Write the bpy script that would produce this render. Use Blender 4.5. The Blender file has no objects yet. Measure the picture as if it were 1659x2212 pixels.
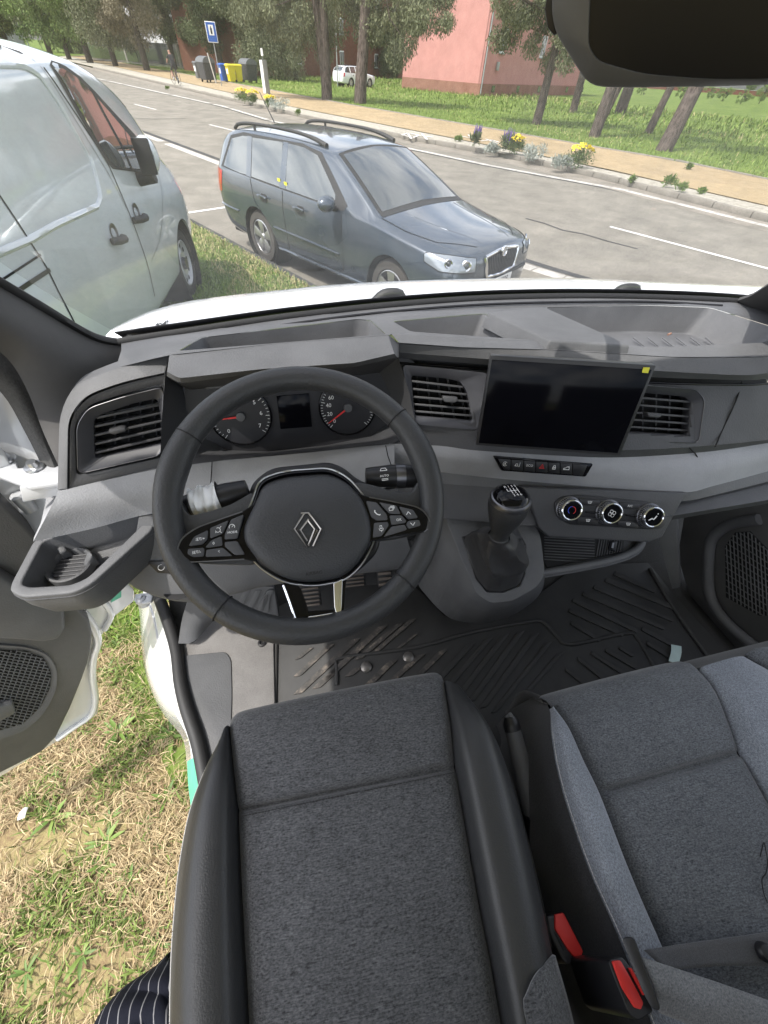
import bpy, bmesh, math, random
import numpy as np
from mathutils import Vector, Matrix, Euler
from mathutils.bvhtree import BVHTree
from mathutils.geometry import tessellate_polygon
random.seed(7); RNG = np.random.default_rng(7)
R = math.radians
scene = bpy.context.scene
COL = scene.collection

# ---------------------------------------------------------------- camera
F, CX, CY = 831.0, 829.5, 1106.0          # measured in a 1659 x 2212 copy of the photograph
EYE = Vector((0.0, 0.0, 1.95))
cam_rot = Matrix.Rotation(R(-12), 3, 'Z') @ Matrix.Rotation(R(90 - 49.5), 3, 'X') @ Matrix.Rotation(R(4), 3, 'Z')
cd = bpy.data.cameras.new('camera'); cam = bpy.data.objects.new('camera', cd); COL.objects.link(cam)
cd.sensor_fit = 'HORIZONTAL'; cd.sensor_width = 36.0; cd.lens = 36.0 * F / 1659.0
cd.clip_start = 0.02; cd.clip_end = 2000
cam.location = EYE; cam.rotation_euler = cam_rot.to_euler()
scene.camera = cam
scene.render.resolution_x, scene.render.resolution_y = 768, 1024

# ---------------------------------------------------------------- light
SUN_EL, SUN_AZ = 60.0, -115.0               # azimuth clockwise from +Y
world = bpy.data.worlds.new('World'); scene.world = world; world.use_nodes = True
wn = world.node_tree.nodes; wl = world.node_tree.links
sky_tex = wn.new('ShaderNodeTexSky'); sky_tex.sky_type = 'NISHITA'; sky_tex.sun_disc = False
sky_tex.sun_elevation = R(SUN_EL); sky_tex.sun_rotation = R(SUN_AZ)
sky_tex.air_density = 1.0; sky_tex.dust_density = 2.5; sky_tex.ozone_density = 1.0
def sky_hsv(s, v):
    h = wn.new('ShaderNodeHueSaturation'); h.inputs['Saturation'].default_value = s; h.inputs['Value'].default_value = v
    wl.new(sky_tex.outputs[0], h.inputs['Color']); return h.outputs[0]
# scattered cloud over the whole sky
wtc = wn.new('ShaderNodeTexCoord'); wmp = wn.new('ShaderNodeMapping'); wmp.inputs['Scale'].default_value = (1.6, 1.6, 4.5); wl.new(wtc.outputs['Generated'], wmp.inputs['Vector'])
wno = wn.new('ShaderNodeTexNoise'); wno.inputs['Scale'].default_value = 2.2; wno.inputs['Detail'].default_value = 9; wno.inputs['Roughness'].default_value = .6; wl.new(wmp.outputs[0], wno.inputs['Vector'])
wrp = wn.new('ShaderNodeValToRGB'); wrp.color_ramp.elements[0].position = .42; wrp.color_ramp.elements[1].position = .60; wl.new(wno.outputs['Fac'], wrp.inputs[0])
wmx = wn.new('ShaderNodeMix'); wmx.data_type = 'RGBA'; wl.new(wrp.outputs[0], wmx.inputs[0]); wl.new(sky_hsv(.75, .8), wmx.inputs[6]); wl.new(sky_hsv(.10, 1.55), wmx.inputs[7])
wl.new(wmx.outputs[2], wn['Background'].inputs['Color']); wn['Background'].inputs['Strength'].default_value = 0.15
sd = bpy.data.lights.new('sun', 'SUN'); sd.energy = 2.1; sd.angle = R(0.6); sd.color = (1.0, 0.95, 0.87)
sun = bpy.data.objects.new('sun', sd); COL.objects.link(sun)
sdir = Vector((math.sin(R(SUN_AZ)) * math.cos(R(SUN_EL)), math.cos(R(SUN_AZ)) * math.cos(R(SUN_EL)), math.sin(R(SUN_EL))))
sun.rotation_euler = sdir.to_track_quat('Z', 'Y').to_euler(); sun.location = sdir * 50
scene.view_settings.view_transform = 'Standard'; scene.view_settings.look = 'None'
scene.view_settings.gamma = 1.0; scene.view_settings.use_curve_mapping = False
scene.view_settings.exposure = 1.42
scene.render.engine = 'CYCLES'
scene.cycles.max_bounces = 10; scene.cycles.transparent_max_bounces = 16

# ---------------------------------------------------------------- survey helpers: a point seen in the photograph, given one known coordinate
def ray(px, py):
    return cam_rot @ Vector(((px - CX) / F, -(py - CY) / F, -1.0))
def at(px, py, Z=None, Y=None, X=None):
    d = ray(px, py)
    if Z is not None: t = (Z - EYE.z) / d.z
    elif Y is not None: t = (Y - EYE.y) / d.y
    else: t = (X - EYE.x) / d.x
    return EYE + d * t
class Plane:
    def __init__(s, p0, n): s.p = Vector(p0); s.n = Vector(n).normalized()
    @staticmethod
    def of(a, b, c):
        n = (b - a).cross(c - a).normalized()
        if n.dot(EYE - a) < 0: n = -n
        return Plane(a, n)
    def on(s, px, py, off=0.0):
        d = ray(px, py); p = s.p + s.n * off
        return EYE + d * ((p - EYE).dot(s.n) / d.dot(s.n))
    def pts(s, L, off=0.0): return [s.on(x, y, off) for x, y in L]
    def shift(s, off): return Plane(s.p + s.n * off, s.n)

# ---------------------------------------------------------------- object helpers
def link(o, parent=None):
    COL.objects.link(o)
    if parent is not None:
        o.parent = parent
        o.matrix_parent_inverse = pmat(parent).inverted()
    return o
def pmat(o):
    m = Matrix.LocRotScale(o.location, o.rotation_euler, o.scale)
    if o.parent is not None: m = pmat(o.parent) @ o.matrix_parent_inverse @ m
    return m
def tag(o, label=None, cat=None, group=None, kind=None):
    if label: o['label'] = label
    if cat: o['category'] = cat
    if group: o['group'] = group
    if kind: o['kind'] = kind
    return o
def empty(name, loc, label=None, cat=None, group=None):
    o = bpy.data.objects.new(name, None); o.empty_display_size = 0.05; o.location = Vector(loc); COL.objects.link(o)
    return tag(o, label, cat, group)
def finish(name, me, mat, parent=None, smooth=35, centre=True):
    if mat is not None and not me.materials:
        for m in (mat if isinstance(mat, (list, tuple)) else [mat]): me.materials.append(m)
    o = bpy.data.objects.new(name, me)
    if centre and len(me.vertices):
        n = len(me.vertices); a = np.empty(n * 3, np.float32); me.vertices.foreach_get('co', a); a = a.reshape(-1, 3)
        c = (a.min(0) + a.max(0)) / 2; c[2] = a[:, 2].min() if parent is None else c[2]
        me.vertices.foreach_set('co', (a - c).ravel()); o.location = Vector([float(v) for v in c])
    if smooth:
        me.polygons.foreach_set('use_smooth', np.ones(len(me.polygons), bool))
        if smooth < 180: me.set_sharp_from_angle(angle=R(smooth))
    me.update()
    return link(o, parent)
def from_bm(name, bm, mat, parent=None, bevel=0, seg=2, smooth=35, blim=25, centre=True, merge=True):
    if merge: bmesh.ops.remove_doubles(bm, verts=bm.verts, dist=1e-5)
    bmesh.ops.recalc_face_normals(bm, faces=bm.faces)
    if bevel:
        es = [e for e in bm.edges if len(e.link_faces) == 2 and e.calc_face_angle(0) > R(blim)]
        bmesh.ops.bevel(bm, geom=es, offset=bevel, segments=seg, profile=0.5, affect='EDGES', clamp_overlap=True)
    me = bpy.data.meshes.new(name); bm.to_mesh(me); bm.free()
    return finish(name, me, mat, parent, smooth, centre)
def mesh(name, verts, faces, mat, parent=None, bevel=0, seg=2, smooth=35, blim=25):
    bm = bmesh.new(); vs = [bm.verts.new(v) for v in verts]
    for f in faces:
        try: bm.faces.new([vs[i] for i in f])
        except ValueError: pass
    return from_bm(name, bm, mat, parent, bevel, seg, smooth, blim)
def fast_mesh(name, V, Q, mat, parent=None, smooth=0, cols=None, centre=True):
    V = np.asarray(V, np.float32).reshape(-1, 3); Q = np.asarray(Q, np.int32); k = Q.shape[1]
    me = bpy.data.meshes.new(name); me.vertices.add(len(V)); me.vertices.foreach_set('co', V.ravel())
    me.loops.add(Q.size); me.loops.foreach_set('vertex_index', Q.ravel())
    me.polygons.add(len(Q)); me.polygons.foreach_set('loop_start', np.arange(0, Q.size, k, dtype=np.int32))
    me.update(calc_edges=True)
    if cols is not None:
        ca = me.color_attributes.new('tint', 'FLOAT_COLOR', 'POINT')
        c4 = np.ones((len(V), 4), np.float32); c4[:, :3] = cols; ca.data.foreach_set('color', c4.ravel())
    return finish(name, me, mat, parent, smooth, centre)
def rounded(P, r, seg=4):
    """round the corners of a closed 3D polygon; r one value or one per corner"""
    out = []; n = len(P)
    for i in range(n):
        a, b, c = P[i - 1], P[i], P[(i + 1) % n]
        rr = r[i] if isinstance(r, (list, tuple)) else r
        u, v = (a - b), (c - b); lu, lv = u.length, v.length
        rr = min(rr, lu * .45, lv * .45)
        if rr <= 1e-6: out += [b.copy() for _ in range(seg + 1)]; continue
        p, q = b + u / lu * rr, b + v / lv * rr
        for k in range(seg + 1):
            t = k / seg; out.append(p * (1 - t) ** 2 + b * 2 * t * (1 - t) + q * t * t)
    return out
def dedupe(L, eps=1e-5):
    o = []
    for p in L:
        if not o or (p - o[-1]).length > eps: o.append(p)
    if len(o) > 1 and (o[0] - o[-1]).length < eps: o.pop()
    return o
def plate(name, P, n, th, mat, parent=None, bevel=0, seg=2, r=0, smooth=35):
    """solid slab: outline P (front face), thickness th behind it"""
    if r: P = rounded(P, r)
    P = dedupe(P); n = Vector(n).normalized(); k = len(P)
    bm = bmesh.new(); a = [bm.verts.new(p) for p in P]; b = [bm.verts.new(p - n * th) for p in P]
    bm.faces.new(a); bm.faces.new(b[::-1])
    for i in range(k): bm.faces.new((a[i], b[i], b[(i + 1) % k], a[(i + 1) % k]))
    return from_bm(name, bm, mat, parent, bevel, seg, smooth)
def ring_plate(name, A, B, n, th, mat, parent=None, bevel=0, seg=2, ra=0, rb=0, drop=0, smooth=35):
    """frame between outline A and inner outline B (same corner count); inner edge sunk by drop"""
    if ra or rb: A = rounded(A, ra); B = rounded(B, rb)
    n = Vector(n).normalized(); B = [p - n * drop for p in B]; k = len(A)
    bm = bmesh.new()
    va = [bm.verts.new(p) for p in A]; vb = [bm.verts.new(p) for p in B]
    wa = [bm.verts.new(p - n * th) for p in A]; wb = [bm.verts.new(p - n * (th - drop)) for p in B]
    for i in range(k):
        j = (i + 1) % k
        for q in ((va[i], va[j], vb[j], vb[i]), (wa[j], wa[i], wb[i], wb[j]), (va[j], va[i], wa[i], wa[j]), (vb[i], vb[j], wb[j], wb[i])):
            try: bm.faces.new(q)
            except ValueError: pass
    bmesh.ops.dissolve_degenerate(bm, dist=1e-6, edges=bm.edges)
    return from_bm(name, bm, mat, parent, bevel, seg, smooth)
def cr(P, n):
    """Catmull-Rom through points P, n samples"""
    P = [Vector(p) for p in P]; m = len(P)
    if m == 2: return [P[0].lerp(P[1], i / (n - 1)) for i in range(n)]
    L = [0]
    for i in range(1, m): L.append(L[-1] + max(1e-6, (P[i] - P[i - 1]).length))
    out = []
    for i in range(n):
        s = L[-1] * i / (n - 1); k = 0
        while k < m - 2 and s > L[k + 1]: k += 1
        t = (s - L[k]) / (L[k + 1] - L[k])
        p1, p2 = P[k], P[k + 1]; p0 = P[k - 1] if k else p1 * 2 - p2; p3 = P[k + 2] if k + 2 < m else p2 * 2 - p1
        out.append(0.5 * ((2 * p1) + (p2 - p0) * t + (2 * p0 - 5 * p1 + 4 * p2 - p3) * t * t + (3 * p1 - p0 - 3 * p2 + p3) * t ** 3))
    return out
def poly_lin(P, n):
    P = [Vector(p) for p in P]; L = [0]
    for i in range(1, len(P)): L.append(L[-1] + (P[i] - P[i - 1]).length)
    out = []
    for i in range(n):
        s = L[-1] * i / (n - 1); k = 0
        while k < len(P) - 2 and s > L[k + 1]: k += 1
        out.append(P[k].lerp(P[k + 1], (s - L[k]) / max(1e-9, L[k + 1] - L[k])))
    return out
def sheet(name, rows, mat, parent=None, n=24, m=None, th=0, smooth=40, curve=True, bevel=0, fm=None):
    """surface through rows of points (each row resampled to n); m resamples across rows as well; th gives it thickness"""
    rs = [(cr if curve else poly_lin)(r, n) for r in rows]
    if m:
        cols = [cr([r[i] for r in rs], m) for i in range(n)]
        rs = [[cols[i][j] for i in range(n)] for j in range(m)]
    bm = bmesh.new(); g = [[bm.verts.new(p) for p in r] for r in rs]
    for j in range(len(g) - 1):
        for i in range(n - 1):
            f = bm.faces.new((g[j][i], g[j][i + 1], g[j + 1][i + 1], g[j + 1][i]))
            if fm: f.material_index = fm(j, i)
    bmesh.ops.recalc_face_normals(bm, faces=bm.faces)
    if th:
        bm.normal_update()
        # make normals face the eye so that thickness grows away from it
        s = sum(f.normal.dot(EYE - f.calc_center_median()) * f.calc_area() for f in bm.faces)
        if s < 0: bmesh.ops.reverse_faces(bm, faces=bm.faces)
        bm.normal_update()
        vn = {v: v.normal.copy() for v in bm.verts}
        back = {v: bm.verts.new(v.co - vn[v] * th) for v in list(bm.verts)}
        for f in list(bm.faces):
            q = bm.faces.new([back[v] for v in reversed(f.verts)]); q.material_index = f.material_index
        for e in [e for e in bm.edges if len(e.link_faces) == 1 and all(v in back for v in e.verts)]:
            a, b = e.verts; f = e.link_faces[0]
            ls = [l for l in f.loops if l.edge == e][0]
            a, b = ls.vert, ls.link_loop_next.vert
            try: q = bm.faces.new((b, a, back[a], back[b])); q.material_index = f.material_index
            except ValueError: pass
    return from_bm(name, bm, mat, parent, bevel, 2, smooth, merge=False)
def tube(name, P, r, mat, parent=None, seg=8, closed=False, n=None, flat=1.0, up=None, smooth=60, curve=True):
    """sweep of a round (or flattened) section; r one radius or one per control point"""
    P = [Vector(p) for p in P]; m = len(P)
    rr = list(r) if isinstance(r, (list, tuple)) else [r] * m
    if n:
        Q = (cr if curve else poly_lin)(P, n); rr = [float(np.interp(i / (n - 1), np.linspace(0, 1, m), rr)) for i in range(n)]; P = Q; m = n
    bm = bmesh.new(); rings = []; ref = Vector(up) if up else None
    for i in range(m):
        a = P[i - 1] if (i or closed) else P[i]; b = P[(i + 1) % m] if (i < m - 1 or closed) else P[i]
        t = (b - a).normalized()
        if ref is None: ref = Vector((0, 0, 1)) if abs(t.z) < .9 else Vector((1, 0, 0))
        u = ref - t * ref.dot(t)
        if u.length < 1e-4: u = Vector((1, 0, 0)) - t * t.x
        u.normalize(); v = t.cross(u)
        if not up: ref = u
        rings.append([bm.verts.new(P[i] + (u * math.cos(2 * math.pi * k / seg) * flat + v * math.sin(2 * math.pi * k / seg)) * rr[i]) for k in range(seg)])
    for i in range(m if closed else m - 1):
        A, B = rings[i], rings[(i + 1) % m]
        for k in range(seg): bm.faces.new((A[k], A[(k + 1) % seg], B[(k + 1) % seg], B[k]))
    if not closed:
        bm.faces.new(rings[0][::-1]); bm.faces.new(rings[-1])
    return from_bm(name, bm, mat, parent, 0, 2, smooth, merge=False)
def frame_of(n, up=(0, 0, 1)):
    n = Vector(n).normalized(); u = Vector(up).cross(n)
    if u.length < 1e-4: u = Vector((1, 0, 0))
    u.normalize(); v = n.cross(u); return u, v, n
def lathe(name, prof, o, n, mat, parent=None, seg=24, smooth=40, up=(0, 0, 1), mi=None):
    """revolve (radius, height) pairs about axis n through o"""
    u, v, n = frame_of(n, up); bm = bmesh.new(); rings = []; o = Vector(o)
    for r, h in prof:
        if r < 1e-6: rings.append([bm.verts.new(o + n * h)] * seg)
        else: rings.append([bm.verts.new(o + n * h + (u * math.cos(2 * math.pi * k / seg) + v * math.sin(2 * math.pi * k / seg)) * r) for k in range(seg)])
    for i in range(len(rings) - 1):
        A, B = rings[i], rings[i + 1]
        for k in range(seg):
            q = dedupe_v([A[k], A[(k + 1) % seg], B[(k + 1) % seg], B[k]])
            if len(q) > 2:
                f = bm.faces.new(q)
                if mi: f.material_index = mi[i]
    return from_bm(name, bm, mat, parent, 0, 2, smooth, merge=False)
def dedupe_v(L):
    o = []
    for v in L:
        if v not in o: o.append(v)
    return o
def box(name, lo, hi, mat, parent=None, bevel=0, rot=None, seg=2):
    lo, hi = Vector(lo), Vector(hi)
    vs = [Vector((x, y, z)) for z in (lo.z, hi.z) for y in (lo.y, hi.y) for x in (lo.x, hi.x)]
    fs = [(0, 2, 3, 1), (4, 5, 7, 6), (0, 1, 5, 4), (2, 6, 7, 3), (0, 4, 6, 2), (1, 3, 7, 5)]
    if rot is not None: vs = [rot @ v for v in vs]
    return mesh(name, vs, fs, mat, parent, bevel, seg)
def obox(name, c, u, v, n, su, sv, sn, mat, parent=None, bevel=0):
    """box centred at c with axes u, v, n and full sizes"""
    c = Vector(c); u, v, n = Vector(u) * su / 2, Vector(v) * sv / 2, Vector(n) * sn / 2
    vs = [c + u * a + v * b + n * k for k in (-1, 1) for b in (-1, 1) for a in (-1, 1)]
    fs = [(0, 2, 3, 1), (4, 5, 7, 6), (0, 1, 5, 4), (2, 6, 7, 3), (0, 4, 6, 2), (1, 3, 7, 5)]
    return mesh(name, vs, fs, mat, parent, bevel)
def lettering(name, body, o, u, v, h, mat, parent=None, align='CENTER', th=0.0003, sx=1.0):
    """flat print: text standing at o, reading along u, up along v, letters h tall"""
    cu = bpy.data.curves.new('txt', 'FONT'); cu.body = body; cu.size = 1.0; cu.align_x = align; cu.align_y = 'CENTER'; cu.resolution_u = 2
    to = bpy.data.objects.new('txt', cu); COL.objects.link(to)
    bpy.context.view_layer.update()
    me = bpy.data.meshes.new_from_object(to.evaluated_get(bpy.context.evaluated_depsgraph_get()))
    bpy.data.objects.remove(to); bpy.data.curves.remove(cu)
    me.materials.clear()
    u, v = Vector(u).normalized(), Vector(v).normalized(); n = u.cross(v); k = h / 0.72
    for w in me.vertices: w.co = Vector(o) + u * (w.co.x * k * sx) + v * (w.co.y * k) + n * th
    return finish(name, me, mat, parent, 0)
def strokes(name, lines, w, n, mat, parent=None, th=0.0004):
    """flat print: polylines of width w lying on a surface with normal n"""
    n = Vector(n).normalized(); bm = bmesh.new()
    for L in lines:
        for a, b in zip(L[:-1], L[1:]):
            t = (b - a)
            if t.length < 1e-6: continue
            t.normalize(); s = n.cross(t) * w / 2; e = t * w * .3
            bm.faces.new([bm.verts.new(p + n * th) for p in (a - e - s, b + e - s, b + e + s, a - e + s)])
    return from_bm(name, bm, mat, parent, 0, 2, 0, merge=False)
def copy_tree(o, parent=None):
    c = o.copy(); COL.objects.link(c); c.parent = parent
    for ch in o.children: copy_tree(ch, c)
    return c

# ---------------------------------------------------------------- materials
MATS = {}
def new_mat(name):
    m = bpy.data.materials.new(name); m.use_nodes = True; MATS[name] = m
    nt = m.node_tree; return m, nt.nodes, nt.links, nt.nodes['Principled BSDF']
def setp(b, **k):
    for a, v in k.items():
        a = {'base': 'Base Color', 'rough': 'Roughness', 'metal': 'Metallic', 'spec': 'Specular IOR Level', 'coat': 'Coat Weight', 'coatr': 'Coat Roughness', 'trans': 'Transmission Weight', 'alpha': 'Alpha', 'emit': 'Emission Color', 'estr': 'Emission Strength', 'sheen': 'Sheen Weight', 'ior': 'IOR'}[a]
        if isinstance(v, tuple) and len(v) == 3: v = v + (1.0,)
        b.inputs[a].default_value = v
def coords(N, L, kind='Object', scale=(1, 1, 1), rot=(0, 0, 0)):
    t = N.new('ShaderNodeTexCoord'); m = N.new('ShaderNodeMapping'); m.inputs['Scale'].default_value = scale; m.inputs['Rotation'].default_value = rot
    if kind == 'World':
        g = N.new('ShaderNodeNewGeometry'); L.new(g.outputs['Position'], m.inputs['Vector'])
    else: L.new(t.outputs[kind], m.inputs['Vector'])
    return m.outputs[0]
def noise(N, L, vec, scale, detail=3, rough=.55):
    n = N.new('ShaderNodeTexNoise'); n.inputs['Scale'].default_value = scale; n.inputs['Detail'].default_value = detail; n.inputs['Roughness'].default_value = rough
    L.new(vec, n.inputs['Vector']); return n.outputs['Fac']
def ramp(N, L, fac, stops):
    r = N.new('ShaderNodeValToRGB'); e = r.color_ramp.elements
    e[0].position, e[0].color = stops[0][0], tuple(stops[0][1]) + (1,)
    e[1].position, e[1].color = stops[-1][0], tuple(stops[-1][1]) + (1,)
    for p, c in stops[1:-1]:
        k = e.new(p); k.color = tuple(c) + (1,)
    L.new(fac, r.inputs[0]); return r.outputs[0]
def bump(N, L, b, h, strength=.3, dist=.001):
    k = N.new('ShaderNodeBump'); k.inputs['Strength'].default_value = strength; k.inputs['Distance'].default_value = dist
    L.new(h, k.inputs['Height']); L.new(k.outputs[0], b.inputs['Normal']); return k
def mixc(N, L, fac, a, b, mode='MIX'):
    m = N.new('ShaderNodeMix'); m.data_type = 'RGBA'; m.blend_type = mode
    if isinstance(fac, (int, float)): m.inputs[0].default_value = fac
    else: L.new(fac, m.inputs[0])
    for s, v in ((6, a), (7, b)):
        if isinstance(v, tuple): m.inputs[s].default_value = v + (1,) if len(v) == 3 else v
        else: L.new(v, m.inputs[s])
    return m.outputs[2]
def simple(name, base, rough=.5, **k):
    m, N, L, b = new_mat(name); setp(b, base=base, rough=rough, **k); return m
def plastic(name, base, rough=.55, grain=340, depth=.0009, strength=.6, var=.14, spec=.4):
    m, N, L, b = new_mat(name); setp(b, base=base, rough=rough, spec=spec)
    v = coords(N, L, 'World')
    h = noise(N, L, v, grain, 2, .5); bump(N, L, b, h, strength, depth)
    big = noise(N, L, v, 9, 4, .6)
    lo = tuple(c * (1 - var) for c in base); hi = tuple(min(1, c * (1 + var)) for c in base)
    sp = ramp(N, L, noise(N, L, v, 520, 3, .8), [(.66, (0, 0, 0)), (.76, (1, 1, 1))])
    L.new(mixc(N, L, sp, ramp(N, L, big, [(.3, lo), (.7, hi)]), tuple(min(1, c * 1.5 + .02) for c in base)), b.inputs['Base Color'])
    rr = N.new('ShaderNodeMapRange'); rr.inputs[3].default_value = rough - .06; rr.inputs[4].default_value = rough + .08
    L.new(noise(N, L, v, 30, 4, .6), rr.inputs[0]); L.new(rr.outputs[0], b.inputs['Roughness'])
    return m
plastic('dark_plastic', (.050, .051, .055), .5)
plastic('dash_pad', (.10, .102, .107), .62, 340, .0009, .6)
plastic('grey_plastic', (.27, .275, .29), .6, 340, .0009, .6)
plastic('mid_plastic', (.088, .09, .095), .55)
plastic('trim_fine', (.05, .051, .058), .42, 900, .0003, .3)
plastic('tray_plastic', (.125, .128, .136), .55, 380)
plastic('door_plastic', (.075, .075, .076), .55, 380)
plastic('black_plastic', (.012, .012, .014), .4, 600, .0003, .3)
plastic('pillar_plastic', (.075, .073, .073), .75, 500, .0004, .4)
plastic('leather', (.030, .031, .033), .42, 420, .0007, .5, .08)
plastic('rim_leather', (.030, .031, .033), .46, 360, .0010, .6, .08)
simple('gloss_black', (.004, .004, .005), .06, spec=.22)
simple('void', (.004, .004, .005), .8)
simple('screen_glass', (.003, .003, .0045), .10, spec=.10)
simple('chrome', (.75, .76, .78), .12, metal=1.0)
simple('satin_metal', (.55, .56, .58), .3, metal=1.0)
simple('steel_dark', (.16, .16, .17), .38, metal=1.0)
simple('print_white', (.75, .75, .75), .6)
simple('print_grey', (.35, .35, .36), .6)
simple('print_red', (.55, .02, .02), .5)
simple('print_blue', (.04, .08, .6), .5)
simple('print_black', (.01, .01, .011), .6)
simple('needle_red', (.7, .03, .03), .5)
plastic('gauge_face', (.018, .018, .021), .45, 700, .0002, .2)
plastic('buckle_red', (.62, .035, .03), .42, 500, .0003, .3, .08)
plastic('mint_tape', (.10, .42, .28), .5, 200, .0004, .4)
plastic('paper_mint', (.52, .66, .64), .7, 300)
def paint(name, base, rough=.16, flake=0.0, dirt=.12):
    m, N, L, b = new_mat(name); setp(b, base=base, rough=rough + .1, coat=1.0, coatr=rough * .4, metal=flake)
    v = coords(N, L, 'World')
    f = noise(N, L, v, 3.0, 6, .65)
    dd = tuple(c * (1 - dirt) + .25 * dirt for c in base)
    L.new(ramp(N, L, f, [(.35, base), (.75, dd)]), b.inputs['Base Color'])
    return m
paint('white_paint', (.70, .71, .715), .12)
paint('van_white', (.54, .58, .60), .10, 0.0, .2)
paint('white_bare', (.46, .475, .50), .25)
paint('slate_paint', (.050, .068, .092), .14, .35, .16)
simple('car_glass', (.10, .115, .12), .02, coat=1.0, coatr=.01, spec=.8, metal=.55)
simple('tyre', (.022, .022, .023), .75)
plastic('tyre_dusty', (.06, .055, .05), .85, 90)
simple('alloy', (.52, .52, .53), .32, metal=.85)
simple('lamp_clear', (.27, .30, .33), .12, coat=1.0, metal=.45)
simple('lamp_red', (.42, .01, .015), .12, coat=1.0)
simple('rubber', (.018, .018, .019), .6)
def window_glass(name, dust=.05, tint=(1, 1, 1)):
    m, N, L, b = new_mat(name); N.remove(b); out = N['Material Output']
    t = N.new('ShaderNodeBsdfTransparent'); t.inputs[0].default_value = tint + (1,)
    g = N.new('ShaderNodeBsdfGlossy'); g.inputs['Roughness'].default_value = .02
    d = N.new('ShaderNodeBsdfDiffuse'); d.inputs[0].default_value = (.75, .76, .76, 1)
    fr = N.new('ShaderNodeFresnel'); fr.inputs[0].default_value = 1.33
    mr = N.new('ShaderNodeMath'); mr.operation = 'MULTIPLY'; mr.inputs[1].default_value = .14; L.new(fr.outputs[0], mr.inputs[0])
    m1 = N.new('ShaderNodeMixShader'); L.new(mr.outputs[0], m1.inputs[0]); L.new(t.outputs[0], m1.inputs[1]); L.new(g.outputs[0], m1.inputs[2])
    m2 = N.new('ShaderNodeMixShader'); L.new(m1.outputs[0], m2.inputs[1]); L.new(d.outputs[0], m2.inputs[2])
    v = coords(N, L, 'World')
    k = N.new('ShaderNodeMapRange'); k.inputs[1].default_value = .35; k.inputs[2].default_value = .75; k.inputs[3].default_value = dust * .55; k.inputs[4].default_value = dust * 1.6
    L.new(noise(N, L, v, 14, 8, .75), k.inputs[0]); L.new(k.outputs[0], m2.inputs[0])
    L.new(m2.outputs[0], out.inputs[0]); return m
window_glass('windscreen_glass', .19)
def fabric(name, dark, light, sx=75, sy=640, thr=(.34, .68), weave=0, rough=.9):
    """heathered woven cloth: fine light threads across a dark ground"""
    m, N, L, b = new_mat(name); setp(b, rough=rough, spec=.15, sheen=.25)
    a = noise(N, L, coords(N, L, 'World', (sx, sy, sy)), 1.0, 3, .65)
    c = noise(N, L, coords(N, L, 'World', (sx * 3.5, sy * .6, sy * .6)), 1.0, 2, .6)
    s = N.new('ShaderNodeMath'); s.operation = 'ADD'; L.new(a, s.inputs[0]); L.new(c, s.inputs[1])
    h = N.new('ShaderNodeMath'); h.operation = 'MULTIPLY'; h.inputs[1].default_value = .5; L.new(s.outputs[0], h.inputs[0])
    col = ramp(N, L, h.outputs[0], [(thr[0], dark), (thr[1], light)])
    big = noise(N, L, coords(N, L, 'World'), 16, 3, .6)
    col = mixc(N, L, .22, col, ramp(N, L, big, [(.3, (.3, .3, .3)), (.7, (.8, .8, .8))]), 'OVERLAY')
    L.new(col, b.inputs['Base Color']); bump(N, L, b, h.outputs[0], .5, .0012); return m
fabric('seat_fabric', (.022, .023, .026), (.150, .153, .163), 80, 760)
fabric('seat_weave', (.095, .105, .125), (.29, .315, .36), 420, 560, (.36, .64))
fabric('belt_weave', (.085, .087, .095), (.22, .225, .235), 300, 700, (.35, .65))
fabric('carpet', (.105, .10, .098), (.20, .195, .19), 500, 500, (.3, .7))
fabric('carpet_dark', (.02, .02, .02), (.05, .05, .05), 500, 500, (.3, .7))
fabric('foam_seal', (.03, .03, .03), (.07, .07, .07), 300, 300, (.3, .7))
plastic('mirror_grey', (.10, .102, .105), .5, 500, .0003, .3)
simple('mirror_reflection', (.006, .006, .007), .25, spec=.25)  # reflection of the dark cab put into the glass colour
fabric('roof_cloth', (.68, .68, .66), (.84, .84, .82), 300, 300, (.3, .7))
simple('rib_rubber', (.085, .087, .092), .6)
plastic('screen_frame', (.03, .03, .032), .4, 600, .0002, .2)
def pad_mat():
    m, N, L, b = new_mat('pad_texture'); setp(b, base=(.032, .033, .036), rough=.5, spec=.4)
    v = N.new('ShaderNodeTexVoronoi'); v.inputs['Scale'].default_value = 380; L.new(coords(N, L, 'Object', (1, 1.3, 1)), v.inputs['Vector'])
    bump(N, L, b, v.outputs['Distance'], .6, .0006); return m
pad_mat()
simple('emblem', (.30, .28, .26), .28, metal=1.0)
simple('film_white', (.78, .79, .80), .35, spec=.6)
plastic('leather_fine', (.034, .034, .036), .42, 700, .0003, .3, .1)
plastic('pedal_rubber', (.13, .11, .095), .85, 200, .0005, .4, .3)
plastic('mat_rubber', (.036, .036, .036), .62, 300, .0006, .4, .2)
def dusty():
    m, N, L, b = new_mat('mat_dusty'); setp(b, rough=.8, spec=.25)
    v = coords(N, L, 'World'); f = noise(N, L, v, 42, 8, .72)
    L.new(ramp(N, L, f, [(.40, (.048, .047, .046)), (.56, (.09, .082, .076)), (.66, (.21, .18, .15))]), b.inputs['Base Color']); bump(N, L, b, noise(N, L, v, 300, 2), .4, .0006)
dusty()
simple('satin_dark', (.20, .19, .18), .35, metal=.6)
simple('thread', (.42, .42, .42), .8); simple('thread_dark', (.015, .015, .016), .8)
fabric('seat_fabric_light', (.034, .037, .044), (.168, .178, .195), 110, 760)
fabric('seat_dark', (.018, .018, .02), (.045, .046, .05), 300, 600)
fabric('belt_dark', (.045, .046, .05), (.10, .10, .108), 900, 900, (.35, .65))
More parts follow.
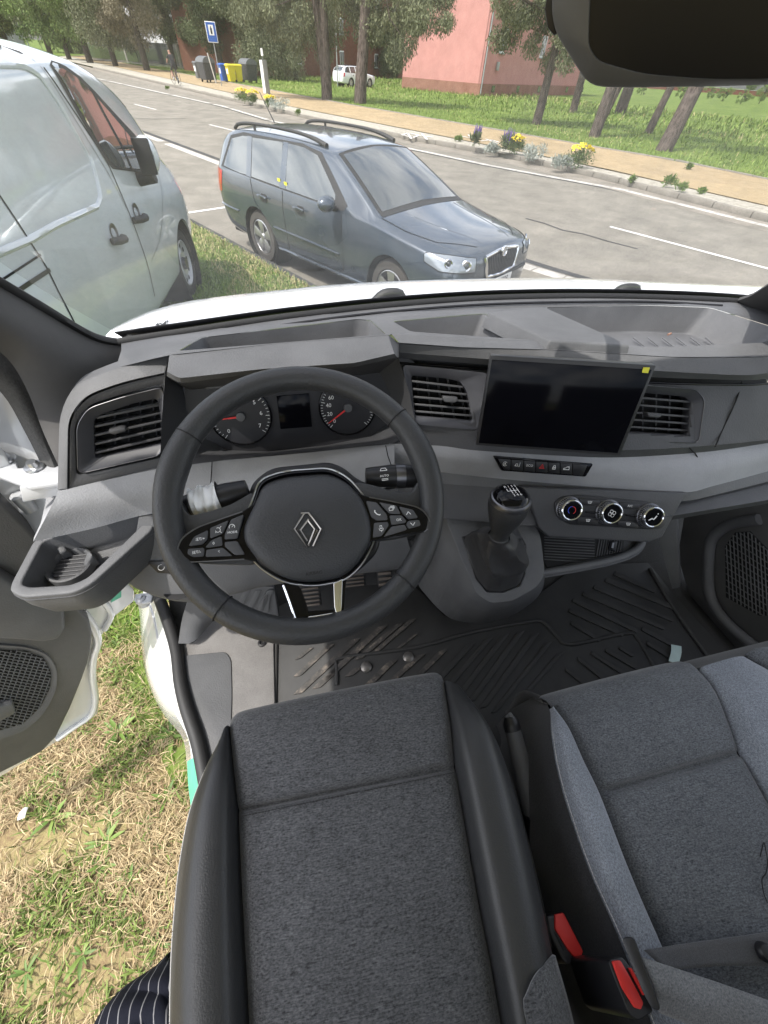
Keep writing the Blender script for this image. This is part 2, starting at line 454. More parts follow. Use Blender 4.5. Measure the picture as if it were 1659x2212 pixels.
fabric('cloth_navy', (.006, .007, .012), (.018, .02, .03), 500, 500, (.3, .7))

def pinstripe():
    m, N, L, b = new_mat('pinstripe'); setp(b, rough=.9, spec=.1)
    w = N.new('ShaderNodeTexWave'); w.wave_type = 'BANDS'; w.bands_direction = 'X'; w.inputs['Scale'].default_value = 17; w.inputs['Distortion'].default_value = .6; w.inputs['Detail'].default_value = 1
    L.new(coords(N, L, 'World', (1, 1, 1), (0, 0, R(-18))), w.inputs['Vector'])
    f = noise(N, L, coords(N, L, 'World'), 600, 2)
    L.new(mixc(N, L, ramp(N, L, w.outputs['Fac'], [(.965, (0, 0, 0)), (.99, (1, 1, 1))]), (.008, .009, .015), (.16, .16, .17)), b.inputs['Base Color']); bump(N, L, b, f, .4, .001)
pinstripe()
# ================================================================ OUTDOORS: ground, road, pavement
RZ = -0.13                                  # road lies a kerb lower than the lawns
def gz(px, py, z=0.0): return at(px, py, Z=z)
def ground_mat(name, stops, scale=.8, fine=25, bumpd=.03, rough=.95):
    m, N, L, b = new_mat(name); setp(b, rough=rough, spec=.1)
    v = coords(N, L, 'World')
    a = noise(N, L, v, scale, 8, .65); f = noise(N, L, v, fine, 4, .7)
    s = N.new('ShaderNodeMath'); s.operation = 'ADD'; L.new(a, s.inputs[0]); L.new(f, s.inputs[1])
    h = N.new('ShaderNodeMath'); h.operation = 'MULTIPLY'; h.inputs[1].default_value = .5; L.new(s.outputs[0], h.inputs[0])
    L.new(ramp(N, L, h.outputs[0], stops), b.inputs['Base Color']); bump(N, L, b, f, .6, bumpd); return m
ground_mat('turf', [(.36, (.05, .085, .016)), (.5, (.105, .155, .032)), (.64, (.18, .215, .065))], .35, 12, .008)
ground_mat('turf_dry', [(.34, (.13, .085, .055)), (.46, (.22, .165, .09)), (.56, (.27, .23, .11)), (.66, (.13, .16, .045))], 2.2, 60, .01)
ground_mat('asphalt_old', [(.30, (.11, .102, .088)), (.5, (.19, .177, .152)), (.70, (.28, .26, .222))], 1.4, 30, .008)
ground_mat('dirt_gutter', [(.3, (.12, .11, .095)), (.5, (.22, .20, .17)), (.7, (.33, .30, .26))], 1.6, 30, .01)
ground_mat('kerb_concrete', [(.3, (.15, .138, .12)), (.7, (.29, .27, .235))], 2.0, 30, .005)
ground_mat('white_slab', [(.3, (.24, .23, .205)), (.5, (.42, .405, .375)), (.75, (.60, .58, .54))], 3.5, 40, .004)
ground_mat('road_white', [(.32, (.3, .29, .26)), (.5, (.62, .61, .58)), (.7, (.72, .71, .68))], 3.0, 40, .002)
ground_mat('tar', [(.3, (.035, .035, .036)), (.7, (.08, .08, .08))], 3, 40, .004)
ground_mat('gravel_white', [(.3, (.16, .145, .115)), (.5, (.33, .31, .26)), (.7, (.55, .52, .46))], 6, 22, .006)
def paver_mat():
    m, N, L, b = new_mat('ochre_paving'); setp(b, rough=.9, spec=.15)
    v = coords(N, L, 'World', (1, 1, 1), (0, 0, R(59)))
    br = N.new('ShaderNodeTexBrick'); br.inputs['Scale'].default_value = 1.0; br.inputs['Brick Width'].default_value = .22; br.inputs['Row Height'].default_value = .11
    br.inputs['Mortar Size'].default_value = .006; br.inputs['Color1'].default_value = (.29, .222, .132, 1); br.inputs['Color2'].default_value = (.35, .275, .172, 1); br.inputs['Mortar'].default_value = (.19, .14, .085, 1)
    L.new(v, br.inputs['Vector'])
    n = noise(N, L, coords(N, L, 'World'), .9, 6, .65)
    L.new(mixc(N, L, .35, br.outputs[0], ramp(N, L, n, [(.3, (.3, .3, .3)), (.7, (.75, .74, .7))]), 'OVERLAY'), b.inputs['Base Color'])
    bump(N, L, b, br.outputs['Fac'], -.4, .004); return m
paver_mat()
ground_mat('ochre_stone', [(.3, (.275, .21, .122)), (.5, (.325, .252, .152)), (.7, (.375, .298, .188))], 4, 30, .003)
M = MATS
def ext(P, d0, d1):
    """polyline extended straight at both ends"""
    P = [Vector(p) for p in P]
    return [P[0] + (P[0] - P[1]).normalized() * d0] + P + [P[-1] + (P[-1] - P[-2]).normalized() * d1]
def strip(name, A, B, z, mat, parent=None, n=40, kind=None):
    A = poly_lin([Vector((p.x, p.y, z)) for p in A], n); B = poly_lin([Vector((p.x, p.y, z)) for p in B], n)
    o = mesh(name, A + B, [(i, i + 1, n + i + 1, n + i) for i in range(n - 1)], mat, parent, smooth=0)
    if kind: o['kind'] = kind
    return o
base = mesh('ground', [Vector((-400, -200, -.16)), Vector((400, -200, -.16)), Vector((400, 600, -.16)), Vector((-400, 600, -.16))], [(0, 1, 2, 3)], M['turf'], smooth=0)
base['kind'] = 'structure'
# edges of the road, as seen
E0 = ext([gz(690, 640, RZ), gz(410, 486, RZ)], 30, 90)                            # lawn edge, near side
K = ext([gz(1659, 463), gz(1290, 372), gz(1100, 331), gz(920, 299), gz(700, 257), gz(480, 207)], 25, 70)      # far kerb, top edge
KR = [Vector((p.x, p.y, RZ)) for p in K]
P0 = ext([gz(1659, 444), gz(1300, 362), gz(1060, 314), gz(930, 288), gz(640, 232), gz(440, 187)], 25, 70)     # pavement, near edge
P1 = ext([gz(1659, 388), gz(1480, 351), gz(1300, 320), gz(1000, 268), gz(760, 227), gz(560, 190)], 25, 80)    # pavement, far edge
road = strip('road', E0, KR, RZ, M['asphalt_old'], kind='structure')
RD = (KR[2] - KR[5]).normalized(); RN = Vector((-RD.y, RD.x, 0))
if RN.y < 0: RN = -RN
# near lawn: a slab with a real edge down to the road
def slab(name, P, z0, z1, mat, kind='structure'):
    k = len(P); v = [Vector((p.x, p.y, z1)) for p in P] + [Vector((p.x, p.y, z0)) for p in P]
    f = [tuple(range(k))] + [(i, (i + 1) % k, k + (i + 1) % k, k + i) for i in range(k)]
    o = mesh(name, v, f, mat, smooth=0); o['kind'] = kind; return o
off = Vector((-.12, -.07, 0))
lawn_o = slab('lawn', [E0[0] + off, E0[-1] + off, Vector((-90, 20, 0)), Vector((-90, -40, 0)), Vector((40, -40, 0))], -.15, 0, M['turf_dry'])
slab('kerb_edge', [E0[0], E0[-1], E0[-1] + off, E0[0] + off], -.15, -.012, M['tar'])
strip('verge', P1, [Vector((p.x + 60, p.y + 45, 0)) for p in P1], -.012, M['turf'], kind='structure')
bk = (E0[2] - E0[1]).normalized(); bk = Vector((-bk.y, bk.x, 0)); bk = bk if bk.y < 0 else -bk
strip('lawn_front', [p + off * 1.3 for p in E0], [p + bk * (3.6 if i < 2 else 4.5) for i, p in enumerate(E0)], .004, M['turf'], kind='structure')
kb = strip('kerb_bed', K, P0, -.02, M['gravel_white'], kind='structure')
pv = strip('pavement', P0, P1, 0.0, M['ochre_paving'], kind='structure', n=60)
gut = strip('gutter', KR, [p - RN * 1.05 for p in KR], RZ + .004, M['dirt_gutter'], kind='structure')
# kerb stones
kroot = empty('kerb', KR[1]); kroot['kind'] = 'structure'
def along(P, step, start=0.0):
    L = [0]
    for i in range(1, len(P)): L.append(L[-1] + (P[i] - P[i - 1]).length)
    s = start
    while s < L[-1] - step:
        k = max(i for i in range(len(P) - 1) if L[i] <= s)
        t = (P[k + 1] - P[k]).normalized(); yield P[k] + t * (s - L[k]), t, s
        s += step
kme = None
def put(me, name, loc, ang, parent, sc=(1, 1, 1), tilt=(0, 0)):
    o = bpy.data.objects.new(name, me); o.location = loc; o.rotation_euler = (tilt[0], tilt[1], ang); o.scale = sc
    return link(o, parent)
def proto(o):
    me = o.data; me.transform(Matrix.Translation(o.location)); bpy.data.objects.remove(o); return me
kme = proto(box('kerb_stone', (-.485, -.075, -.14), (.485, .075, 0), M['kerb_concrete'], bevel=.015))
for p, t, s in along(K, .985, 12):
    if s > 95: break
    put(kme, 'kerb_stone', Vector((p.x, p.y, .002 + random.uniform(-.008, .008))), math.atan2(t.y, t.x) + random.uniform(-.006, .006), kroot)
eme = proto(box('edge_stone', (-.49, -.04, -.1), (.49, .04, .035), M['kerb_concrete'], bevel=.01))
eroot = empty('pavement_edging', P1[1]); eroot['kind'] = 'structure'
for p, t, s in along(P1, 1.0, 12):
    if s > 90: break
    put(eme, 'edge_stone', Vector((p.x, p.y, random.uniform(-.006, .006))), math.atan2(t.y, t.x), eroot)
# worn white gutter slabs on both sides, parts of the road
sme = proto(box('white_slab', (-.238, -.12, -.05), (.238, .12, .0), M['white_slab'], bevel=.004))
S2 = ext([gz(1659, 489, RZ), gz(1340, 409, RZ), gz(1060, 358, RZ), gz(930, 330, RZ), gz(590, 262, RZ), gz(480, 229, RZ), gz(330, 196, RZ)], 12, 30)
cnt = 0
for p, t, s in along(S2, .5, 8):
    if s > 85 or random.random() < .06: continue
    put(sme, 'gutter_slab', Vector((p.x, p.y, RZ + .006)), math.atan2(t.y, t.x), road, (1, 1 if random.random() < .8 else .8, 1)); cnt += 1
S1 = ext([gz(1250, 610, RZ), gz(1140, 577, RZ), gz(487, 358, RZ), gz(345, 304, RZ)], 8, 25)
for p, t, s in along(S1, .5, 4):
    if s > 45 or random.random() < .05: continue
    put(sme, 'gutter_slab', Vector((p.x, p.y, RZ + .006)), math.atan2(t.y, t.x), road); cnt += 1
strip('tar_seam', [p + RN * .17 for p in S1], [p + RN * .34 for p in S1], RZ + .003, M['tar'], road)
strip('tar_seam', [p - RN * .30 for p in S2], [p - RN * .16 for p in S2], RZ + .003, M['tar'], road)
# painted lines
def dash(a, b, w, name='lane_mark', mat='road_white', z=RZ + .006):
    a, b = Vector((a.x, a.y, z)), Vector((b.x, b.y, z)); t = (b - a).normalized(); s = Vector((-t.y, t.x, 0)) * w / 2
    return mesh(name, [a - s, b - s, b + s, a + s], [(0, 1, 2, 3)], M[mat], road, smooth=0)
dash(gz(1318, 490, RZ), gz(1700, 592, RZ), .11); dash(gz(453, 269.5, RZ), gz(527, 288, RZ), .11); dash(gz(290, 225, RZ), gz(337, 237, RZ), .11)
dash(gz(402, 461, RZ), gz(503, 446, RZ), .10)
crack = [gz(x, y, RZ + .006) for x, y in ((1137, 472), (1175, 482), (1215, 497), (1260, 505), (1310, 520), (1376, 537))]
strokes('tar_crack', [crack], .05, (0, 0, 1), M['tar'], road)
crack = [gz(x, y, RZ + .006) for x, y in ((280, 256), (330, 257), (400, 256))]
strokes('tar_crack', [crack], .08, (0, 0, 1), M['tar'], road)
# ochre paving blocks nearest to the camera
pme = proto(box('paver', (-.107, -.052, -.04), (.107, .052, .004), M['ochre_stone'], bevel=.005))
tx = (P0[0] - P0[2]).normalized(); ty = Vector((-tx.y, tx.x, 0)); ty = ty if ty.y > 0 else -ty
cells = []
o0 = P0[1]
for i in range(-30, 90):
    for j in range(0, 60):
        p = o0 - tx * (i * .22 + (j % 2) * .11) + ty * (.08 + j * .11)
        # inside the pavement?
        v = p - P1[1]; e = (P1[3] - P1[1]).normalized(); 
        if e.cross(v).z < 0.05 if e.cross(o0 - P1[1]).z > 0 else e.cross(v).z > -.05: continue
        q = cam_rot.transposed() @ (p - EYE)
        x, y = CX + F * q.x / -q.z, CY - F * q.y / -q.z
        if x < 1700 and y > 0: cells.append(((p - EYE).length, p))
cells.sort(key=lambda c: c[0])
for d, p in cells[:300]:
    put(pme, 'paver', Vector((p.x, p.y, .003 + random.uniform(-.002, .002))), math.atan2(tx.y, tx.x), pv)
# white cycle-lane pictogram worn on the pavement
def road_print(name, lines, w): strokes(name, [[gz(x, y, .010) for x, y in L] for L in lines], w, (0, 0, 1), M['road_white'], pv)
road_print('cycle_mark', [[(868, 291), (885, 287), (905, 292), (892, 297), (868, 291)], [(905, 292), (935, 296)], [(880, 287), (888, 299)], [(912, 289), (922, 301)]], .09)
road_print('cycle_mark', [[(998, 294), (1012, 297), (1035, 296)], [(1040, 304), (1062, 302), (1078, 307)], [(1012, 291), (1022, 300)], [(1050, 300), (1075, 310)]], .10)

# ---------------------------------------------------------------- grass (blades as one mass each)
def grass_mat():
    m, N, L, b = new_mat('grass_blade'); setp(b, rough=.6, spec=.25)
    a = N.new('ShaderNodeAttribute'); a.attribute_name = 'tint'; L.new(a.outputs['Color'], b.inputs['Base Color'])
    return m
grass_mat()
def vnoise(x, y, s, seed=0):
    """cheap smooth value noise"""
    r = np.random.default_rng(seed); T = r.random((64, 64)); x = np.asarray(x) * s; y = np.asarray(y) * s
    xi, yi = np.floor(x).astype(int), np.floor(y).astype(int); fx, fy = x - xi, y - yi
    fx, fy = fx * fx * (3 - 2 * fx), fy * fy * (3 - 2 * fy)
    g = lambda i, j: T[i % 64, j % 64]
    return (g(xi, yi) * (1 - fx) + g(xi + 1, yi) * fx) * (1 - fy) + (g(xi, yi + 1) * (1 - fx) + g(xi + 1, yi + 1) * fx) * fy
def blades(name, xy, z, L, W, lean, cols, label, parent=None):
    """one bent blade (two quads) per point"""
    n = len(xy); a = RNG.random(n) * 2 * math.pi; ca, sa = np.cos(a), np.sin(a)
    p0 = np.column_stack([xy, np.full(n, z)])
    d = np.column_stack([ca, sa, np.zeros(n)]); s = np.column_stack([-sa, ca, np.zeros(n)])
    s = s + RNG.normal(0, .25, s.shape)
    L = L[:, None]; W = W[:, None]; le = lean[:, None]; up = np.array([[0, 0, 1.0]])
    p1 = p0 + (d * le + up * np.sqrt(np.maximum(0, 1 - le ** 2))) * L * .55
    l2 = np.minimum(le * 1.5 + .1, .995); p2 = p1 + (d * l2 + up * np.sqrt(1 - l2 ** 2) * .75) * L * .45
    V = np.stack([p0 - s * W / 2, p0 + s * W / 2, p1 + s * W * .45, p1 - s * W * .45, p2 + s * W * .1, p2 - s * W * .1], 1).reshape(-1, 3)
    i = np.arange(n)[:, None] * 6
    Q = np.concatenate([i + np.array([[0, 1, 2, 3]]), i + np.array([[3, 2, 4, 5]])])
    o = fast_mesh(name, V, Q, MATS['grass_blade'], parent, 0, np.repeat(cols, 6, 0))
    if parent is None: tag(o, label, 'grass', kind='stuff')
    return o
def pal(n, A, B): t = RNG.random((n, 1)); return (np.array(A) * (1 - t) + np.array(B) * t) * RNG.uniform(.75, 1.2, (n, 1))
# beside the open door: dry straw, green tufts, bare soil
def near_lawn():
    n = 85000
    xy = np.column_stack([RNG.uniform(-2.6, -.42, n), RNG.uniform(-.75, 1.9, n)])
    gn = vnoise(xy[:, 0] + 5, xy[:, 1] + 5, 3.1, 1) * .6 + vnoise(xy[:, 0] + 9, xy[:, 1] + 3, 9, 2) * .4
    yb = np.clip((xy[:, 1] - .15) / .6, 0, 1)
    green = gn + yb * .20 + np.clip((-.35 - xy[:, 1]) * .8, 0, .12) > .68
    soil = vnoise(xy[:, 0] + 2, xy[:, 1] + 8, 5.5, 4) > .74
    keep = ~(soil & (RNG.random(n) < .8)); xy, green = xy[keep], green[keep]; n = len(xy)
    straw = pal(n, (.31, .235, .125), (.47, .38, .225)); dry2 = pal(n, (.19, .125, .065), (.32, .23, .13))
    straw = np.where(RNG.random((n, 1)) < .3, dry2, straw)
    gr = pal(n, (.075, .115, .022), (.16, .21, .05))
    cols = np.where((green & (RNG.random(n) < .62))[:, None], gr, np.where((RNG.random(n) < .07)[:, None], gr, straw))
    isg = cols[:, 1] > cols[:, 0]
    L = np.where(isg, RNG.uniform(.022, .06, n), RNG.uniform(.03, .075, n)); W = np.where(isg, RNG.uniform(.003, .006, n), RNG.uniform(.0016, .0032, n))
    lean = np.where(isg, RNG.uniform(.4, .95, n), RNG.uniform(.7, .99, n))
    blades('lawn_grass', xy, .002, L, W, lean, cols, 'patchy dry straw and short green grass beside the open door')
near_lawn()
# lawn in front of the bonnet
def front_lawn():
    n = 70000
    u = RNG.random(n); v = RNG.random(n) ** 1.3
    d = (E0[2] - E0[1]).normalized(); q = Vector((-d.y, d.x, 0)); q = q if q.y < 0 else -q
    o = E0[1] + off
    s = u * 9 - 3.2; w = v * 4.5 + .0
    x = o.x + d.x * s + q.x * w; y = o.y + d.y * s + q.y * w
    g = vnoise(x, y, 1.2, 6); edge = w < .45 + .5 * vnoise(x, y, 2.5, 7)
    gr = pal(n, (.09, .16, .022), (.19, .28, .055)); dry = pal(n, (.36, .31, .15), (.5, .44, .23))
    cols = np.where(((edge & (RNG.random(n) < .45)) | (g > .8) & (RNG.random(n) < .4))[:, None], dry, gr)
    blades('lawn_grass', np.column_stack([x, y]), .0, RNG.uniform(.04, .085, n), RNG.uniform(.005, .009, n), RNG.uniform(.2, .8, n), cols, 'green grass in front of the bonnet beside the white van')
front_lawn()
def far_lawn():
    n = 70000; r = RNG.random(n)
    e = np.array([[p.x, p.y] for p in poly_lin(P1, 200)]); k = (RNG.random(n) ** 1.4 * 170).astype(int); b = e[k] + (e[np.minimum(k + 1, 199)] - e[k]) * RNG.random((n, 1))
    w = (.06 + RNG.random(n) ** 1.7 * 34)[:, None]
    xy = b + np.array([[RN.x, RN.y]]) * w + RNG.normal(0, .2, (n, 2)) * (w > 1)
    g = vnoise(xy[:, 0] + 200, xy[:, 1], .22, 8)
    gr = pal(n, (.095, .155, .026), (.20, .27, .062)); dry = pal(n, (.26, .24, .10), (.36, .33, .16))
    cols = np.where((RNG.random(n) < np.clip((g - .55) * 1.2, .04, .5))[:, None], dry, gr)
    sz = (1 + w[:, 0] / 14)
    blades('verge_grass', xy, -.012, RNG.uniform(.06, .15, n) * sz, RNG.uniform(.012, .022, n) * sz, RNG.uniform(.1, .8, n), cols, 'long green grass beyond the ochre pavement')
far_lawn()
# broad-leaved weeds by the door: each rosette is a plant with its own leaves
simple('leaf_plain', (.10, .19, .03), .5, spec=.3)
m_, N_, L_, b_ = new_mat('leaf_var'); setp(b_, rough=.5, spec=.3)
oi = N_.new('ShaderNodeObjectInfo'); L_.new(ramp(N_, L_, oi.outputs['Random'], [(0, (.07, .12, .025)), (.5, (.10, .17, .033)), (1, (.16, .22, .05))]), b_.inputs['Base Color'])
def leaf_mesh(k):
    n = 6; V = []; r = random.Random(k)
    bend = r.uniform(.3, .9)
    for i in range(n):
        t = i / (n - 1); w = .16 * math.sin(math.pi * min(1, t * .92 + .08)) ** .8 + .012
        z = .28 * math.sin(t * 1.9) * bend - .08 * t
        V += [Vector((t, -w, z + .04 * w)), Vector((t, 0, z - .02)), Vector((t, w, z + .04 * w))]
    Fc = []
    for i in range(n - 1):
        a = i * 3; Fc += [(a, a + 1, a + 4, a + 3), (a + 1, a + 2, a + 5, a + 4)]
    return proto(mesh('leaf', V, Fc, M['leaf_var'], smooth=180))
LEAVES = [leaf_mesh(k) for k in range(4)]
def rosette(px, py, size, n, label, seed):
    r = random.Random(seed); p = gz(px, py)
    e = empty('weed_plant', p, label, 'weed', 'broad-leaved weeds in the dry lawn')
    for i in range(n):
        L = size * r.uniform(.3, .62); a = 2 * math.pi * i / n + r.uniform(-.4, .4)
        put(r.choice(LEAVES), 'leaf', p + Vector((math.cos(a) * .004, math.sin(a) * .004, .008)), a, e, (L, L * r.uniform(.4, .75), L), (r.uniform(-.2, .2), r.uniform(-.35, .05)))
for i, (x, y, s, n, lb) in enumerate((
        (258, 1580, .15, 11, 'large long-leaved weed just below the white door corner'),
        (372, 1590, .13, 11, 'leafy weed close beside the white door sill'),
        (360, 1725, .12, 9, 'green weed next to the mint tape on the sill'),
        (118, 1765, .14, 8, 'long-leaved weed near the white paper scrap'),
        (232, 1818, .12, 9, 'bright green weed rosette in the middle of the dry lawn'),
        (222, 1870, .09, 7, 'small weed just below the bright green rosette'),
        (240, 1768, .08, 7, 'small weed above the bright green rosette'),
        (318, 1782, .07, 6, 'small weed between the rosette and the driver seat'),
        (282, 1905, .09, 7, 'grassy weed left of the driver seat bolster'),
        (94, 1965, .06, 6, 'tiny bright weed on bare soil at left'),
        (265, 1985, .06, 6, 'tiny bright weed on bare soil beside the seat'),
        (340, 2035, .09, 9, 'leafy weed beside the seat near the pinstriped cloth'),
        (180, 2060, .10, 8, 'weed left of the pinstriped cloth'),
        (60, 2100, .10, 9, 'weed in the bottom left grass'),
        (255, 1395, .09, 9, 'clover-like weed beneath the cup holder tray'),
        (285, 1345, .08, 8, 'round-leaved weed near the lower door hinge'),
        (232, 1450, .09, 9, 'dense weed beside the white door edge'),
        (120, 1690, .08, 7, 'weed below the open door speaker'))):
    rosette(x, y, s, n, lb, 100 + i)
p = gz(50, 1758, .03); k_s = .6
sheet('paper_scrap', [[p + Vector((-.013, -.018, 0)), p + Vector((.0, -.017, .007)), p + Vector((.012, -.013, .002))], [p + Vector((-.011, .0, .008)), p + Vector((.001, .002, .012)), p + Vector((.012, .004, .005))], [p + Vector((-.004, .018, .004)), p + Vector((.005, .019, .007)), p + Vector((.011, .018, .0))]], M['white_paint'], n=6, m=6, th=.001)
tag(bpy.data.objects['paper_scrap'], 'small white scrap of paper lying on the dry lawn', 'litter')
# ================================================================ TREES
def bark_mat(name, a, b2):
    m, N, L, b = new_mat(name); setp(b, rough=.95, spec=.1)
    v = coords(N, L, 'World', (14, 14, 3)); f = noise(N, L, v, 1.0, 5, .7)
    L.new(ramp(N, L, f, [(.35, a), (.65, b2)]), b.inputs['Base Color']); bump(N, L, b, f, 1.0, .06); return m
bark_mat('pine_bark', (.035, .028, .024), (.16, .13, .115)); bark_mat('dark_bark', (.03, .026, .022), (.10, .085, .07))
def foliage_mat():
    m, N, L, b = new_mat('foliage'); setp(b, rough=.65, spec=.2)
    a = N.new('ShaderNodeAttribute'); a.attribute_name = 'tint'; L.new(a.outputs['Color'], b.inputs['Base Color'])
    b.inputs['Subsurface Weight'].default_value = 0
    return m
foliage_mat()
def leaf_cloud(name, clumps, n, size, cols, droop, parent, aspect=.35):
    """n small leaf faces gathered round clump centres (x, y, z, radius)"""
    C = np.array(clumps, float); w = C[:, 3] ** 2; k = RNG.choice(len(C), n, p=w / w.sum())
    d = RNG.normal(0, 1, (n, 3)); d /= np.linalg.norm(d, axis=1)[:, None]; r = RNG.random(n)[:, None] ** .45
    P = C[k, :3] + d * r * C[k, 3:4] * np.array([[1, 1, .8]])
    a = RNG.normal(0, 1, (n, 3)); a[:, 2] -= droop; a /= np.linalg.norm(a, axis=1)[:, None]
    b = np.cross(a, RNG.normal(0, 1, (n, 3))); b /= np.linalg.norm(b, axis=1)[:, None]
    s = (size * RNG.uniform(.5, 1.3, n))[:, None]
    V = np.stack([P, P + a * s * .5 + b * s * aspect * .5, P + a * s, P + a * s * .5 - b * s * aspect * .5], 1).reshape(-1, 3)
    Q = np.arange(n * 4).reshape(-1, 4)
    A, B = np.array(cols[0]), np.array(cols[1])
    ck = RNG.random(len(C))[k][:, None] * .5 + RNG.random((n, 1)) * .5
    return fast_mesh(name, V, Q, MATS['foliage'], parent, 0, np.repeat(A * (1 - ck) + B * ck, 4, 0))
def limb(P, r0, r1, parent, name, mat, n=8, seg=8):
    k = len(P); return tube(name, P, [r0 + (r1 - r0) * i / (k - 1) for i in range(k)], MATS[mat], parent, seg, n=n)
GREY = ((.085, .100, .052), (.21, .225, .13)); BROWN = ((.11, .095, .06), (.24, .21, .135)); GREEN = ((.07, .12, .03), (.19, .26, .075)); DARK = ((.035, .052, .024), (.11, .135, .06))
def tree(name, label, base, top, rad, crown, n, size, cols, droop=.8, bark='pine_bark', fork=None, group='trees along the far verge', nclump=26, seed=0):
    """crown: list of (centre offset x, y, z, rx, ry, rz) blobs that clumps are spread through"""
    r = random.Random(seed); base = Vector(base); e = empty(name, base, label, 'tree', group)
    top = Vector(top); mid = base.lerp(top, .5) + Vector((r.uniform(-.15, .15), r.uniform(-.15, .15), 0))
    limb([base - Vector((0, 0, .15)), base.lerp(top, .08), mid, top], rad * 1.25, rad * .5, e, 'trunk', bark, 14, 10)
    if fork:
        for q, fr in fork: limb([base + Vector((0, 0, .1)), base.lerp(Vector(q), .35) + Vector((0, 0, .25)), Vector(q)], fr, fr * .7, e, 'trunk', bark, 10, 8)
    cl = []
    for (cx, cy, cz, rx, ry, rz) in crown:
        for i in range(nclump):
            while True:
                v = Vector((r.uniform(-1, 1), r.uniform(-1, 1), r.uniform(-1, 1)))
                if .25 < v.length < 1: break
            c = Vector((base.x + cx + v.x * rx, base.y + cy + v.y * ry, cz + v.z * rz)); cl.append((c.x, c.y, c.z, r.uniform(.35, .75) * min(rx, rz) * .55))
            if i % 5 == 0: limb([mid.lerp(top, r.random()), c.lerp(mid, .4), c], .07, .02, e, 'branch', bark, 5, 5)
    leaf_cloud('crown', cl, int(n * 2.5), size * .48, cols, droop, e)
    return e
def up(px, py, h, px2=None, py2=None):
    return gz(px, py)
# two pines behind the pavement, heavy drooping crowns
b = gz(706, 216); tree('pine_tree', 'pine with thick double trunk left of the far white estate car', b, b + Vector((.3, 0, 9)), .30, [(0, .5, 5.0, 4.6, 3, 3.0), (-3.6, 0, 4.4, 2.8, 2, 2.5)], 15000, .36, GREY, 1.6, fork=[(b + Vector((-.75, .2, 7)), .26)], seed=1)
b = gz(778, 223); tree('pine_tree', 'pine with straight trunk in front of the far white estate car', b, b + Vector((.5, .3, 9)), .34, [(1.5, .5, 5.0, 4.2, 3, 2.9), (4.2, .5, 4.6, 2.8, 2.2, 2.2)], 14000, .36, GREY, 1.6, seed=2)
b = gz(1158, 268); tree('pine_tree', 'slim leaning pine before the right wall of the pink house', b, at(1188, 150, Y=b.y + .4) + Vector((.3, 0, 4)), .21, [(.6, 0, 3.8, 2.9, 2.0, 1.9), (-2.1, .5, 4.3, 2.5, 1.8, 1.9), (2.0, .3, 4.3, 2.4, 1.8, 1.9)], 17000, .32, GREY, 1.5, seed=3)
b = gz(1237, 243); tree('pine_tree', 'dark slim pine just right of the leaning pine', b, b + Vector((-.3, 0, 8)), .24, [(.3, 0, 5.4, 3.0, 2.3, 2.2)], 5000, .4, GREY, 1.4, seed=4)
b = gz(1283, 295); tree('pine_tree', 'forked pine with two trunks in V shape under the mirror', b, b + Vector((.5, .4, 7)), .22, [(.6, 0, 7.0, 2.8, 2.5, 2.2)], 4000, .4, GREY, 1.4, fork=[(b + Vector((1.9, .6, 5.5)), .2)], seed=5)
b = gz(1338, 246); tree('pine_tree', 'thick dark pine trunk behind the forked pine', b, b + Vector((.2, .3, 8)), .36, [(.3, 0, 7.2, 3, 2.5, 2.0)], 4000, .4, GREY, 1.4, seed=6)
b = gz(1400, 287); tree('pine_tree', 'thin pine trunk leaning right below the mirror', b, b + Vector((1.4, .8, 6.5)), .17, [(1.3, .5, 7.0, 2.8, 2.5, 2.0)], 4000, .4, GREY, 1.4, seed=7)
b = gz(1432, 325); tree('pine_tree', 'stout pine with flared foot leaning right below the mirror', b, b + Vector((1.9, .9, 6.2)), .27, [(1.8, .6, 6.8, 2.6, 2.5, 2.0)], 4000, .4, GREY, 1.4, seed=8)
# row on the left, growing smaller along the street
b = gz(250, 143); tree('leafy_tree', 'olive green tree left of the brownish pine', b, b + Vector((.0, 1.5, 8)), .28, [(0, 1, 6.2, 4.2, 3, 4.6)], 12000, .55, GREY, .9, 'dark_bark', seed=18, nclump=36)
b = gz(150, 128); tree('leafy_tree', 'dense green tree behind the van window', b, b + Vector((.0, 1.5, 9)), .28, [(0, 1, 6.6, 5.5, 3, 5.2)], 12000, .75, GREEN, .8, 'dark_bark', seed=19, nclump=40)
b = gz(350, 150); tree('leafy_tree', 'tree with low branches right behind the cyclist', b + Vector((1, 3, 0)), b + Vector((1, 3, 9)), .28, [(-.5, 1, 6.4, 3.4, 3, 4.6)], 12000, .5, DARK, .9, 'dark_bark', seed=20, nclump=34)
b = gz(318, 152); tree('pine_tree', 'brownish pine behind the concrete post fence', b, b + Vector((.0, .5, 9)), .3, [(-.5, 0, 6.2, 4.2, 3, 4.3)], 14000, .5, BROWN, 1.3, bark='dark_bark', seed=9, nclump=34)
b = gz(195, 135); tree('leafy_tree', 'bright green leafy tree over the bend of the street', b, b + Vector((.0, .5, 9)), .35, [(0, 0, 6.4, 4.5, 4, 4.4)], 12000, .6, GREEN, .6, 'dark_bark', seed=10, nclump=34)
b = gz(110, 118); tree('leafy_tree', 'green leafy tree above the white van roof', b, b + Vector((.0, .5, 10)), .35, [(0, 0, 7.2, 6, 4, 5.6)], 12000, .9, GREEN, .6, 'dark_bark', seed=11, nclump=34)
b = gz(20, 104); tree('leafy_tree', 'yellowish green tree in the far left corner', b, b + Vector((.0, .5, 10)), .4, [(0, 0, 8.5, 8, 4, 7)], 11000, 1.2, ((.07, .10, .025), (.2, .23, .07)), .6, 'dark_bark', seed=12, nclump=30)
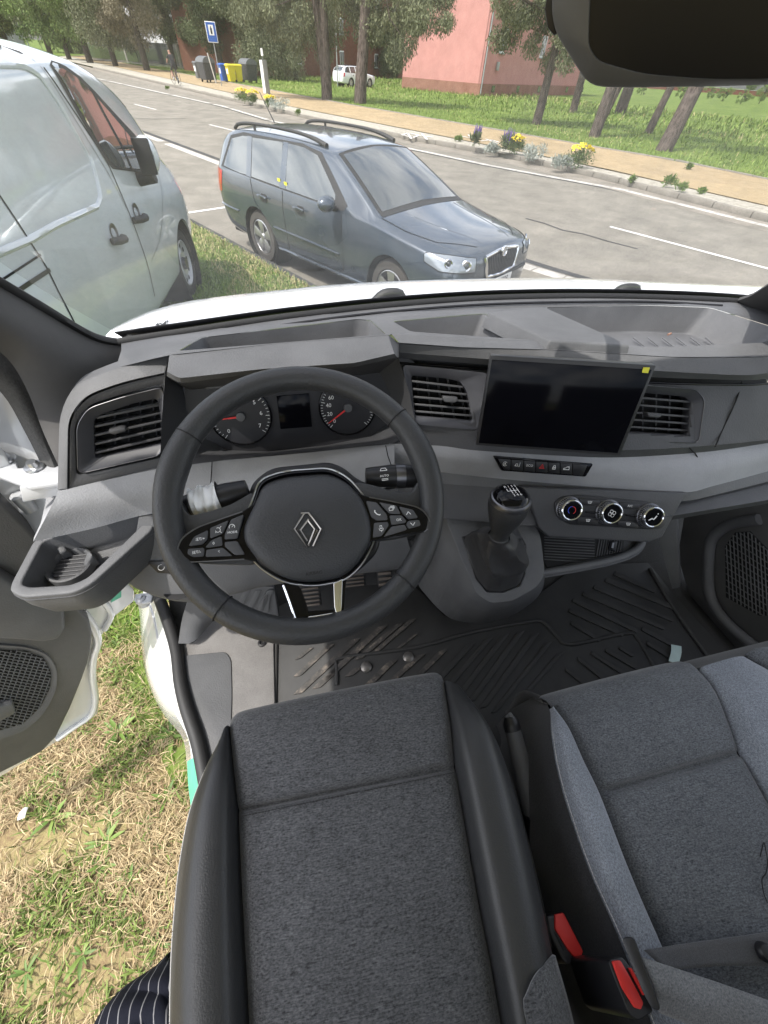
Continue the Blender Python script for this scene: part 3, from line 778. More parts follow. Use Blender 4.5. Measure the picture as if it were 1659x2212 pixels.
b = gz(392, 158); tree('leafy_tree', 'dark tree between the cyclist and the blue sign', b + Vector((2, 9, 0)), b + Vector((2, 9, 9)), .35, [(0, 0, 6.5, 4, 3, 5.2)], 12000, .55, DARK, .8, 'dark_bark', seed=13, nclump=26)
b = gz(470, 165); tree('leafy_tree', 'dark tree behind the blue sign', b + Vector((0, 5, 0)), b + Vector((0, 5, 9)), .3, [(0, 0, 6.0, 4.2, 3, 4.6)], 13000, .5, DARK, 1.0, 'dark_bark', seed=14, nclump=30)
b = gz(545, 172); tree('leafy_tree', 'dark tree behind the rubbish bins', b + Vector((1, 4, 0)), b + Vector((1, 4, 9)), .26, [(0, 0, 5.2, 4.2, 3, 4.2)], 17000, .5, GREY, 1.2, 'dark_bark', seed=15, nclump=30)
b = gz(640, 178); tree('leafy_tree', 'bushy tree between the rubbish bins and the pines', b + Vector((0, 3, 0)), b + Vector((0, 3, 8)), .22, [(0, 0, 4.2, 4.4, 2.4, 4.2)], 18000, .42, GREY, 1.2, 'dark_bark', seed=16, nclump=34)
b = gz(842, 172); tree('leafy_tree', 'dark shrubby tree at the left corner of the pink house', b + Vector((0, 6, 0)), b + Vector((0, 6, 7)), .2, [(0, 0, 3.9, 4.8, 2, 4.0)], 15000, .5, DARK, 1.0, 'dark_bark', seed=17, nclump=30)
for i, (px, py, dx, hh) in enumerate(((60, 112, 0, 16), (250, 125, 10, 17), (400, 130, 16, 18), (620, 150, 20, 16), (760, 160, 25, 15))):
    b = gz(px, py); b = b + Vector((dx * .3, 22, 0))
    tree('background_tree', ['tall tree far behind the white van roof', 'tall tree far behind the street bend', 'tall tree far behind the cyclist', 'tall tree far behind the rubbish bins', 'tall tree far behind the pines'][i], b, b + Vector((0, 0, hh * .8)), .4, [(0, 0, hh * .5, 11, 4, hh * .5)], 11000, 1.1, DARK if i % 2 else GREY, .8, 'dark_bark', group='tall trees far in the background', nclump=44, seed=30 + i)
b = gz(1560, 216); tree('shrub', 'leafy shrub on the rough ground at the right edge', b, b + Vector((0, 0, 1.6)), .05, [(0, 0, .9, 1.6, 1.0, .9)], 2500, .22, GREEN, .3, 'dark_bark', group='low shrubs', nclump=20, seed=41)
b = gz(1640, 222); tree('shrub', 'green shrub right of the leafy shrub at frame edge', b, b + Vector((0, 0, 2.4)), .05, [(0, 0, 1.4, 1.8, 1.2, 1.3)], 2500, .25, GREEN, .3, 'dark_bark', group='low shrubs', nclump=20, seed=42)

for i, (px, py, lb) in enumerate(((1480, 184, 'tree far behind the mirror on the right'), (1620, 194, 'tree at the far right edge'), (1740, 203, 'tree far right outside the pink house'))):
    b = gz(px, py); tree('background_tree', lb, b, b + Vector((0, 0, 9)), .3, [(0, 0, 5.5, 8, 4, 5.5)], 9000, .7, GREEN if i else GREY, .7, 'dark_bark', group='tall trees far in the background', nclump=36, seed=60 + i)
# ================================================================ BUILDINGS
def plaster(name, a, c, sc=1.2):
    m, N, L, b = new_mat(name); setp(b, rough=.95, spec=.1)
    v = coords(N, L, 'World'); f = noise(N, L, v, sc, 8, .7); g = noise(N, L, v, 18, 4, .6)
    L.new(ramp(N, L, f, [(.3, a), (.7, c)]), b.inputs['Base Color']); bump(N, L, b, g, .5, .02); return m
plaster('pink_plaster', (.42, .205, .185), (.50, .255, .23)); plaster('brown_plinth', (.20, .10, .075), (.30, .16, .12)); plaster('brick_red', (.12, .052, .038), (.19, .085, .06), 3)
plaster('pale_wall', (.60, .58, .62), (.72, .70, .74)); plaster('grey_wall', (.25, .25, .24), (.4, .4, .38)); plaster('concrete_light', (.42, .41, .38), (.58, .56, .52), 4)
simple('pane_dark', (.03, .035, .04), .06, coat=1.0); simple('frame_white', (.72, .72, .70), .5); simple('roof_tile', (.18, .07, .05), .85); simple('zinc', (.30, .31, .31), .5, metal=.3)
def wall_box(name, A, B, dep, h, z0, mat, parent):
    """box wall standing on the line A-B, depth dep to the left of it"""
    A, B = Vector((A.x, A.y, z0)), Vector((B.x, B.y, z0)); t = (B - A).normalized(); n = Vector((-t.y, t.x, 0)) * dep; u = Vector((0, 0, h))
    vs = [A, B, B + n, A + n, A + u, B + u, B + n + u, A + n + u]
    return mesh(name, vs, [(0, 3, 2, 1), (4, 5, 6, 7), (0, 1, 5, 4), (1, 2, 6, 5), (2, 3, 7, 6), (3, 0, 4, 7)], MATS[mat], parent, smooth=0)
def window(A, t, n, s, z, w, h, parent):
    """sash window on a wall: A wall start, t along, n outward"""
    c = A + t * s + Vector((0, 0, z + h / 2))
    f = obox('window', c + n * .02, t, (0, 0, 1), n, w, h, .08, MATS['frame_white'], parent, .01)
    for k in (-1, 1): obox('pane', c + t * k * w * .24 + n * .062, t, (0, 0, 1), n, w * .40, h * .86, .012, MATS['pane_dark'], f)
    obox('sill', c - Vector((0, 0, h / 2 + .04)) + n * .08, t, (0, 0, 1), n, w * 1.15, .06, .2, MATS['zinc'], f)
# pink house, corner towards the street
c0 = gz(1034, 207); c1 = gz(868, 190)
tl = (c1 - c0).normalized(); tr = Vector((-tl.y, tl.x, 0)); tr = tr if tr.x > 0 else -tr
ph = empty('pink_house', c0, 'pink rendered house with brown plinth behind the pines', 'house')
LW, RW, HH = (c1 - c0).length, 30.0, 8.5
def quad_wall(name, A, t, L, n, z0, z1, th, mat, parent):
    return obox(name, A + t * L / 2 - n * th / 2 + Vector((0, 0, (z0 + z1) / 2)), t, (0, 0, 1), n, L, z1 - z0, th, MATS[mat], parent)
nl = -tr; nr = -tl
quad_wall('wall', c0, tl, LW, nl, -.2, HH, .3, 'pink_plaster', ph); quad_wall('wall', c0 + nr * .001, tr, RW, nr, -.2, HH, .29, 'pink_plaster', ph)
quad_wall('plinth', c0 + nl * .04 + nr * .04, tl, LW + .05, nl, -.2, .85, .3, 'brown_plinth', ph); quad_wall('plinth', c0 + nr * .045, tr, RW, nr, -.2, .86, .3, 'brown_plinth', ph)
quad_wall('wall', c0 + tr * RW, tl, LW, tr, -.2, HH, .3, 'pink_plaster', ph)
rb = [c0 + nl * .5 + nr * .5, c0 + nl * .5 + tl * (LW + .5), c0 + tr * (RW + .5) + tl * (LW + .5), c0 + tr * (RW + .5) + nr * .5]
rb = [Vector((p.x, p.y, HH)) for p in rb]; rt = [p.lerp(sum(rb, Vector()) / 4, .55) + Vector((0, 0, 3)) for p in rb]
mesh('roof', rb + rt, [(0, 3, 2, 1), (4, 5, 6, 7), (0, 1, 5, 4), (1, 2, 6, 5), (2, 3, 7, 6), (3, 0, 4, 7)], MATS['roof_tile'], ph, smooth=0)
tube('downpipe', [c0 + nr * .12 + nl * .02 + tr * .1, c0 + nr * .12 + nl * .02 + tr * .1 + Vector((0, 0, HH))], .07, MATS['zinc'], ph, 8)
def sgn(px, t=tr): # distance along the right wall whose foot is seen at px
    best = min((abs(_px(c0 + t * s * .1)[0] - px), s * .1) for s in range(0, 300)); return best[1]
def _px(p):
    q = cam_rot.transposed() @ (p - EYE); return CX + F * q.x / -q.z, CY - F * q.y / -q.z
window(c0, tr, nr, sgn(1066), 3.0, 1.0, 1.6, ph)
for s in (sgn(1150), sgn(1210), sgn(1290), sgn(1400)): window(c0, tr, nr, s, 3.0, 1.2, 1.6, ph)
for s in (sgn(1062), sgn(1115), sgn(1160), sgn(1220), sgn(1265), sgn(1330)): obox('cellar_window', c0 + tr * s + nr * .06 + Vector((0, 0, .5)), tr, (0, 0, 1), nr, .7, .5, .05, MATS['pane_dark'], ph)
obox('meter_box', c0 + tr * sgn(1062) + nr * .15 + Vector((0, 0, 2.1)), tr, (0, 0, 1), nr, .35, .6, .2, MATS['grey_wall'], ph, .02)
# brick house far behind the bins
def far_house(name, label, pxa, pxb, py, back, h, mat, wins, dep=10, storey=3.0):
    A, B = gz(pxa, py), gz(pxb, py); A, B = A * (1 + back), B * (1 + back); A.z = B.z = 0
    e = empty(name, (A + B) / 2, label, 'house'); t = (B - A).normalized(); n = Vector((t.y, -t.x, 0)); n = n if n.dot(-A) > 0 else -n
    L = (B - A).length
    obox('wall', (A + B) / 2 - n * dep / 2 + Vector((0, 0, h / 2 - .1)), t, (0, 0, 1), n, L, h + .2, dep, MATS[mat], e)
    r = [A + n * .4 - t * .4, B + n * .4 + t * .4, B - n * (dep + .4) + t * .4, A - n * (dep + .4) - t * .4]; r = [p + Vector((0, 0, h)) for p in r]
    a, b2 = r[0].lerp(r[3], .5) + Vector((0, 0, 3)), r[1].lerp(r[2], .5) + Vector((0, 0, 3))
    mesh('roof', r + [a, b2], [(0, 1, 5, 4), (2, 3, 4, 5), (3, 0, 4), (1, 2, 5), (0, 3, 2, 1)], MATS['roof_tile'], e, smooth=0)
    for fl in range(int(h // storey)):
        for f in wins: window(A, t, n, L * f, 1.1 + fl * storey, 1.1, 1.5, e)
    return e
far_house('brick_house', 'red brick house half hidden behind the bins and trees', 535, 880, 176, .22, 9.0, 'brick_red', (.04, .13, .24, .36, .48, .6, .72, .85))
far_house('pale_house', 'pale house glimpsed through the dark trees behind the cyclist', 372, 425, 150, .35, 9.0, 'pale_wall', (.3, .7), 6)
far_house('grey_house', 'grey house in the far distance above the white van', -30, 60, 106, .15, 4.5, 'grey_wall', (.2, .45, .7))
# low wall far behind the trunks at the right
lw_ = empty('garden_wall', gz(1500, 197), 'low reddish garden wall far behind the leaning trunks', 'wall')
ga, gb_ = gz(1335, 186), gz(1700, 212); tt = (gb_ - ga).normalized(); nn = Vector((tt.y, -tt.x, 0))
obox('wall', (ga + gb_) / 2 + Vector((0, 0, .5)), tt, (0, 0, 1), nn, (gb_ - ga).length, 1.1, .3, MATS['brick_red'], lw_)
obox('coping', (ga + gb_) / 2 + Vector((0, 0, 1.08)), tt, (0, 0, 1), nn, (gb_ - ga).length, .08, .4, MATS['grey_wall'], lw_)
for i, (px, py, lb) in enumerate(((1385, 203, 'shrub by the garden wall left of the others'), (1470, 212, 'shrub in the grass below the mirror edge'), (1530, 211, 'shrub before the garden wall at right'), (1600, 222, 'wide low shrub on the right meadow'))):
    b = gz(px, py); tree('shrub', lb, b, b + Vector((0, 0, 1.5)), .05, [(0, 0, .8, 1.7, 1.0, .8)], 1600, .26, GREEN, .3, 'dark_bark', group='low shrubs', nclump=18, seed=80 + i)
# fence of concrete posts on the left
fe = empty('post_fence', gz(420, 152), 'fence of pale concrete posts with dark mesh panels along the verge', 'fence')
fp = [gz(x, y) for x, y in ((500, 156), (470, 154), (447, 152), (420, 150), (395, 148), (372, 146), (350, 144), (328, 142), (306, 140), (280, 137), (255, 134), (225, 131), (190, 127))]
for i, p in enumerate(fp):
    hgt = 2.3 if i not in (4, 9) else 2.7; w = .3 if i not in (4, 9) else .5
    obox('post', p + Vector((0, 0, hgt / 2)), (1, 0, 0), (0, 0, 1), (0, 1, 0), w, hgt, w, MATS['concrete_light'], fe, .02)
    if i: 
        a, b2 = fp[i - 1], p; t = (b2 - a).normalized(); n = Vector((-t.y, t.x, 0))
        obox('mesh_panel', (a + b2) / 2 + Vector((0, 0, 1.15)) + n * .2, t, (0, 0, 1), n, (b2 - a).length, 1.9, .04, MATS['grey_wall'] if 0 else MATS['pane_dark'], fe)
        obox('base_panel', (a + b2) / 2 + Vector((0, 0, .12)), t, (0, 0, 1), n, (b2 - a).length - .3, .24, .06, MATS['concrete_light'], fe)

# ================================================================ STREET FURNITURE
def bin_round(px, py, label, lid, seed):
    p = gz(px, py); e = empty('rubbish_container', p, label, 'container', 'rubbish containers beyond the pavement')
    W, D, H = 1.35, 1.1, 1.15
    a = math.atan2(RD.y, RD.x); u = Vector((math.cos(a), math.sin(a), 0)); v = Vector((-u.y, u.x, 0))
    def ringp(s, z): return [p + u * x * s + v * y * s + Vector((0, 0, z)) for x, y in ((-W / 2, -D / 2), (W / 2, -D / 2), (W / 2, D / 2), (-W / 2, D / 2))]
    lo, hi = rounded(ringp(.86, .16), .08), rounded(ringp(1, H), .08)
    k = len(lo); mesh('body', lo + hi, [tuple(range(k))[::-1], tuple(range(k, 2 * k))] + [(i, (i + 1) % k, k + (i + 1) % k, k + i) for i in range(k)], MATS['bin_dark'], e)
    prof = []
    L = []
    for i in range(9):
        th = math.pi * i / 8; L.append((-D / 2 * 1.03 * math.cos(th), H + .36 * math.sin(th)))
    vs = [p + u * s * W * .53 + v * y + Vector((0, 0, z)) for s in (-1, 1) for y, z in L]
    mesh('lid', vs, [tuple(range(9)), tuple(range(9, 18))[::-1]] + [(i, i + 1, 10 + i, 9 + i) for i in range(8)] + [(0, 9, 17, 8)], MATS[lid], e, smooth=40)
    for sx in (-1, 1):
        for sy in (-1, 1): lathe('wheel', [(0, -.03), (.08, -.03), (.08, .03), (0, .03)], p + u * sx * W * .36 + v * sy * D * .34 + Vector((0, 0, .08)), u, MATS['tyre'], e, 10)
def bin_small(px, py, mat, label):
    p = gz(px, py); e = empty('wheelie_bin', p, label, 'bin', 'sorted waste bins beyond the pavement')
    a = math.atan2(RD.y, RD.x); u = Vector((math.cos(a), math.sin(a), 0)); v = Vector((-u.y, u.x, 0))
    def q(s, z, dv=0): return rounded([p + u * x * s + v * (y * s + dv) + Vector((0, 0, z)) for x, y in ((-.3, -.34), (.3, -.34), (.3, .34), (-.3, .34))], .04)
    lo, hi = q(.8, .08), q(1, 1.0); k = len(lo)
    mesh('body', lo + hi, [tuple(range(k))[::-1], tuple(range(k, 2 * k))] + [(i, (i + 1) % k, k + (i + 1) % k, k + i) for i in range(k)], MATS[mat], e)
    A, B, C = q(1.1, 1.0), q(1.1, 1.06), q(.9, 1.13)
    mesh('lid', A + B + C, [tuple(range(k))[::-1], tuple(range(2 * k, 3 * k))] + [(j * k + i, j * k + (i + 1) % k, (j + 1) * k + (i + 1) % k, (j + 1) * k + i) for j in range(2) for i in range(k)], MATS[mat], e)
    for s in (-1, 1): lathe('wheel', [(0, -.025), (.1, -.025), (.1, .025), (0, .025)], p + u * s * .27 + v * .3 + Vector((0, 0, .1)), u, MATS['tyre'], e, 10)
    f = -v if v.dot(p) > 0 else v
    obox('sticker', p + f * .325 + Vector((0, 0, .72)) , u, (0, 0, 1), f, .32, .42, .006, MATS['frame_white'], e)
simple('bin_dark', (.035, .037, .042), .5); simple('bin_blue', (.02, .10, .42), .45); simple('bin_yellow', (.62, .52, .02), .45); simple('bin_grey', (.10, .105, .11), .5)
bin_round(452, 178, 'dark rounded rubbish container left of the blue sign pole', 'bin_grey', 1)
bin_round(541, 179, 'dark rounded rubbish container right of the yellow bins', 'bin_grey', 2)
bin_small(486, 177, 'bin_blue', 'blue waste bin right of the sign pole')
bin_small(502, 178.5, 'bin_yellow', 'yellow waste bin next to the blue one')
bin_small(517, 178.5, 'bin_yellow', 'yellow waste bin next to the dark rounded container')
bin_small(433, 172, 'bin_grey', 'small grey bin at the left end of the row')
# blue square sign on pole
p = gz(479, 186); d = -Vector((p.x, p.y, 0)).normalized(); u = Vector((-d.y, d.x, 0)); u = u if u.x > 0 else -u
e = empty('road_sign', p, 'square blue road sign with white square on tall grey pole', 'sign')
tube('pole', [p, p + Vector((-.02, 0, 3.1))], .035, MATS['zinc'], e, 8)
sgp = p + Vector((-.02, 0, 2.75)) + d * .05
simple('sign_blue', (.015, .09, .36), .4)
bl = obox('sign_plate', sgp, u, (0, 0, 1), d, .74, 1.02, .03, MATS['frame_white'], e, .02)
obox('blue_field', sgp + d * .018, u, (0, 0, 1), d, .66, .94, .006, MATS['sign_blue'], bl)
obox('white_square', sgp + d * .024 + Vector((0, 0, .1)), u, (0, 0, 1), d, .36, .5, .006, MATS['frame_white'], bl)
obox('pictogram', sgp + d * .03 + Vector((0, 0, .06)), u, (0, 0, 1), d, .13, .30, .006, MATS['print_black'], bl)
obox('pictogram', sgp + d * .03 + Vector((0, 0, .25)), u, (0, 0, 1), d, .05, .08, .006, MATS['print_black'], bl)
p = gz(467, 180) ; tube('leaning_post', [p, p + Vector((-.25, 0, 1.7))], .05, MATS['concrete_light'], None, 8)
tag(bpy.data.objects['leaning_post'], 'thin pale leaning post beside the blue sign pole', 'post')
# white cabinet pillar with small sign
p = gz(577, 203); u = RD; v = RN
e = empty('cabinet_pillar', p, 'tall narrow white cabinet pillar with a small plate on top', 'pillar')
obox('cabinet', p + Vector((0, 0, .8)), u, (0, 0, 1), v, .38, 1.6, .34, MATS['grey_wall'], e, .01)
obox('front_door', p + Vector((0, 0, .8)) - v * .172 , u, (0, 0, 1), v, .36, 1.56, .03, MATS['frame_white'], e, .005)
tube('rod', [p + Vector((0, 0, 1.6)), p + Vector((0, 0, 1.85))], .015, MATS['zinc'], e, 6)
obox('small_plate', p + Vector((0, 0, 1.95)), u, (0, 0, 1), v, .26, .34, .02, MATS['frame_white'], e)
p = gz(729.5, 187); tube('thin_pole', [p, p + Vector((0, 0, 4.2))], .05, MATS['zinc'], None, 8); tag(bpy.data.objects['thin_pole'], 'thin grey pole behind the double-trunk pine', 'pole')
p = gz(64, 102); tube('lamp_post', [p, p + Vector((0, 0, 9))], .14, MATS['zinc'], None, 8); tag(bpy.data.objects['lamp_post'], 'grey lamp post behind the white van roof', 'lamp post')
p = gz(92, 108); d = -Vector((p.x, p.y, 0)).normalized(); u = Vector((-d.y, d.x, 0))
e = empty('advert_board', p, 'small red and white board on a post above the van roof', 'sign'); tube('post', [p, p + Vector((0, 0, 2.4))], .06, MATS['zinc'], e, 6)
obox('board', p + Vector((0, 0, 3.4)), u, (0, 0, 1), d, 1.6, 2.2, .1, MATS['print_red'], e); obox('white_stripe', p + Vector((0, 0, 3.5)) + d * .06, u, (0, 0, 1), d, .5, 1.5, .02, MATS['frame_white'], e)

# ================================================================ FLOWERS IN THE KERB BED
simple('petal_yellow', (.72, .58, .03), .6); simple('petal_purple', (.10, .06, .22), .7)
def plant(px, py, label, kind, w, h, seed, cat='plant', group='plants in the gravel strip by the kerb'):
    r = random.Random(seed); p = gz(px, py, -.01); e = empty('kerb_plant', p, label, cat, group)
    col = {'yellow': ((.05, .09, .03), (.13, .17, .06)), 'silver': ((.20, .23, .20), (.42, .45, .40)), 'salvia': ((.05, .075, .03), (.12, .15, .07)), 'weed': ((.06, .11, .02), (.15, .22, .05))}[kind]
    n = {'yellow': 900, 'silver': 800, 'salvia': 350, 'weed': 260}[kind]
    leaf_cloud('foliage', [(p.x + r.gauss(0, w * .25), p.y + r.gauss(0, w * .2), p.z + h * r.uniform(.25, .6), w * .33) for _ in range(8)], n, .10 if kind != 'salvia' else .16, col, -.8, e, .25)
    if kind == 'yellow':
        for i in range(70):
            a = r.uniform(0, 6.28); rr = w * .5 * math.sqrt(r.random()); q = p + Vector((math.cos(a) * rr, math.sin(a) * rr, h * (.72 + .3 * (1 - rr / w * 1.4)) + r.uniform(-.04, .04)))
            put(FLOWER, 'flower', q, a, e, (1, 1, 1), (r.uniform(-.5, .5) - .35, r.uniform(-.4, .4)))
    if kind == 'salvia':
        for i in range(16):
            q = p + Vector((r.gauss(0, w * .22), r.gauss(0, w * .2), h * .45)); t = q + Vector((r.uniform(-.07, .07), r.uniform(-.06, .06), h * r.uniform(.4, .62)))
            tube('flower_spike', [q, q.lerp(t, .5), t], [.012, .022, .006], MATS['petal_purple'], e, 5)
    return e
FLOWER = proto(lathe('flower', [(0, .012), (.022, .010), (.043, .0), (.022, -.010), (0, -.012)], (0, 0, 0), (0, 0, 1), MATS['petal_yellow'], None, 7))
plant(1245, 362, 'round bush of bright yellow daisies by the far kerb', 'yellow', .75, .55, 1)
plant(1206, 362, 'silver-leaved plant left of the round yellow bush', 'silver', .5, .35, 2)
plant(1112, 334, 'small yellow daisy clump beside the purple spikes', 'yellow', .5, .5, 3)
plant(1143, 345, 'silver-leaved plant between the two yellow clumps', 'silver', .75, .42, 4)
plant(1090, 332, 'purple flower spikes next to the small daisy clump', 'salvia', .38, .62, 5)
plant(1025, 322, 'purple flower spikes furthest left along the kerb', 'salvia', .32, .62, 6)
plant(1062, 330, 'low grey-green plant between the two purple clumps', 'silver', .4, .25, 7)
plant(525, 222, 'yellow flowering clump left of three beyond the car roof', 'yellow', .7, .6, 8)
plant(549, 227, 'yellow flowering clump in the middle of three beyond the car roof', 'yellow', .7, .6, 9)
plant(585, 234, 'yellow flowers on grey foliage right of three beyond the car roof', 'yellow', .6, .5, 10)
plant(600, 238, 'silver-leaved plant below the white pillar', 'silver', .7, .5, 11)
for i, (x, y, lb) in enumerate(((1363, 393, 'weed in the gravel right of the daisies'), (1470, 414, 'weed in front of the ochre pavement at right'), (1515, 418, 'sparse tall weed at the right kerb'), (645, 250, 'dark weed behind the car aerial'), (362, 193, 'green weed on the kerb by the cyclist'), (1485, 367, 'grass tuft on the far pavement edge'), (1440, 405, 'tiny weed in the white gravel'), (990, 305, 'weed behind the car windscreen'))):
    plant(x, y, lb, 'weed', (.10, .2, .12, .24, .14, .17, .3, .2, .12, .1, .15)[i], (.10, .2, .1, .26, .16, .18, .3, .16, .14, .08, .14)[i], 50 + i, 'weed', 'weeds along the kerb')

# ================================================================ CYCLIST
def skin_body(name, joints, bones, mat, parent, sub=2):
    names = list(joints); me = bpy.data.meshes.new(name)
    me.from_pydata([joints[k][0] for k in names], [(names.index(a), names.index(b)) for a, b in bones], [])
    o = bpy.data.objects.new(name, me); COL.objects.link(o)
    md = o.modifiers.new('s', 'SKIN'); md.use_smooth_shade = True
    for i, k in enumerate(names):
        r = joints[k][1]; me.skin_vertices[0].data[i].radius = (r, r) if not isinstance(r, tuple) else r
    me.skin_vertices[0].data[0].use_root = True
    o.modifiers.new('u', 'SUBSURF').levels = sub; o.modifiers['u'].render_levels = sub
    bpy.context.view_layer.update()
    m2 = bpy.data.meshes.new_from_object(o.evaluated_get(bpy.context.evaluated_depsgraph_get()))
    bpy.data.objects.remove(o); m2.materials.clear()
    return m2
simple('skin', (.36, .20, .145), .55); simple('cloth_black', (.018, .018, .022), .85); simple('sock_white', (.5, .5, .5), .8); simple('shoe', (.03, .03, .03), .6)
def cyclist():
    g = gz(383, 184); h = -RD if (-RD).y > 0 else RD      # riding away along the pavement
    s = Vector((h.y, -h.x, 0))                             # rider's right
    def P(f, r, z): return g + h * f + s * r + Vector((0, 0, z))
    bk = empty('bicycle', g, 'dark bicycle ridden away along the ochre pavement', 'bicycle')
    for f in (-.52, .52):
        w = lathe('wheel', [(.34, -.016), (.355, 0), (.34, .016), (.325, 0), (.34, -.016)], P(f, 0, .355), s, MATS['tyre'], bk, 28)
        for i in range(7):
            a = math.pi * i / 7; dv = h * math.cos(a) * .33 + Vector((0, 0, math.sin(a) * .33)); tube('spoke', [P(f, 0, .355) - dv, P(f, 0, .355) + dv], .002, MATS['steel_dark'], w, 4)
    for a, b in (((-.52, 0, .355), (-.1, 0, .30)), ((-.1, 0, .30), (-.22, 0, .95)), ((-.1, 0, .30), (.40, 0, .85)), ((-.18, 0, .82), (.38, 0, .92)), ((.52, 0, .355), (.36, 0, 1.0)), ((-.52, 0, .355), (-.2, 0, .85))):
        tube('frame_tube', [P(*a), P(*b)], .02, MATS['shoe'], bk, 6)
    tube('handlebar', [P(.30, -.28, 1.06), P(.38, -.1, 1.03), P(.38, .1, 1.03), P(.30, .28, 1.06)], .016, MATS['shoe'], bk, 6, n=10)
    sheet('saddle', [[P(-.36, -.08, .97), P(-.36, .08, .97)], [P(-.2, -.06, .985), P(-.2, .06, .985)], [P(-.06, -.02, .97), P(-.06, .02, .97)]], MATS['shoe'], bk, 4, 6, .03)
    lathe('chainring', [(0, -.01), (.09, -.01), (.09, .01), (0, .01)], P(-.1, .07, .30), s, MATS['satin_metal'], bk, 14)
    pr = empty('person', g, 'cyclist seen from behind in black shirt and shorts with white socks', 'person')
    J = {'pel': (P(-.2, 0, 1.02), .13), 'sp': (P(-.12, 0, 1.22), .135), 'ch': (P(-.02, 0, 1.42), .15), 'nk': (P(.05, 0, 1.56), .06), 'hd': (P(.08, 0, 1.66), .085), 'ht': (P(.08, 0, 1.74), .075),
         'shl': (P(.02, -.19, 1.46), .07), 'ell': (P(.14, -.27, 1.22), .05), 'hal': (P(.30, -.25, 1.10), .042), 'shr': (P(.02, .19, 1.46), .07), 'elr': (P(.14, .27, 1.22), .05), 'har': (P(.30, .25, 1.10), .042),
         'hil': (P(-.18, -.10, .98), .10), 'knl': (P(.16, -.13, .72), .07), 'anl': (P(-.02, -.13, .34), .045), 'tol': (P(.14, -.13, .24), .04),
         'hir': (P(-.18, .10, .98), .10), 'knr': (P(.10, .13, .62), .07), 'anr': (P(-.16, .13, .20), .045), 'tor': (P(.0, .13, .11), .04)}
    Bn = [('pel', 'sp'), ('sp', 'ch'), ('ch', 'nk'), ('nk', 'hd'), ('hd', 'ht'), ('ch', 'shl'), ('shl', 'ell'), ('ell', 'hal'), ('ch', 'shr'), ('shr', 'elr'), ('elr', 'har'), ('pel', 'hil'), ('hil', 'knl'), ('knl', 'anl'), ('anl', 'tol'), ('pel', 'hir'), ('hir', 'knr'), ('knr', 'anr'), ('anr', 'tor')]
    me = skin_body('body', J, Bn, None, pr)
    for k in ('skin', 'cloth_black', 'sock_white', 'shoe'): me.materials.append(MATS[k])
    for f in me.polygons:
        c = f.center; z = c.z - g.z; arm = abs((c - g).dot(s)) > .215 and z > .95
        f.material_index = 0 if z > 1.545 else (0 if arm and z < 1.32 else (1 if z > .74 else (0 if z > .42 else (2 if z > .27 else 3))))
    finish('body', me, None, pr, 180)
cyclist()
# ================================================================ CARS
def loft_body(st, arches, wr, sub=3, creases=()):
    """st: stations (x, z0, y0, [(y, z) x5], zc); returns (evaluated mesh, bvh) with wheel arches cut out"""
    verts, faces = [], []; M_ = 9
    for x, z0, y0, pts, zc in st:
        half = [(0, z0), (y0, z0)] + pts + [(0, zc)]
        M_ = len(half)
        verts += [(x, -y, z) for y, z in half] + [(x, y, z) for y, z in half[1:-1]][::-1]
    k = len(verts) // len(st)
    for i in range(len(st) - 1):
        for j in range(k): faces.append((i * k + j, (i + 1) * k + j, (i + 1) * k + (j + 1) % k, i * k + (j + 1) % k))
    faces.append(tuple(range(k))); faces.append(tuple(range((len(st) - 1) * k, len(st) * k))[::-1])
    me = bpy.data.meshes.new('b'); me.from_pydata(verts, [], faces); me.update()
    bm = bmesh.new(); bm.from_mesh(me); bmesh.ops.recalc_face_normals(bm, faces=bm.faces); bm.to_mesh(me); bm.free()
    bm = bmesh.new(); bm.from_mesh(me); cl = bm.edges.layers.float.get('crease_edge') or bm.edges.layers.float.new('crease_edge'); bm.verts.ensure_lookup_table(); hm = len(st[0][3]) + 3
    for e in bm.edges:
        i0, j0 = divmod(e.verts[0].index, k); i1, j1 = divmod(e.verts[1].index, k)
        if i0 != i1 and j0 == j1:
            jj = min(j0, k - j0); e[cl] = {1: .6, 2: .35, 4: .25, 5: .55, 6: .5}.get(jj, 0)
        elif i0 == i1 and i0 in creases: e[cl] = .5
    bm.to_mesh(me); bm.free()
    o = bpy.data.objects.new('b', me); COL.objects.link(o); s = o.modifiers.new('s', 'SUBSURF'); s.levels = s.render_levels = sub
    cut = []
    for ax in arches:
        for sy in (-1, 1):
            c = lathe('cut', [(0, .55), (wr, .55), (wr, 1.3), (0, 1.3)], (ax, 0, wr * .86), (0, sy, 0), MATS['void'], None, 40); cut.append(c)
            m = o.modifiers.new('b', 'BOOLEAN'); m.object = c; m.operation = 'DIFFERENCE'; m.solver = 'EXACT'
    bpy.context.view_layer.update()
    dg = bpy.context.evaluated_depsgraph_get(); me2 = bpy.data.meshes.new_from_object(o.evaluated_get(dg))
    for c in cut + [o]: bpy.data.objects.remove(c)
    me2.materials.clear()
    bm = bmesh.new(); bm.from_mesh(me2); bvh = BVHTree.FromBMesh(bm); bm.free()
    return me2, bvh
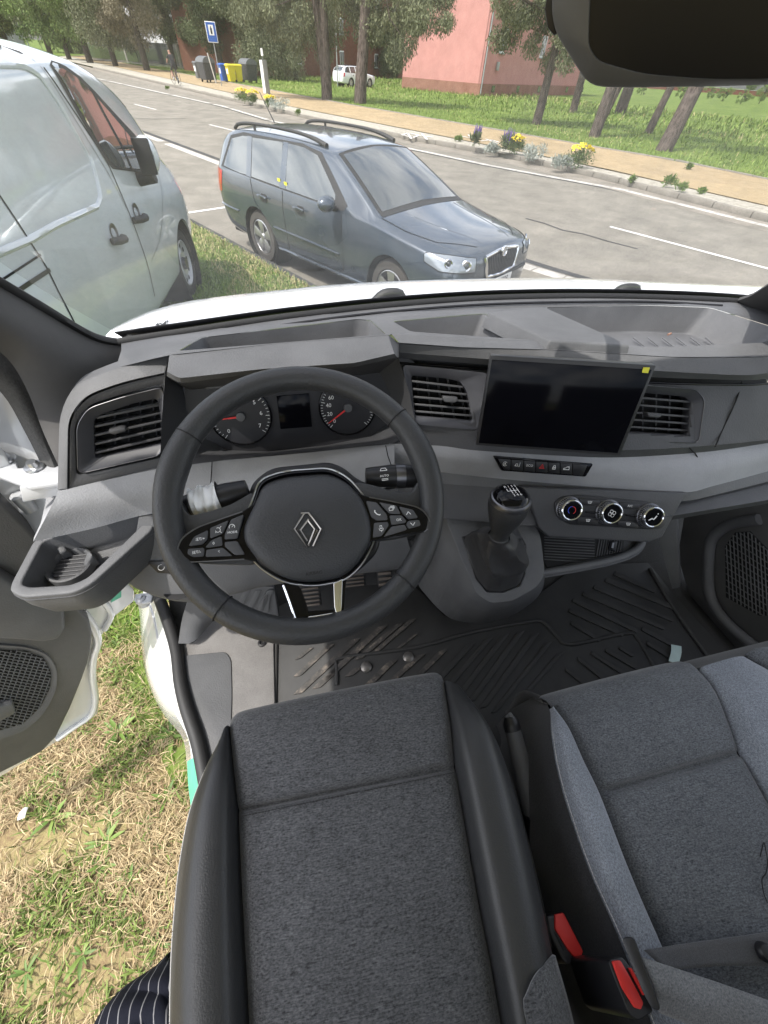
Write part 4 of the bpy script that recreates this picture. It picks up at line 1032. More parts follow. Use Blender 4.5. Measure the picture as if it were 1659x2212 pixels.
class Skin:
    """lays panels and lines on a car body by casting onto it"""
    def __init__(s, bvh, root, inv=None): s.b = bvh; s.root = root; s.inv = inv
    def cast(s, p, d, off):
        d = Vector(d).normalized(); p = Vector(p); h, n, _, _ = s.b.ray_cast(p - d * 1.2, d)
        if h is None:
            h, n, _, _ = s.b.find_nearest(p)
        if n.dot(d) > 0: n = -n
        return h + n * off
    def panel(s, name, P, d, mat, off=.004, parent=None, step=.09, th=0):
        P = [Vector(p) for p in P]; bm = bmesh.new(); f = bm.faces.new([bm.verts.new(p) for p in P])
        bmesh.ops.triangulate(bm, faces=bm.faces)
        for _ in range(5):
            es = [e for e in bm.edges if e.calc_length() > step]
            if not es: break
            bmesh.ops.subdivide_edges(bm, edges=es, cuts=1, use_grid_fill=False); bmesh.ops.triangulate(bm, faces=[f for f in bm.faces if len(f.verts) > 3])
        for v in bm.verts: v.co = s.cast(v.co, d, off)
        bm.normal_update()
        me = bpy.data.meshes.new(name); bm.to_mesh(me); bm.free()
        return finish(name, me, MATS[mat], parent or s.root, 180)
    def line(s, name, P, d, w, mat, off=.003, parent=None, n=24):
        Q = [s.cast(p, d, off) for p in poly_lin(P, n)]
        d = Vector(d).normalized(); bm = bmesh.new(); L = []
        for i, p in enumerate(Q):
            t = (Q[min(i + 1, n - 1)] - Q[max(i - 1, 0)]).normalized(); q = t.cross(d).normalized() * w / 2
            L.append((bm.verts.new(p - q), bm.verts.new(p + q)))
        for a, b in zip(L[:-1], L[1:]): bm.faces.new((a[0], a[1], b[1], b[0]))
        return from_bm(name, bm, MATS[mat], parent or s.root, 0, 2, 180, merge=False)
    def ridge(s, name, P, d, r, mat, off=0.0, parent=None, n=24, flat=1.0):
        return tube(name, [s.cast(p, d, off) for p in poly_lin(P, n)], r, MATS[mat], parent or s.root, 6, flat=flat)
def car_wheel(root, c, r, w, side, spokes=5, style='alloy', tyre='tyre_dusty'):
    """wheel at c, outer face towards side (+1/-1 on the car's y)"""
    n = Vector((0, side, 0)); c = Vector(c)
    t = lathe('wheel', [(r * .62, -w), (r * .92, -w), (r, -w * .8), (r, -w * .2), (r * .93, 0), (r * .70, .004), (r * .66, -.012), (r * .62, -.03)], c, n, MATS[tyre], root, 36)
    if style == 'alloy':
        lathe('rim', [(r * .66, -.005), (r * .63, .0), (r * .60, -.05), (r * .60, -.12)], c, n, MATS['alloy'], t, 36)
        lathe('brake_disc', [(0, -.09), (r * .58, -.09)], c, n, MATS['steel_dark'], t, 24)
        for i in range(spokes):
            a = 2 * math.pi * i / spokes + .3; u = Vector((math.cos(a), 0, math.sin(a))); v = Vector((-math.sin(a), 0, math.cos(a)))
            P = [c + u * r * .10 - v * r * .10, c + u * r * .62 - v * r * .20, c + u * r * .62 + v * r * .20, c + u * r * .10 + v * r * .10]
            P = [p + n * (-.012 if k in (0, 3) else -.004) for k, p in enumerate(P)]
            plate('spoke', P, n, .02, MATS['alloy'], t, .004)
        lathe('hub_cap', [(0, .0), (r * .13, -.002), (r * .16, -.015), (r * .16, -.04)], c, n, MATS['alloy'], t, 18)
    else:
        lathe('rim', [(r * .66, -.005), (r * .62, -.002), (r * .58, -.03), (r * .50, -.05), (r * .34, -.02), (r * .2, -.03), (0, -.03)], c, n, MATS['white_bare'] if style == 'steel' else MATS['alloy'], t, 36)
        for i in range(10):
            a = 2 * math.pi * i / 10; q = c + Vector((math.cos(a), 0, math.sin(a))) * r * .50
            lathe('slot', [(0, -.028), (.024, -.03)], q, n, MATS['void'], t, 8)
        lathe('hub_cap', [(0, .012), (r * .17, .008), (r * .19, -.03)], c, n, MATS['steel_dark'], t, 14)
    return t
def mirror_poly(P): return [(p[0], -p[1], p[2]) for p in P][::-1]

ESTATE = [(-1.07, .34, .60, [(.70, .40), (.745, .56), (.745, .74), (.71, .91), (.62, .96), (.36, .97)], .975),
          (-.98, .25, .70, [(.80, .33), (.845, .55), (.85, .76), (.80, .97), (.69, 1.14), (.42, 1.17)], 1.18),
          (-.74, .22, .74, [(.83, .30), (.88, .55), (.885, .78), (.845, .985), (.685, 1.355), (.42, 1.405)], 1.415),
          (-.40, .22, .76, [(.84, .27), (.885, .55), (.888, .78), (.85, .975), (.675, 1.405), (.42, 1.445)], 1.452),
          (.30, .20, .78, [(.84, .25), (.885, .55), (.888, .78), (.852, .965), (.665, 1.425), (.42, 1.462)], 1.468),
          (1.00, .20, .78, [(.84, .25), (.885, .55), (.888, .78), (.852, .955), (.655, 1.415), (.42, 1.455)], 1.462),
          (1.45, .20, .78, [(.84, .25), (.885, .55), (.888, .77), (.852, .945), (.64, 1.365), (.40, 1.405)], 1.415),
          (1.90, .20, .78, [(.84, .25), (.885, .55), (.888, .76), (.852, .93), (.715, 1.16), (.44, 1.205)], 1.215),
          (2.28, .20, .78, [(.84, .26), (.885, .55), (.888, .75), (.852, .905), (.775, .965), (.45, 1.0)], 1.01),
          (2.70, .20, .78, [(.84, .28), (.885, .52), (.888, .70), (.845, .85), (.72, .90), (.42, .94)], .95),
          (3.10, .20, .76, [(.83, .30), (.872, .48), (.872, .67), (.82, .80), (.66, .865), (.40, .905)], .915),
          (3.37, .21, .68, [(.77, .30), (.81, .44), (.81, .63), (.755, .755), (.60, .82), (.36, .86)], .87),
          (3.50, .24, .54, [(.62, .32), (.66, .42), (.66, .58), (.63, .69), (.52, .75), (.32, .785)], .795)]
def estate_car(name, label, paint_name, detail=True):
    e = empty(name, (0, 0, 0), label, 'car')
    me, bvh = loft_body(ESTATE, (0, 2.578), .365, 3, (0, 6, 8))
    body = finish('body', me, MATS[paint_name], e, 40); K_ = Skin(bvh, e)
    box('underbody', (-.9, -.74, .22), (3.2, .74, .55), MATS['void'], e)
    for s in (-1, 1):
        d = (0, -s, 0); y = s * .9
        def T(L): return [(x, y, z) for x, z in L]
        K_.panel('window_surround', T([(-.80, 1.0), (-.60, 1.33), (-.3, 1.385), (.9, 1.40), (1.25, 1.36), (1.85, .985), (1.80, .935), (.3, .965)]), d, 'rubber', .003, step=.08)
        K_.panel('quarter_window', T([(-.72, 1.015), (-.56, 1.30), (-.30, 1.35), (-.18, 1.355), (-.10, .995), (-.3, .99)]), d, 'car_glass', .006)
        K_.panel('rear_door_window', T([(-.02, .99), (-.08, 1.355), (.55, 1.375), (.63, .975)]), d, 'car_glass', .006)
        K_.panel('front_door_window', T([(.73, .972), (.65, 1.375), (.95, 1.37), (1.2, 1.33), (1.62, 1.05), (1.66, .95)]), d, 'car_glass', .006)
        K_.panel('door_pillar', T([(.60, .97), (.56, 1.38), (.66, 1.38), (.72, .97)]), d, paint_name, .007)
        K_.panel('door_pillar', T([(-.14, .985), (-.20, 1.36), (-.09, 1.36), (-.03, .98)]), d, paint_name, .007)
        for L in ([(.66, .95), (.68, .6), (.66, .30)], [(1.78, .92), (1.82, .6), (1.78, .30), (.66, .28), (.2, .30)], [(-.05, .97), (.02, .75), (.28, .55), (.36, .34)]):
            K_.line('door_gap', T(L), d, .010, 'void')
        K_.ridge('rub_strip', T([(.40, .52), (1.74, .50)]), d, .018, paint_name, .004, flat=.5)
        K_.ridge('rub_strip', T([(-.98, .56), (-.46, .55)]), d, .018, paint_name, .004, flat=.5)
        K_.ridge('sill_edge', T([(.42, .27), (2.15, .26)]), d, .02, paint_name, .004)
        for hx in (.20, .98):
            h = K_.panel('handle_cup', T([(hx - .02, .80), (hx, .855), (hx + .11, .855), (hx + .13, .80), (hx + .09, .765), (hx + .02, .765)]), d, 'rubber', .004, step=.05)
            q = [K_.cast((x, y, z), d, .03) for x, z in ((hx - .05, .825), (hx + .03, .828), (hx + .15, .82))]
            tube('door_handle', q, .014, MATS[paint_name], h, 6, n=8)
        # arch liners
        for ax in (0, 2.578): lathe('arch_liner', [(.375, .56), (.375, .86), (.36, .866), (.36, .56)], (ax, 0, .315), (0, s, 0), MATS['void'], e, 30)
        # roof rail
        rp = [(-.62, s * .60, 1.395), (-.5, s * .60, 1.445), (-.1, s * .595, 1.475), (.6, s * .585, 1.478), (1.0, s * .575, 1.455), (1.24, s * .57, 1.41)]
        tube('roof_rail', rp, [.022, .02, .018, .018, .02, .03], MATS['rubber'], e, 8, n=20, flat=.9)
        for q in (-.15, ): tube('rail_foot', [(q, s * .595, 1.475), (q, s * .60, 1.42)], .016, MATS['rubber'], e, 6)
        # mirror
        mc = Vector((1.70, s * 1.0, 1.0)); pts = []
        mir = lathe('door_mirror', [(0, -.075), (.05, -.072), (.085, -.04), (.095, .0), (.085, .03), (.05, .07), (0, .085)], mc, (.95, 0, .1), MATS[paint_name], e, 16)
        mir.scale = (1, 1.25, .82)
        tube('mirror_foot', [(1.68, s * .86, .94), (1.68, s * .95, .965)], .03, MATS['rubber'], mir, 8)
        # headlight
        dl = Vector((-.75, -s * .6, -.12))
        hl = K_.panel('headlight', [(3.36, s * .41, .765), (3.25, s * .61, .79), (3.02, s * .82, .80), (3.06, s * .85, .725), (3.22, s * .80, .67), (3.44, s * .47, .655)], dl, 'lamp_clear', .006, step=.05)
        for q, rr in (((3.34, s * .55, .715), .056), ((3.22, s * .69, .735), .046)):
            c = K_.cast(q, dl, .008); lathe('lamp_ring', [(rr, 0), (rr * .8, .012), (rr * .45, .002), (0, .006)], c, -dl, MATS['chrome'], hl, 18)
            lathe('lamp_bulb', [(rr * .55, .004), (rr * .3, .016), (0, .02)], c, -dl, MATS['pane_dark'], hl, 14)
        K_.line('lamp_edge', [(3.36, s * .41, .765), (3.25, s * .61, .79), (3.02, s * .82, .80), (3.06, s * .85, .725), (3.22, s * .80, .67), (3.44, s * .47, .655), (3.36, s * .41, .765)], dl, .008, 'void', .007, hl, 40)
        # tail lamp
        K_.panel('tail_lamp', [(-.95, s * .8, .98), (-.80, s * .9, .96), (-.86, s * .9, .72), (-1.0, s * .82, .70)], (.5, -s, 0), 'lamp_red', .005, step=.06)
        for ax in (0, 2.578): car_wheel(e, (ax, s * .845, .315), .315, .20, s)
    # screens
    dw = Vector((-.8, 0, -.62))
    K_.panel('windscreen_surround', [(2.34, -.74, .96), (2.36, 0, 1.0), (2.34, .74, .96), (1.48, .585, 1.385), (1.44, 0, 1.43), (1.48, -.585, 1.385)], dw, 'rubber', .003)
    K_.panel('windscreen', [(2.26, -.68, .985), (2.27, 0, 1.03), (2.26, .68, .985), (1.51, .545, 1.375), (1.48, 0, 1.415), (1.51, -.545, 1.375)], dw, 'car_glass', .006)
    K_.panel('tailgate_window', [(-.98, -.60, 1.04), (-.98, .60, 1.04), (-.76, .56, 1.36), (-.76, -.56, 1.36)], (1, 0, -.4), 'car_glass', .006)
    for s in (-1, 1):
        K_.line('bonnet_gap', [(2.33, s * .76, .95), (2.7, s * .735, .9), (3.05, s * .66, .84), (3.27, s * .46, .78), (3.36, s * .36, .72)], (0, 0, -1), .010, 'void', .003, None, 30)
        K_.ridge('bonnet_crease', [(2.4, s * .45, 1.0), (2.9, s * .37, .93), (3.36, s * .25, .80)], (0, 0, -1), .012, paint_name, -.008)
    K_.line('roof_edge_gap', [(1.47, -.58, 1.39), (1.43, 0, 1.43), (1.47, .58, 1.39)], (-.4, 0, -1), .010, 'void')
    dg = Vector((-1, 0, -.08))
    # grille with chrome frame
    gy = .33
    fr = K_.panel('grille', [(3.45, -gy, .765), (3.45, -.06, .78), (3.45, 0, .755), (3.45, .06, .78), (3.45, gy, .765), (3.45, gy - .05, .575), (3.45, 0, .56), (3.45, -gy + .05, .575)], dg, 'void', .006, step=.06)
    gl = [(3.45, -gy, .765), (3.45, -.08, .787), (3.45, .08, .787), (3.45, gy, .765), (3.45, gy - .05, .575), (3.45, 0, .558), (3.45, -gy + .05, .575), (3.45, -gy, .765)]
    K_.ridge('grille_frame', gl, dg, .019, 'chrome', .008, fr, 50)
    for i in range(17):
        y = -.27 + i * .54 / 16; K_.ridge('grille_bar', [(3.45, y * 1.03, .757), (3.45, y * .92, .58)], dg, .006, 'steel_dark', .010, fr, 4)
    c = K_.cast((3.45, 0, .77), dg, .02); lathe('badge', [(.052, 0), (.05, .016), (.043, .018), (.04, .008), (0, .010)], c, (1, 0, .12), MATS['chrome'], fr, 22)
    c2 = c + Vector((.012, 0, 0)); plate('badge_arrow', [c2 + Vector((0, y, z)) for y, z in ((-.03, -.012), (.012, -.026), (.03, .008), (.004, .012), (-.008, .028))], (1, 0, .1), .006, MATS['satin_metal'], fr)
    # number plate and bumper
    pc = K_.cast((3.45, 0, .475), dg, .018); pl = obox('number_plate', pc, (0, 1, 0), (0, 0, 1), (1, 0, 0), .52, .112, .014, MATS['frame_white'], e, .004)
    if detail: lettering('plate_print', '9P9 4999', pc + Vector((.008, .01, 0)), (0, 1, 0), (0, 0, 1), .078, MATS['print_black'], pl, sx=.85)
    K_.ridge('bumper_strip', [(3.4, -.62, .53), (3.47, -.3, .535), (3.47, .3, .535), (3.4, .62, .53)], dg, .02, 'rubber', .004)
    K_.panel('lower_intake', [(3.45, -.42, .335), (3.45, .42, .335), (3.45, .36, .27), (3.45, -.36, .27)], dg, 'void', .005)
    tube('aerial', [(-.55, 0, 1.44), (-.82, 0, 1.72)], [.008, .004], MATS['rubber'], e, 6)
    for hx, hz in ((.58, 1.0), (.72, .985)):
        q = K_.cast((hx, -.9, hz + .03), (0, 1, 0), .009); obox('window_sticker', q, (1, 0, 0), (0, 0, 1), (0, -1, 0), .06, .045, .002, MATS['sticker_yellow'], e)
    return e
simple('sticker_yellow', (.65, .62, .05), .6)
sk = estate_car('estate_car', 'dusty slate blue estate car with roof rails parked at the roadside', 'slate_paint')
sk.location = (.03, 7.45, RZ); sk.rotation_euler = (0, 0, R(-52.8))
w1, w2 = gz(757, 188.5), gz(811, 189.5)
pt = estate_car('estate_car', 'white estate car parked far away between the pines', 'white_paint', False)
dv = w2 - w1; pt.location = w1 + Vector((-.4, .9, 0)); pt.rotation_euler = (0, 0, math.atan2(dv.y, dv.x)); pt.scale = (1.05, 1.0, 1.0)

# ================================================================ WHITE VAN ALONGSIDE
VAN = [(-1.0, .40, .80, [(.90, .45), (.955, .70), (.965, 1.05), (.945, 1.35), (.865, 1.82), (.60, 1.925)], 1.945),
       (-.92, .30, .84, [(.92, .40), (.972, .70), (.978, 1.05), (.958, 1.35), (.88, 1.84), (.62, 1.945)], 1.965),
       (.6, .30, .86, [(.93, .36), (.975, .70), (.978, 1.05), (.958, 1.35), (.88, 1.84), (.62, 1.945)], 1.968),
       (1.75, .30, .86, [(.93, .36), (.975, .70), (.980, 1.05), (.962, 1.35), (.895, 1.86), (.62, 1.955)], 1.975),
       (2.05, .30, .86, [(.93, .36), (.975, .70), (.980, 1.05), (.958, 1.33), (.885, 1.85), (.61, 1.935)], 1.955),
       (2.45, .30, .86, [(.93, .36), (.975, .70), (.980, 1.03), (.955, 1.28), (.87, 1.78), (.60, 1.86)], 1.885),
       (2.85, .30, .86, [(.93, .36), (.975, .70), (.980, 1.02), (.950, 1.24), (.87, 1.63), (.58, 1.72)], 1.745),
       (3.10, .30, .86, [(.93, .38), (.975, .70), (.980, 1.0), (.945, 1.20), (.87, 1.42), (.57, 1.52)], 1.545),
       (3.35, .30, .86, [(.93, .40), (.975, .69), (.975, .97), (.94, 1.13), (.87, 1.23), (.56, 1.31)], 1.335),
       (3.60, .30, .84, [(.91, .41), (.955, .67), (.95, .92), (.90, 1.06), (.80, 1.12), (.54, 1.18)], 1.20),
       (3.82, .30, .78, [(.86, .42), (.90, .63), (.89, .83), (.83, .96), (.72, 1.02), (.5, 1.07)], 1.085),
       (4.00, .32, .64, [(.74, .42), (.78, .60), (.77, .75), (.71, .86), (.60, .91), (.42, .95)], .96),
       (4.08, .36, .48, [(.56, .44), (.60, .58), (.59, .70), (.55, .79), (.46, .83), (.32, .86)], .865)]
wv = empty('panel_van', (0, 0, 0), 'white panel van parked alongside at the left, facing the road', 'van')
me, bvh = loft_body(VAN, (0, 3.098), .40, 3, (0,))
finish('body', me, MATS['van_white'], wv, 40)
VL = Vector((-2.40, 2.27, 0)); VA = R(90 - 2.0)          # place of its rear axle, heading
vm = Matrix.Translation(VL) @ Matrix.Rotation(VA, 4, 'Z'); vi = vm.inverted()
V_ = Skin(bvh, wv); DV = (0, 1, 0)                        # its right flank is local -y
def vp(px, py, yl=-.975):
    """pixel -> van coordinates on the flank"""
    o, d = vi @ EYE, (vi.to_3x3() @ ray(px, py)); return o + d * ((yl - o.y) / d.y)
def vz(L): return [vp(x * .5, y * .5) for x, y in L]      # coordinates read in a 2x enlargement
V_.panel('window_surround', vz([(282, 285), (300, 268), (345, 290), (400, 335), (460, 400), (530, 485), (605, 575), (668, 660), (662, 748), (600, 745), (495, 730), (470, 700), (430, 620), (370, 490), (310, 355)]), DV, 'rubber', .004, step=.08)
gl = V_.panel('side_window', vz([(296, 300), (330, 300), (390, 345), (450, 412), (520, 500), (585, 590), (630, 690), (625, 732), (505, 722), (480, 690), (440, 610), (385, 490), (325, 360)]), DV, 'car_glass', .007, step=.07)
V_.line('window_divider', vz([(440, 390), (480, 490), (545, 640), (575, 735)]), DV, .035, 'rubber', .010)
V_.line('door_gap', vz([(185, 175), (240, 265), (340, 450), (470, 690), (560, 930), (640, 1145), (682, 1280)]), DV, .012, 'void')
V_.line('door_gap', vz([(-60, 690), (0, 795), (70, 925), (135, 1040), (200, 1150), (250, 1260), (345, 1440)]), DV, .012, 'void')
V_.line('door_gap', vz([(690, 745), (700, 830), (700, 950), (690, 1040), (655, 1130)]), DV, .004, 'steel_dark')
V_.line('roof_gutter', vz([(-260, 205), (0, 205), (195, 218)]), DV, .02, 'steel_dark')
pn = [(-300, 290), (0, 285), (170, 285), (225, 320), (300, 450), (410, 690), (440, 850), (425, 890), (250, 970), (140, 1035), (0, 1095), (-200, 1180)]
V_.ridge('pressed_edge', vz(pn), DV, .020, 'van_white', -.006, None, 60)
V_.line('door_gap', vz([(230, 262), (300, 400), (420, 640), (500, 800), (545, 900)]), DV, .005, 'steel_dark')
V_.line('slide_rail', vz([(70, 1262), (140, 1215), (216, 1165)]), DV, .02, 'steel_dark', .004)
V_.line('panel_gap', vz([(-60, 1240), (20, 1205), (180, 1100)]), DV, .010, 'void')
for (hx, hy) in ((590, 938), (495, 1030)):
    a, b2, c = vp((hx - 25) * .5, (hy + 15) * .5), vp((hx) * .5, (hy - 12) * .5), vp((hx + 22) * .5, (hy - 5) * .5)
    q = [V_.cast(a, DV, .02), V_.cast(a.lerp(c, .3), DV, .055), V_.cast(a.lerp(c, .7), DV, .055), V_.cast(c, DV, .02)]
    tube('door_handle', q, [.022, .026, .026, .022], MATS['rubber'], wv, 8, n=10)
    cp = V_.cast(b2 + Vector((0, 0, .015)), DV, .003); lathe('handle_cup', [(0, -.01), (.055, .001), (.06, .004)], cp, (0, -1, 0), MATS['steel_dark'], wv, 16)
for s in (-1, 1):
    for ax in (0, 3.098):
        lathe('arch_liner', [(.41, .5), (.41, .93), (.395, .94), (.395, .5)], (ax, 0, .345), (0, s, 0), MATS['void'], wv, 30)
        car_wheel(wv, (ax, s * .90, .335), .335, .22, s, style='steel', tyre='tyre')
box('underbody', (-.9, -.83, .28), (3.7, .83, .6), MATS['void'], wv)
V_.panel('windscreen', [(2.42, -.74, 1.85), (2.42, .74, 1.85), (3.34, .78, 1.27), (3.40, 0, 1.31), (3.34, -.78, 1.27)], (-.7, 0, -.7), 'car_glass', .006)
mc = vp(318, 335, -1.10)
mr = lathe('door_mirror', [(0, -.07), (.08, -.065), (.10, -.02), (.10, .03), (.07, .075), (0, .09)], mc, (1, 0, 0), MATS['van_white'], wv, 18); mr.scale = (.8, .82, 1.2)
obox('mirror_glass', mc - Vector((.075, 0, 0)), (0, 1, 0), (0, 0, 1), (1, 0, 0), .13, .22, .02, MATS['rubber'], mr, .01)
tube('mirror_foot', [mc + Vector((.02, .0, -.13)), mc + Vector((.02, .16, -.16))], .05, MATS['rubber'], mr, 8)
V_.panel('side_marker', vz([(808, 1005), (816, 1000), (820, 1035), (813, 1040)]), DV, 'sticker_yellow', .006)
wv.location = VL; wv.rotation_euler = (0, 0, VA)
# ================================================================ OUR VAN: shell round the cab
FZ = 0.85                                                  # cab floor
cab = empty('van_cab', (.45, .3, FZ - .1), 'white van cab around the camera: bonnet, windscreen, pillars, floor and roof', 'van')
# --- bonnet seen beyond the windscreen
sil = [(256, 730, .94), (320, 697, 1.02), (380, 677, 1.08), (450, 663, 1.14), (550, 650, 1.21), (620, 642, 1.25), (700, 633, 1.28), (830, 624, 1.32), (1000, 618, 1.35), (1200, 614, 1.36), (1330, 619, 1.34), (1500, 627, 1.26), (1659, 634, 1.16), (1760, 642, 1.08)]
crest = [at(x, y, Y=yy) for x, y, yy in sil]
inner = [Vector((p.x * .97 + .01, p.y - .22, p.z + .012)) for p in crest]
fall = [Vector((p.x * 1.03 - .01, p.y + .22, p.z - .14)) for p in crest]
nose = [Vector((p.x * 1.03 - .01, p.y + .42, p.z - .42)) for p in crest]
bon = sheet('bonnet', [inner, crest, fall, nose], MATS['white_paint'], cab, 40, 16, .02, 60)
# animal mark of little black triangles on the bonnet
bmb = bmesh.new(); bmb.from_mesh(bon.data); bvb = BVHTree.FromBMesh(bmb); bmb.free()
def tri(L):
    out = []
    for x, y in L:
        d = ray(x, y).normalized(); h = bvb.ray_cast(EYE - bon.location, d)[0]
        out.append((h + bon.location if h is not None else at(x, y, Y=1.0)) - d * .003)
    return out
bm = bmesh.new()
for L in (((335, 702), (341, 697), (345, 703)), ((342, 696), (350, 698), (345, 700)), ((350, 700), (357, 694), (359, 703)), ((354, 697), (360, 691), (358, 700)), ((357, 706), (362, 698), (363, 707)), ((346, 699), (355, 700), (350, 703)), ((361, 690), (364, 694), (361, 698))):
    bm.faces.new([bm.verts.new(p) for p in tri(L)])
from_bm('animal_mark', bm, MATS['print_black'], cab, 0, 2, 0, merge=False)
for (x, y, yy) in ((838, 637, 1.13), (1352, 626, 1.13)):
    p = at(x, y, Y=yy); tube('wiper_cap', [p + Vector((-.035, 0, -.02)), p + Vector((-.01, 0, .0)), p + Vector((.03, 0, .0)), p + Vector((.04, 0, -.02))], .016, MATS['rubber'], cab, 8, n=10)
# --- windscreen
L1 = [(262, 738), (330, 727), (430, 712), (540, 695), (650, 680), (830, 660), (1030, 645), (1230, 640), (1430, 643), (1600, 652), (1720, 668)]
WB = [at(x, y, Z=1.585) for x, y in L1]
def wsrow(z, dy, spread):
    return [Vector((.45 + (p.x - .45) * spread, p.y - dy, z)) for p in WB]
gb = [Vector((p.x, p.y + .03, p.z - .01)) for p in WB]
rows = [gb, wsrow(1.72, .085, 1.06), wsrow(1.95, .26, 1.10), wsrow(2.16, .45, 1.10)]
sheet('windscreen', rows, MATS['windscreen_glass'], cab, 30, 12, 0, 180)
fr = [[p + Vector((0, -.004, .0)) for p in rows[0]], [p.lerp(q, .16) + Vector((0, -.004, 0)) for p, q in zip(rows[0], rows[1])]]
sheet('windscreen_frit', fr, MATS['black_plastic'], cab, 40, None, .002, 180)
tube('windscreen_seal', [p + Vector((0, -.012, .004)) for p in WB], .008, MATS['rubber'], cab, 6, n=50)
# --- left pillar
W = [(-220, 486, -.47), (-100, 555, -.46), (0, 612, -.45), (90, 665, -.43), (170, 713, -.41), (215, 733, -.395), (264, 741, -.37)]
Wp = [at(x, y, X=xx) for x, y, xx in W]
Mi = [at(x, y, X=xx) for x, y, xx in ((-240, 560, -.47), (-110, 640, -.455), (0, 690, -.445), (70, 735, -.43), (135, 775, -.415), (190, 800, -.40), (252, 798, -.375))]
S_ = [at(x, y, X=xx) for x, y, xx in ((-250, 640, -.49), (-120, 705, -.485), (-20, 748, -.48), (25, 785, -.475), (62, 850, -.47), (92, 930, -.465), (128, 1010, -.44))]
sheet('pillar_trim', [Wp, Mi, S_], MATS['pillar_plastic'], cab, 30, 14, .012, 60)
tube('windscreen_seal', [p + Vector((.004, .0, 0)) for p in Wp], .007, MATS['rubber'], cab, 6, n=40)
sl = [(-260, 700), (-120, 770), (-30, 805), (20, 850), (60, 920), (95, 990), (122, 1060), (134, 1130)]
sheet('door_seal', [[at(x + 34, y - 60, X=-.485) for x, y in sl], [at(x + 10, y - 20, X=-.49) for x, y in sl], [at(x - 8, y + 10, X=-.52) for x, y in sl]], MATS['foam_seal'], cab, 30, 8, .008, 60)
wp_ = [(-260, 760), (-120, 830), (-30, 850), (15, 890), (50, 955), (85, 1030), (115, 1110), (135, 1190)]
sheet('pillar_skin', [[at(x + 20, y - 45, X=-.525) for x, y in wp_], [at(x, y, X=-.56) for x, y in wp_], [at(x - 50, y + 60, X=-.60) for x, y in wp_]], MATS['white_bare'], cab, 26, 8, .006, 60)
# --- floor, firewall, sides (mostly in the dark)
fl = [Vector((-.27, -.5, FZ - .01)), Vector((1.32, -.5, FZ - .01)), Vector((1.32, .60, FZ - .01)), Vector((-.50, .60, FZ - .01)), Vector((-.44, .40, FZ - .01)), Vector((-.34, .22, FZ - .01)), Vector((-.30, 0, FZ - .01))]
plate('floor_pan', fl, (0, 0, 1), .04, MATS['carpet_dark'], cab)
sheet('toe_board', [[Vector((-.50, .58, FZ - .012)), Vector((1.32, .58, FZ - .012))], [Vector((-.52, .74, FZ + .10)), Vector((1.32, .74, FZ + .10))], [Vector((-.52, .84, FZ + .45)), Vector((1.32, .84, FZ + .45))], [Vector((-.5, .84, 1.50)), Vector((1.32, .84, 1.50))]], MATS['carpet_dark'], cab, 6, 14, .02)
# --- sill: white body edge, black seal, grey step trim
so = [(301, 1285), (308, 1328), (314, 1415), (329, 1479), (358, 1537), (401, 1592), (409, 1650), (418, 1720), (440, 1840)]
si = [(322, 1270), (347, 1337), (368, 1402), (380, 1473), (394, 1528), (416, 1595), (427, 1650), (440, 1720), (475, 1840)]
sm = [(312, 1278), (332, 1333), (346, 1410), (359, 1476), (380, 1535), (410, 1594), (418, 1650), (430, 1720), (460, 1840)]
lo_ = [at(x - 6, y + 4, Z=.62) for x, y in so]
A_ = [at(x, y, Z=.72) for x, y in so]; B_ = [at(x, y, Z=.83) for x, y in sm]; C_ = [at(x, y, Z=.875) for x, y in si]
sheet('door_sill', [lo_, A_, B_, C_], MATS['white_paint'], cab, 40, 14, .01, 60)
tube('sill_crease', [p + Vector((0, 0, .0)) for p in B_], .004, MATS['white_bare'], cab, 6, n=40)
se = [(338, 1262), (366, 1330), (386, 1400), (392, 1470), (405, 1528), (428, 1595), (441, 1650), (455, 1720), (490, 1840)]
tube('sill_seal', [at((a[0] + b[0]) / 2 + 3, (a[1] + b[1]) / 2, Z=.885) for a, b in zip(si, se)], .016, MATS['rubber'], cab, 8, n=40)
# mint tape wrapped over the sill
tp = [[at(x, y, Z=z) + Vector((-.004, 0, .005)) for x, y, z in ((409, 1645, .72), (417, 1640, .83), (426, 1636, .872))], [at(x, y, Z=z) + Vector((-.004, 0, .005)) for x, y, z in ((412, 1700, .72), (422, 1692, .83), (433, 1685, .872))], [at(x, y, Z=z) + Vector((-.004, 0, .005)) for x, y, z in ((424, 1790, .72), (438, 1790, .83), (452, 1790, .872))]]
t = sheet('mint_tape', tp, MATS['mint_tape'], None, 8, 10, .001); tag(t, 'strip of mint green tape stuck over the white door sill', 'tape')
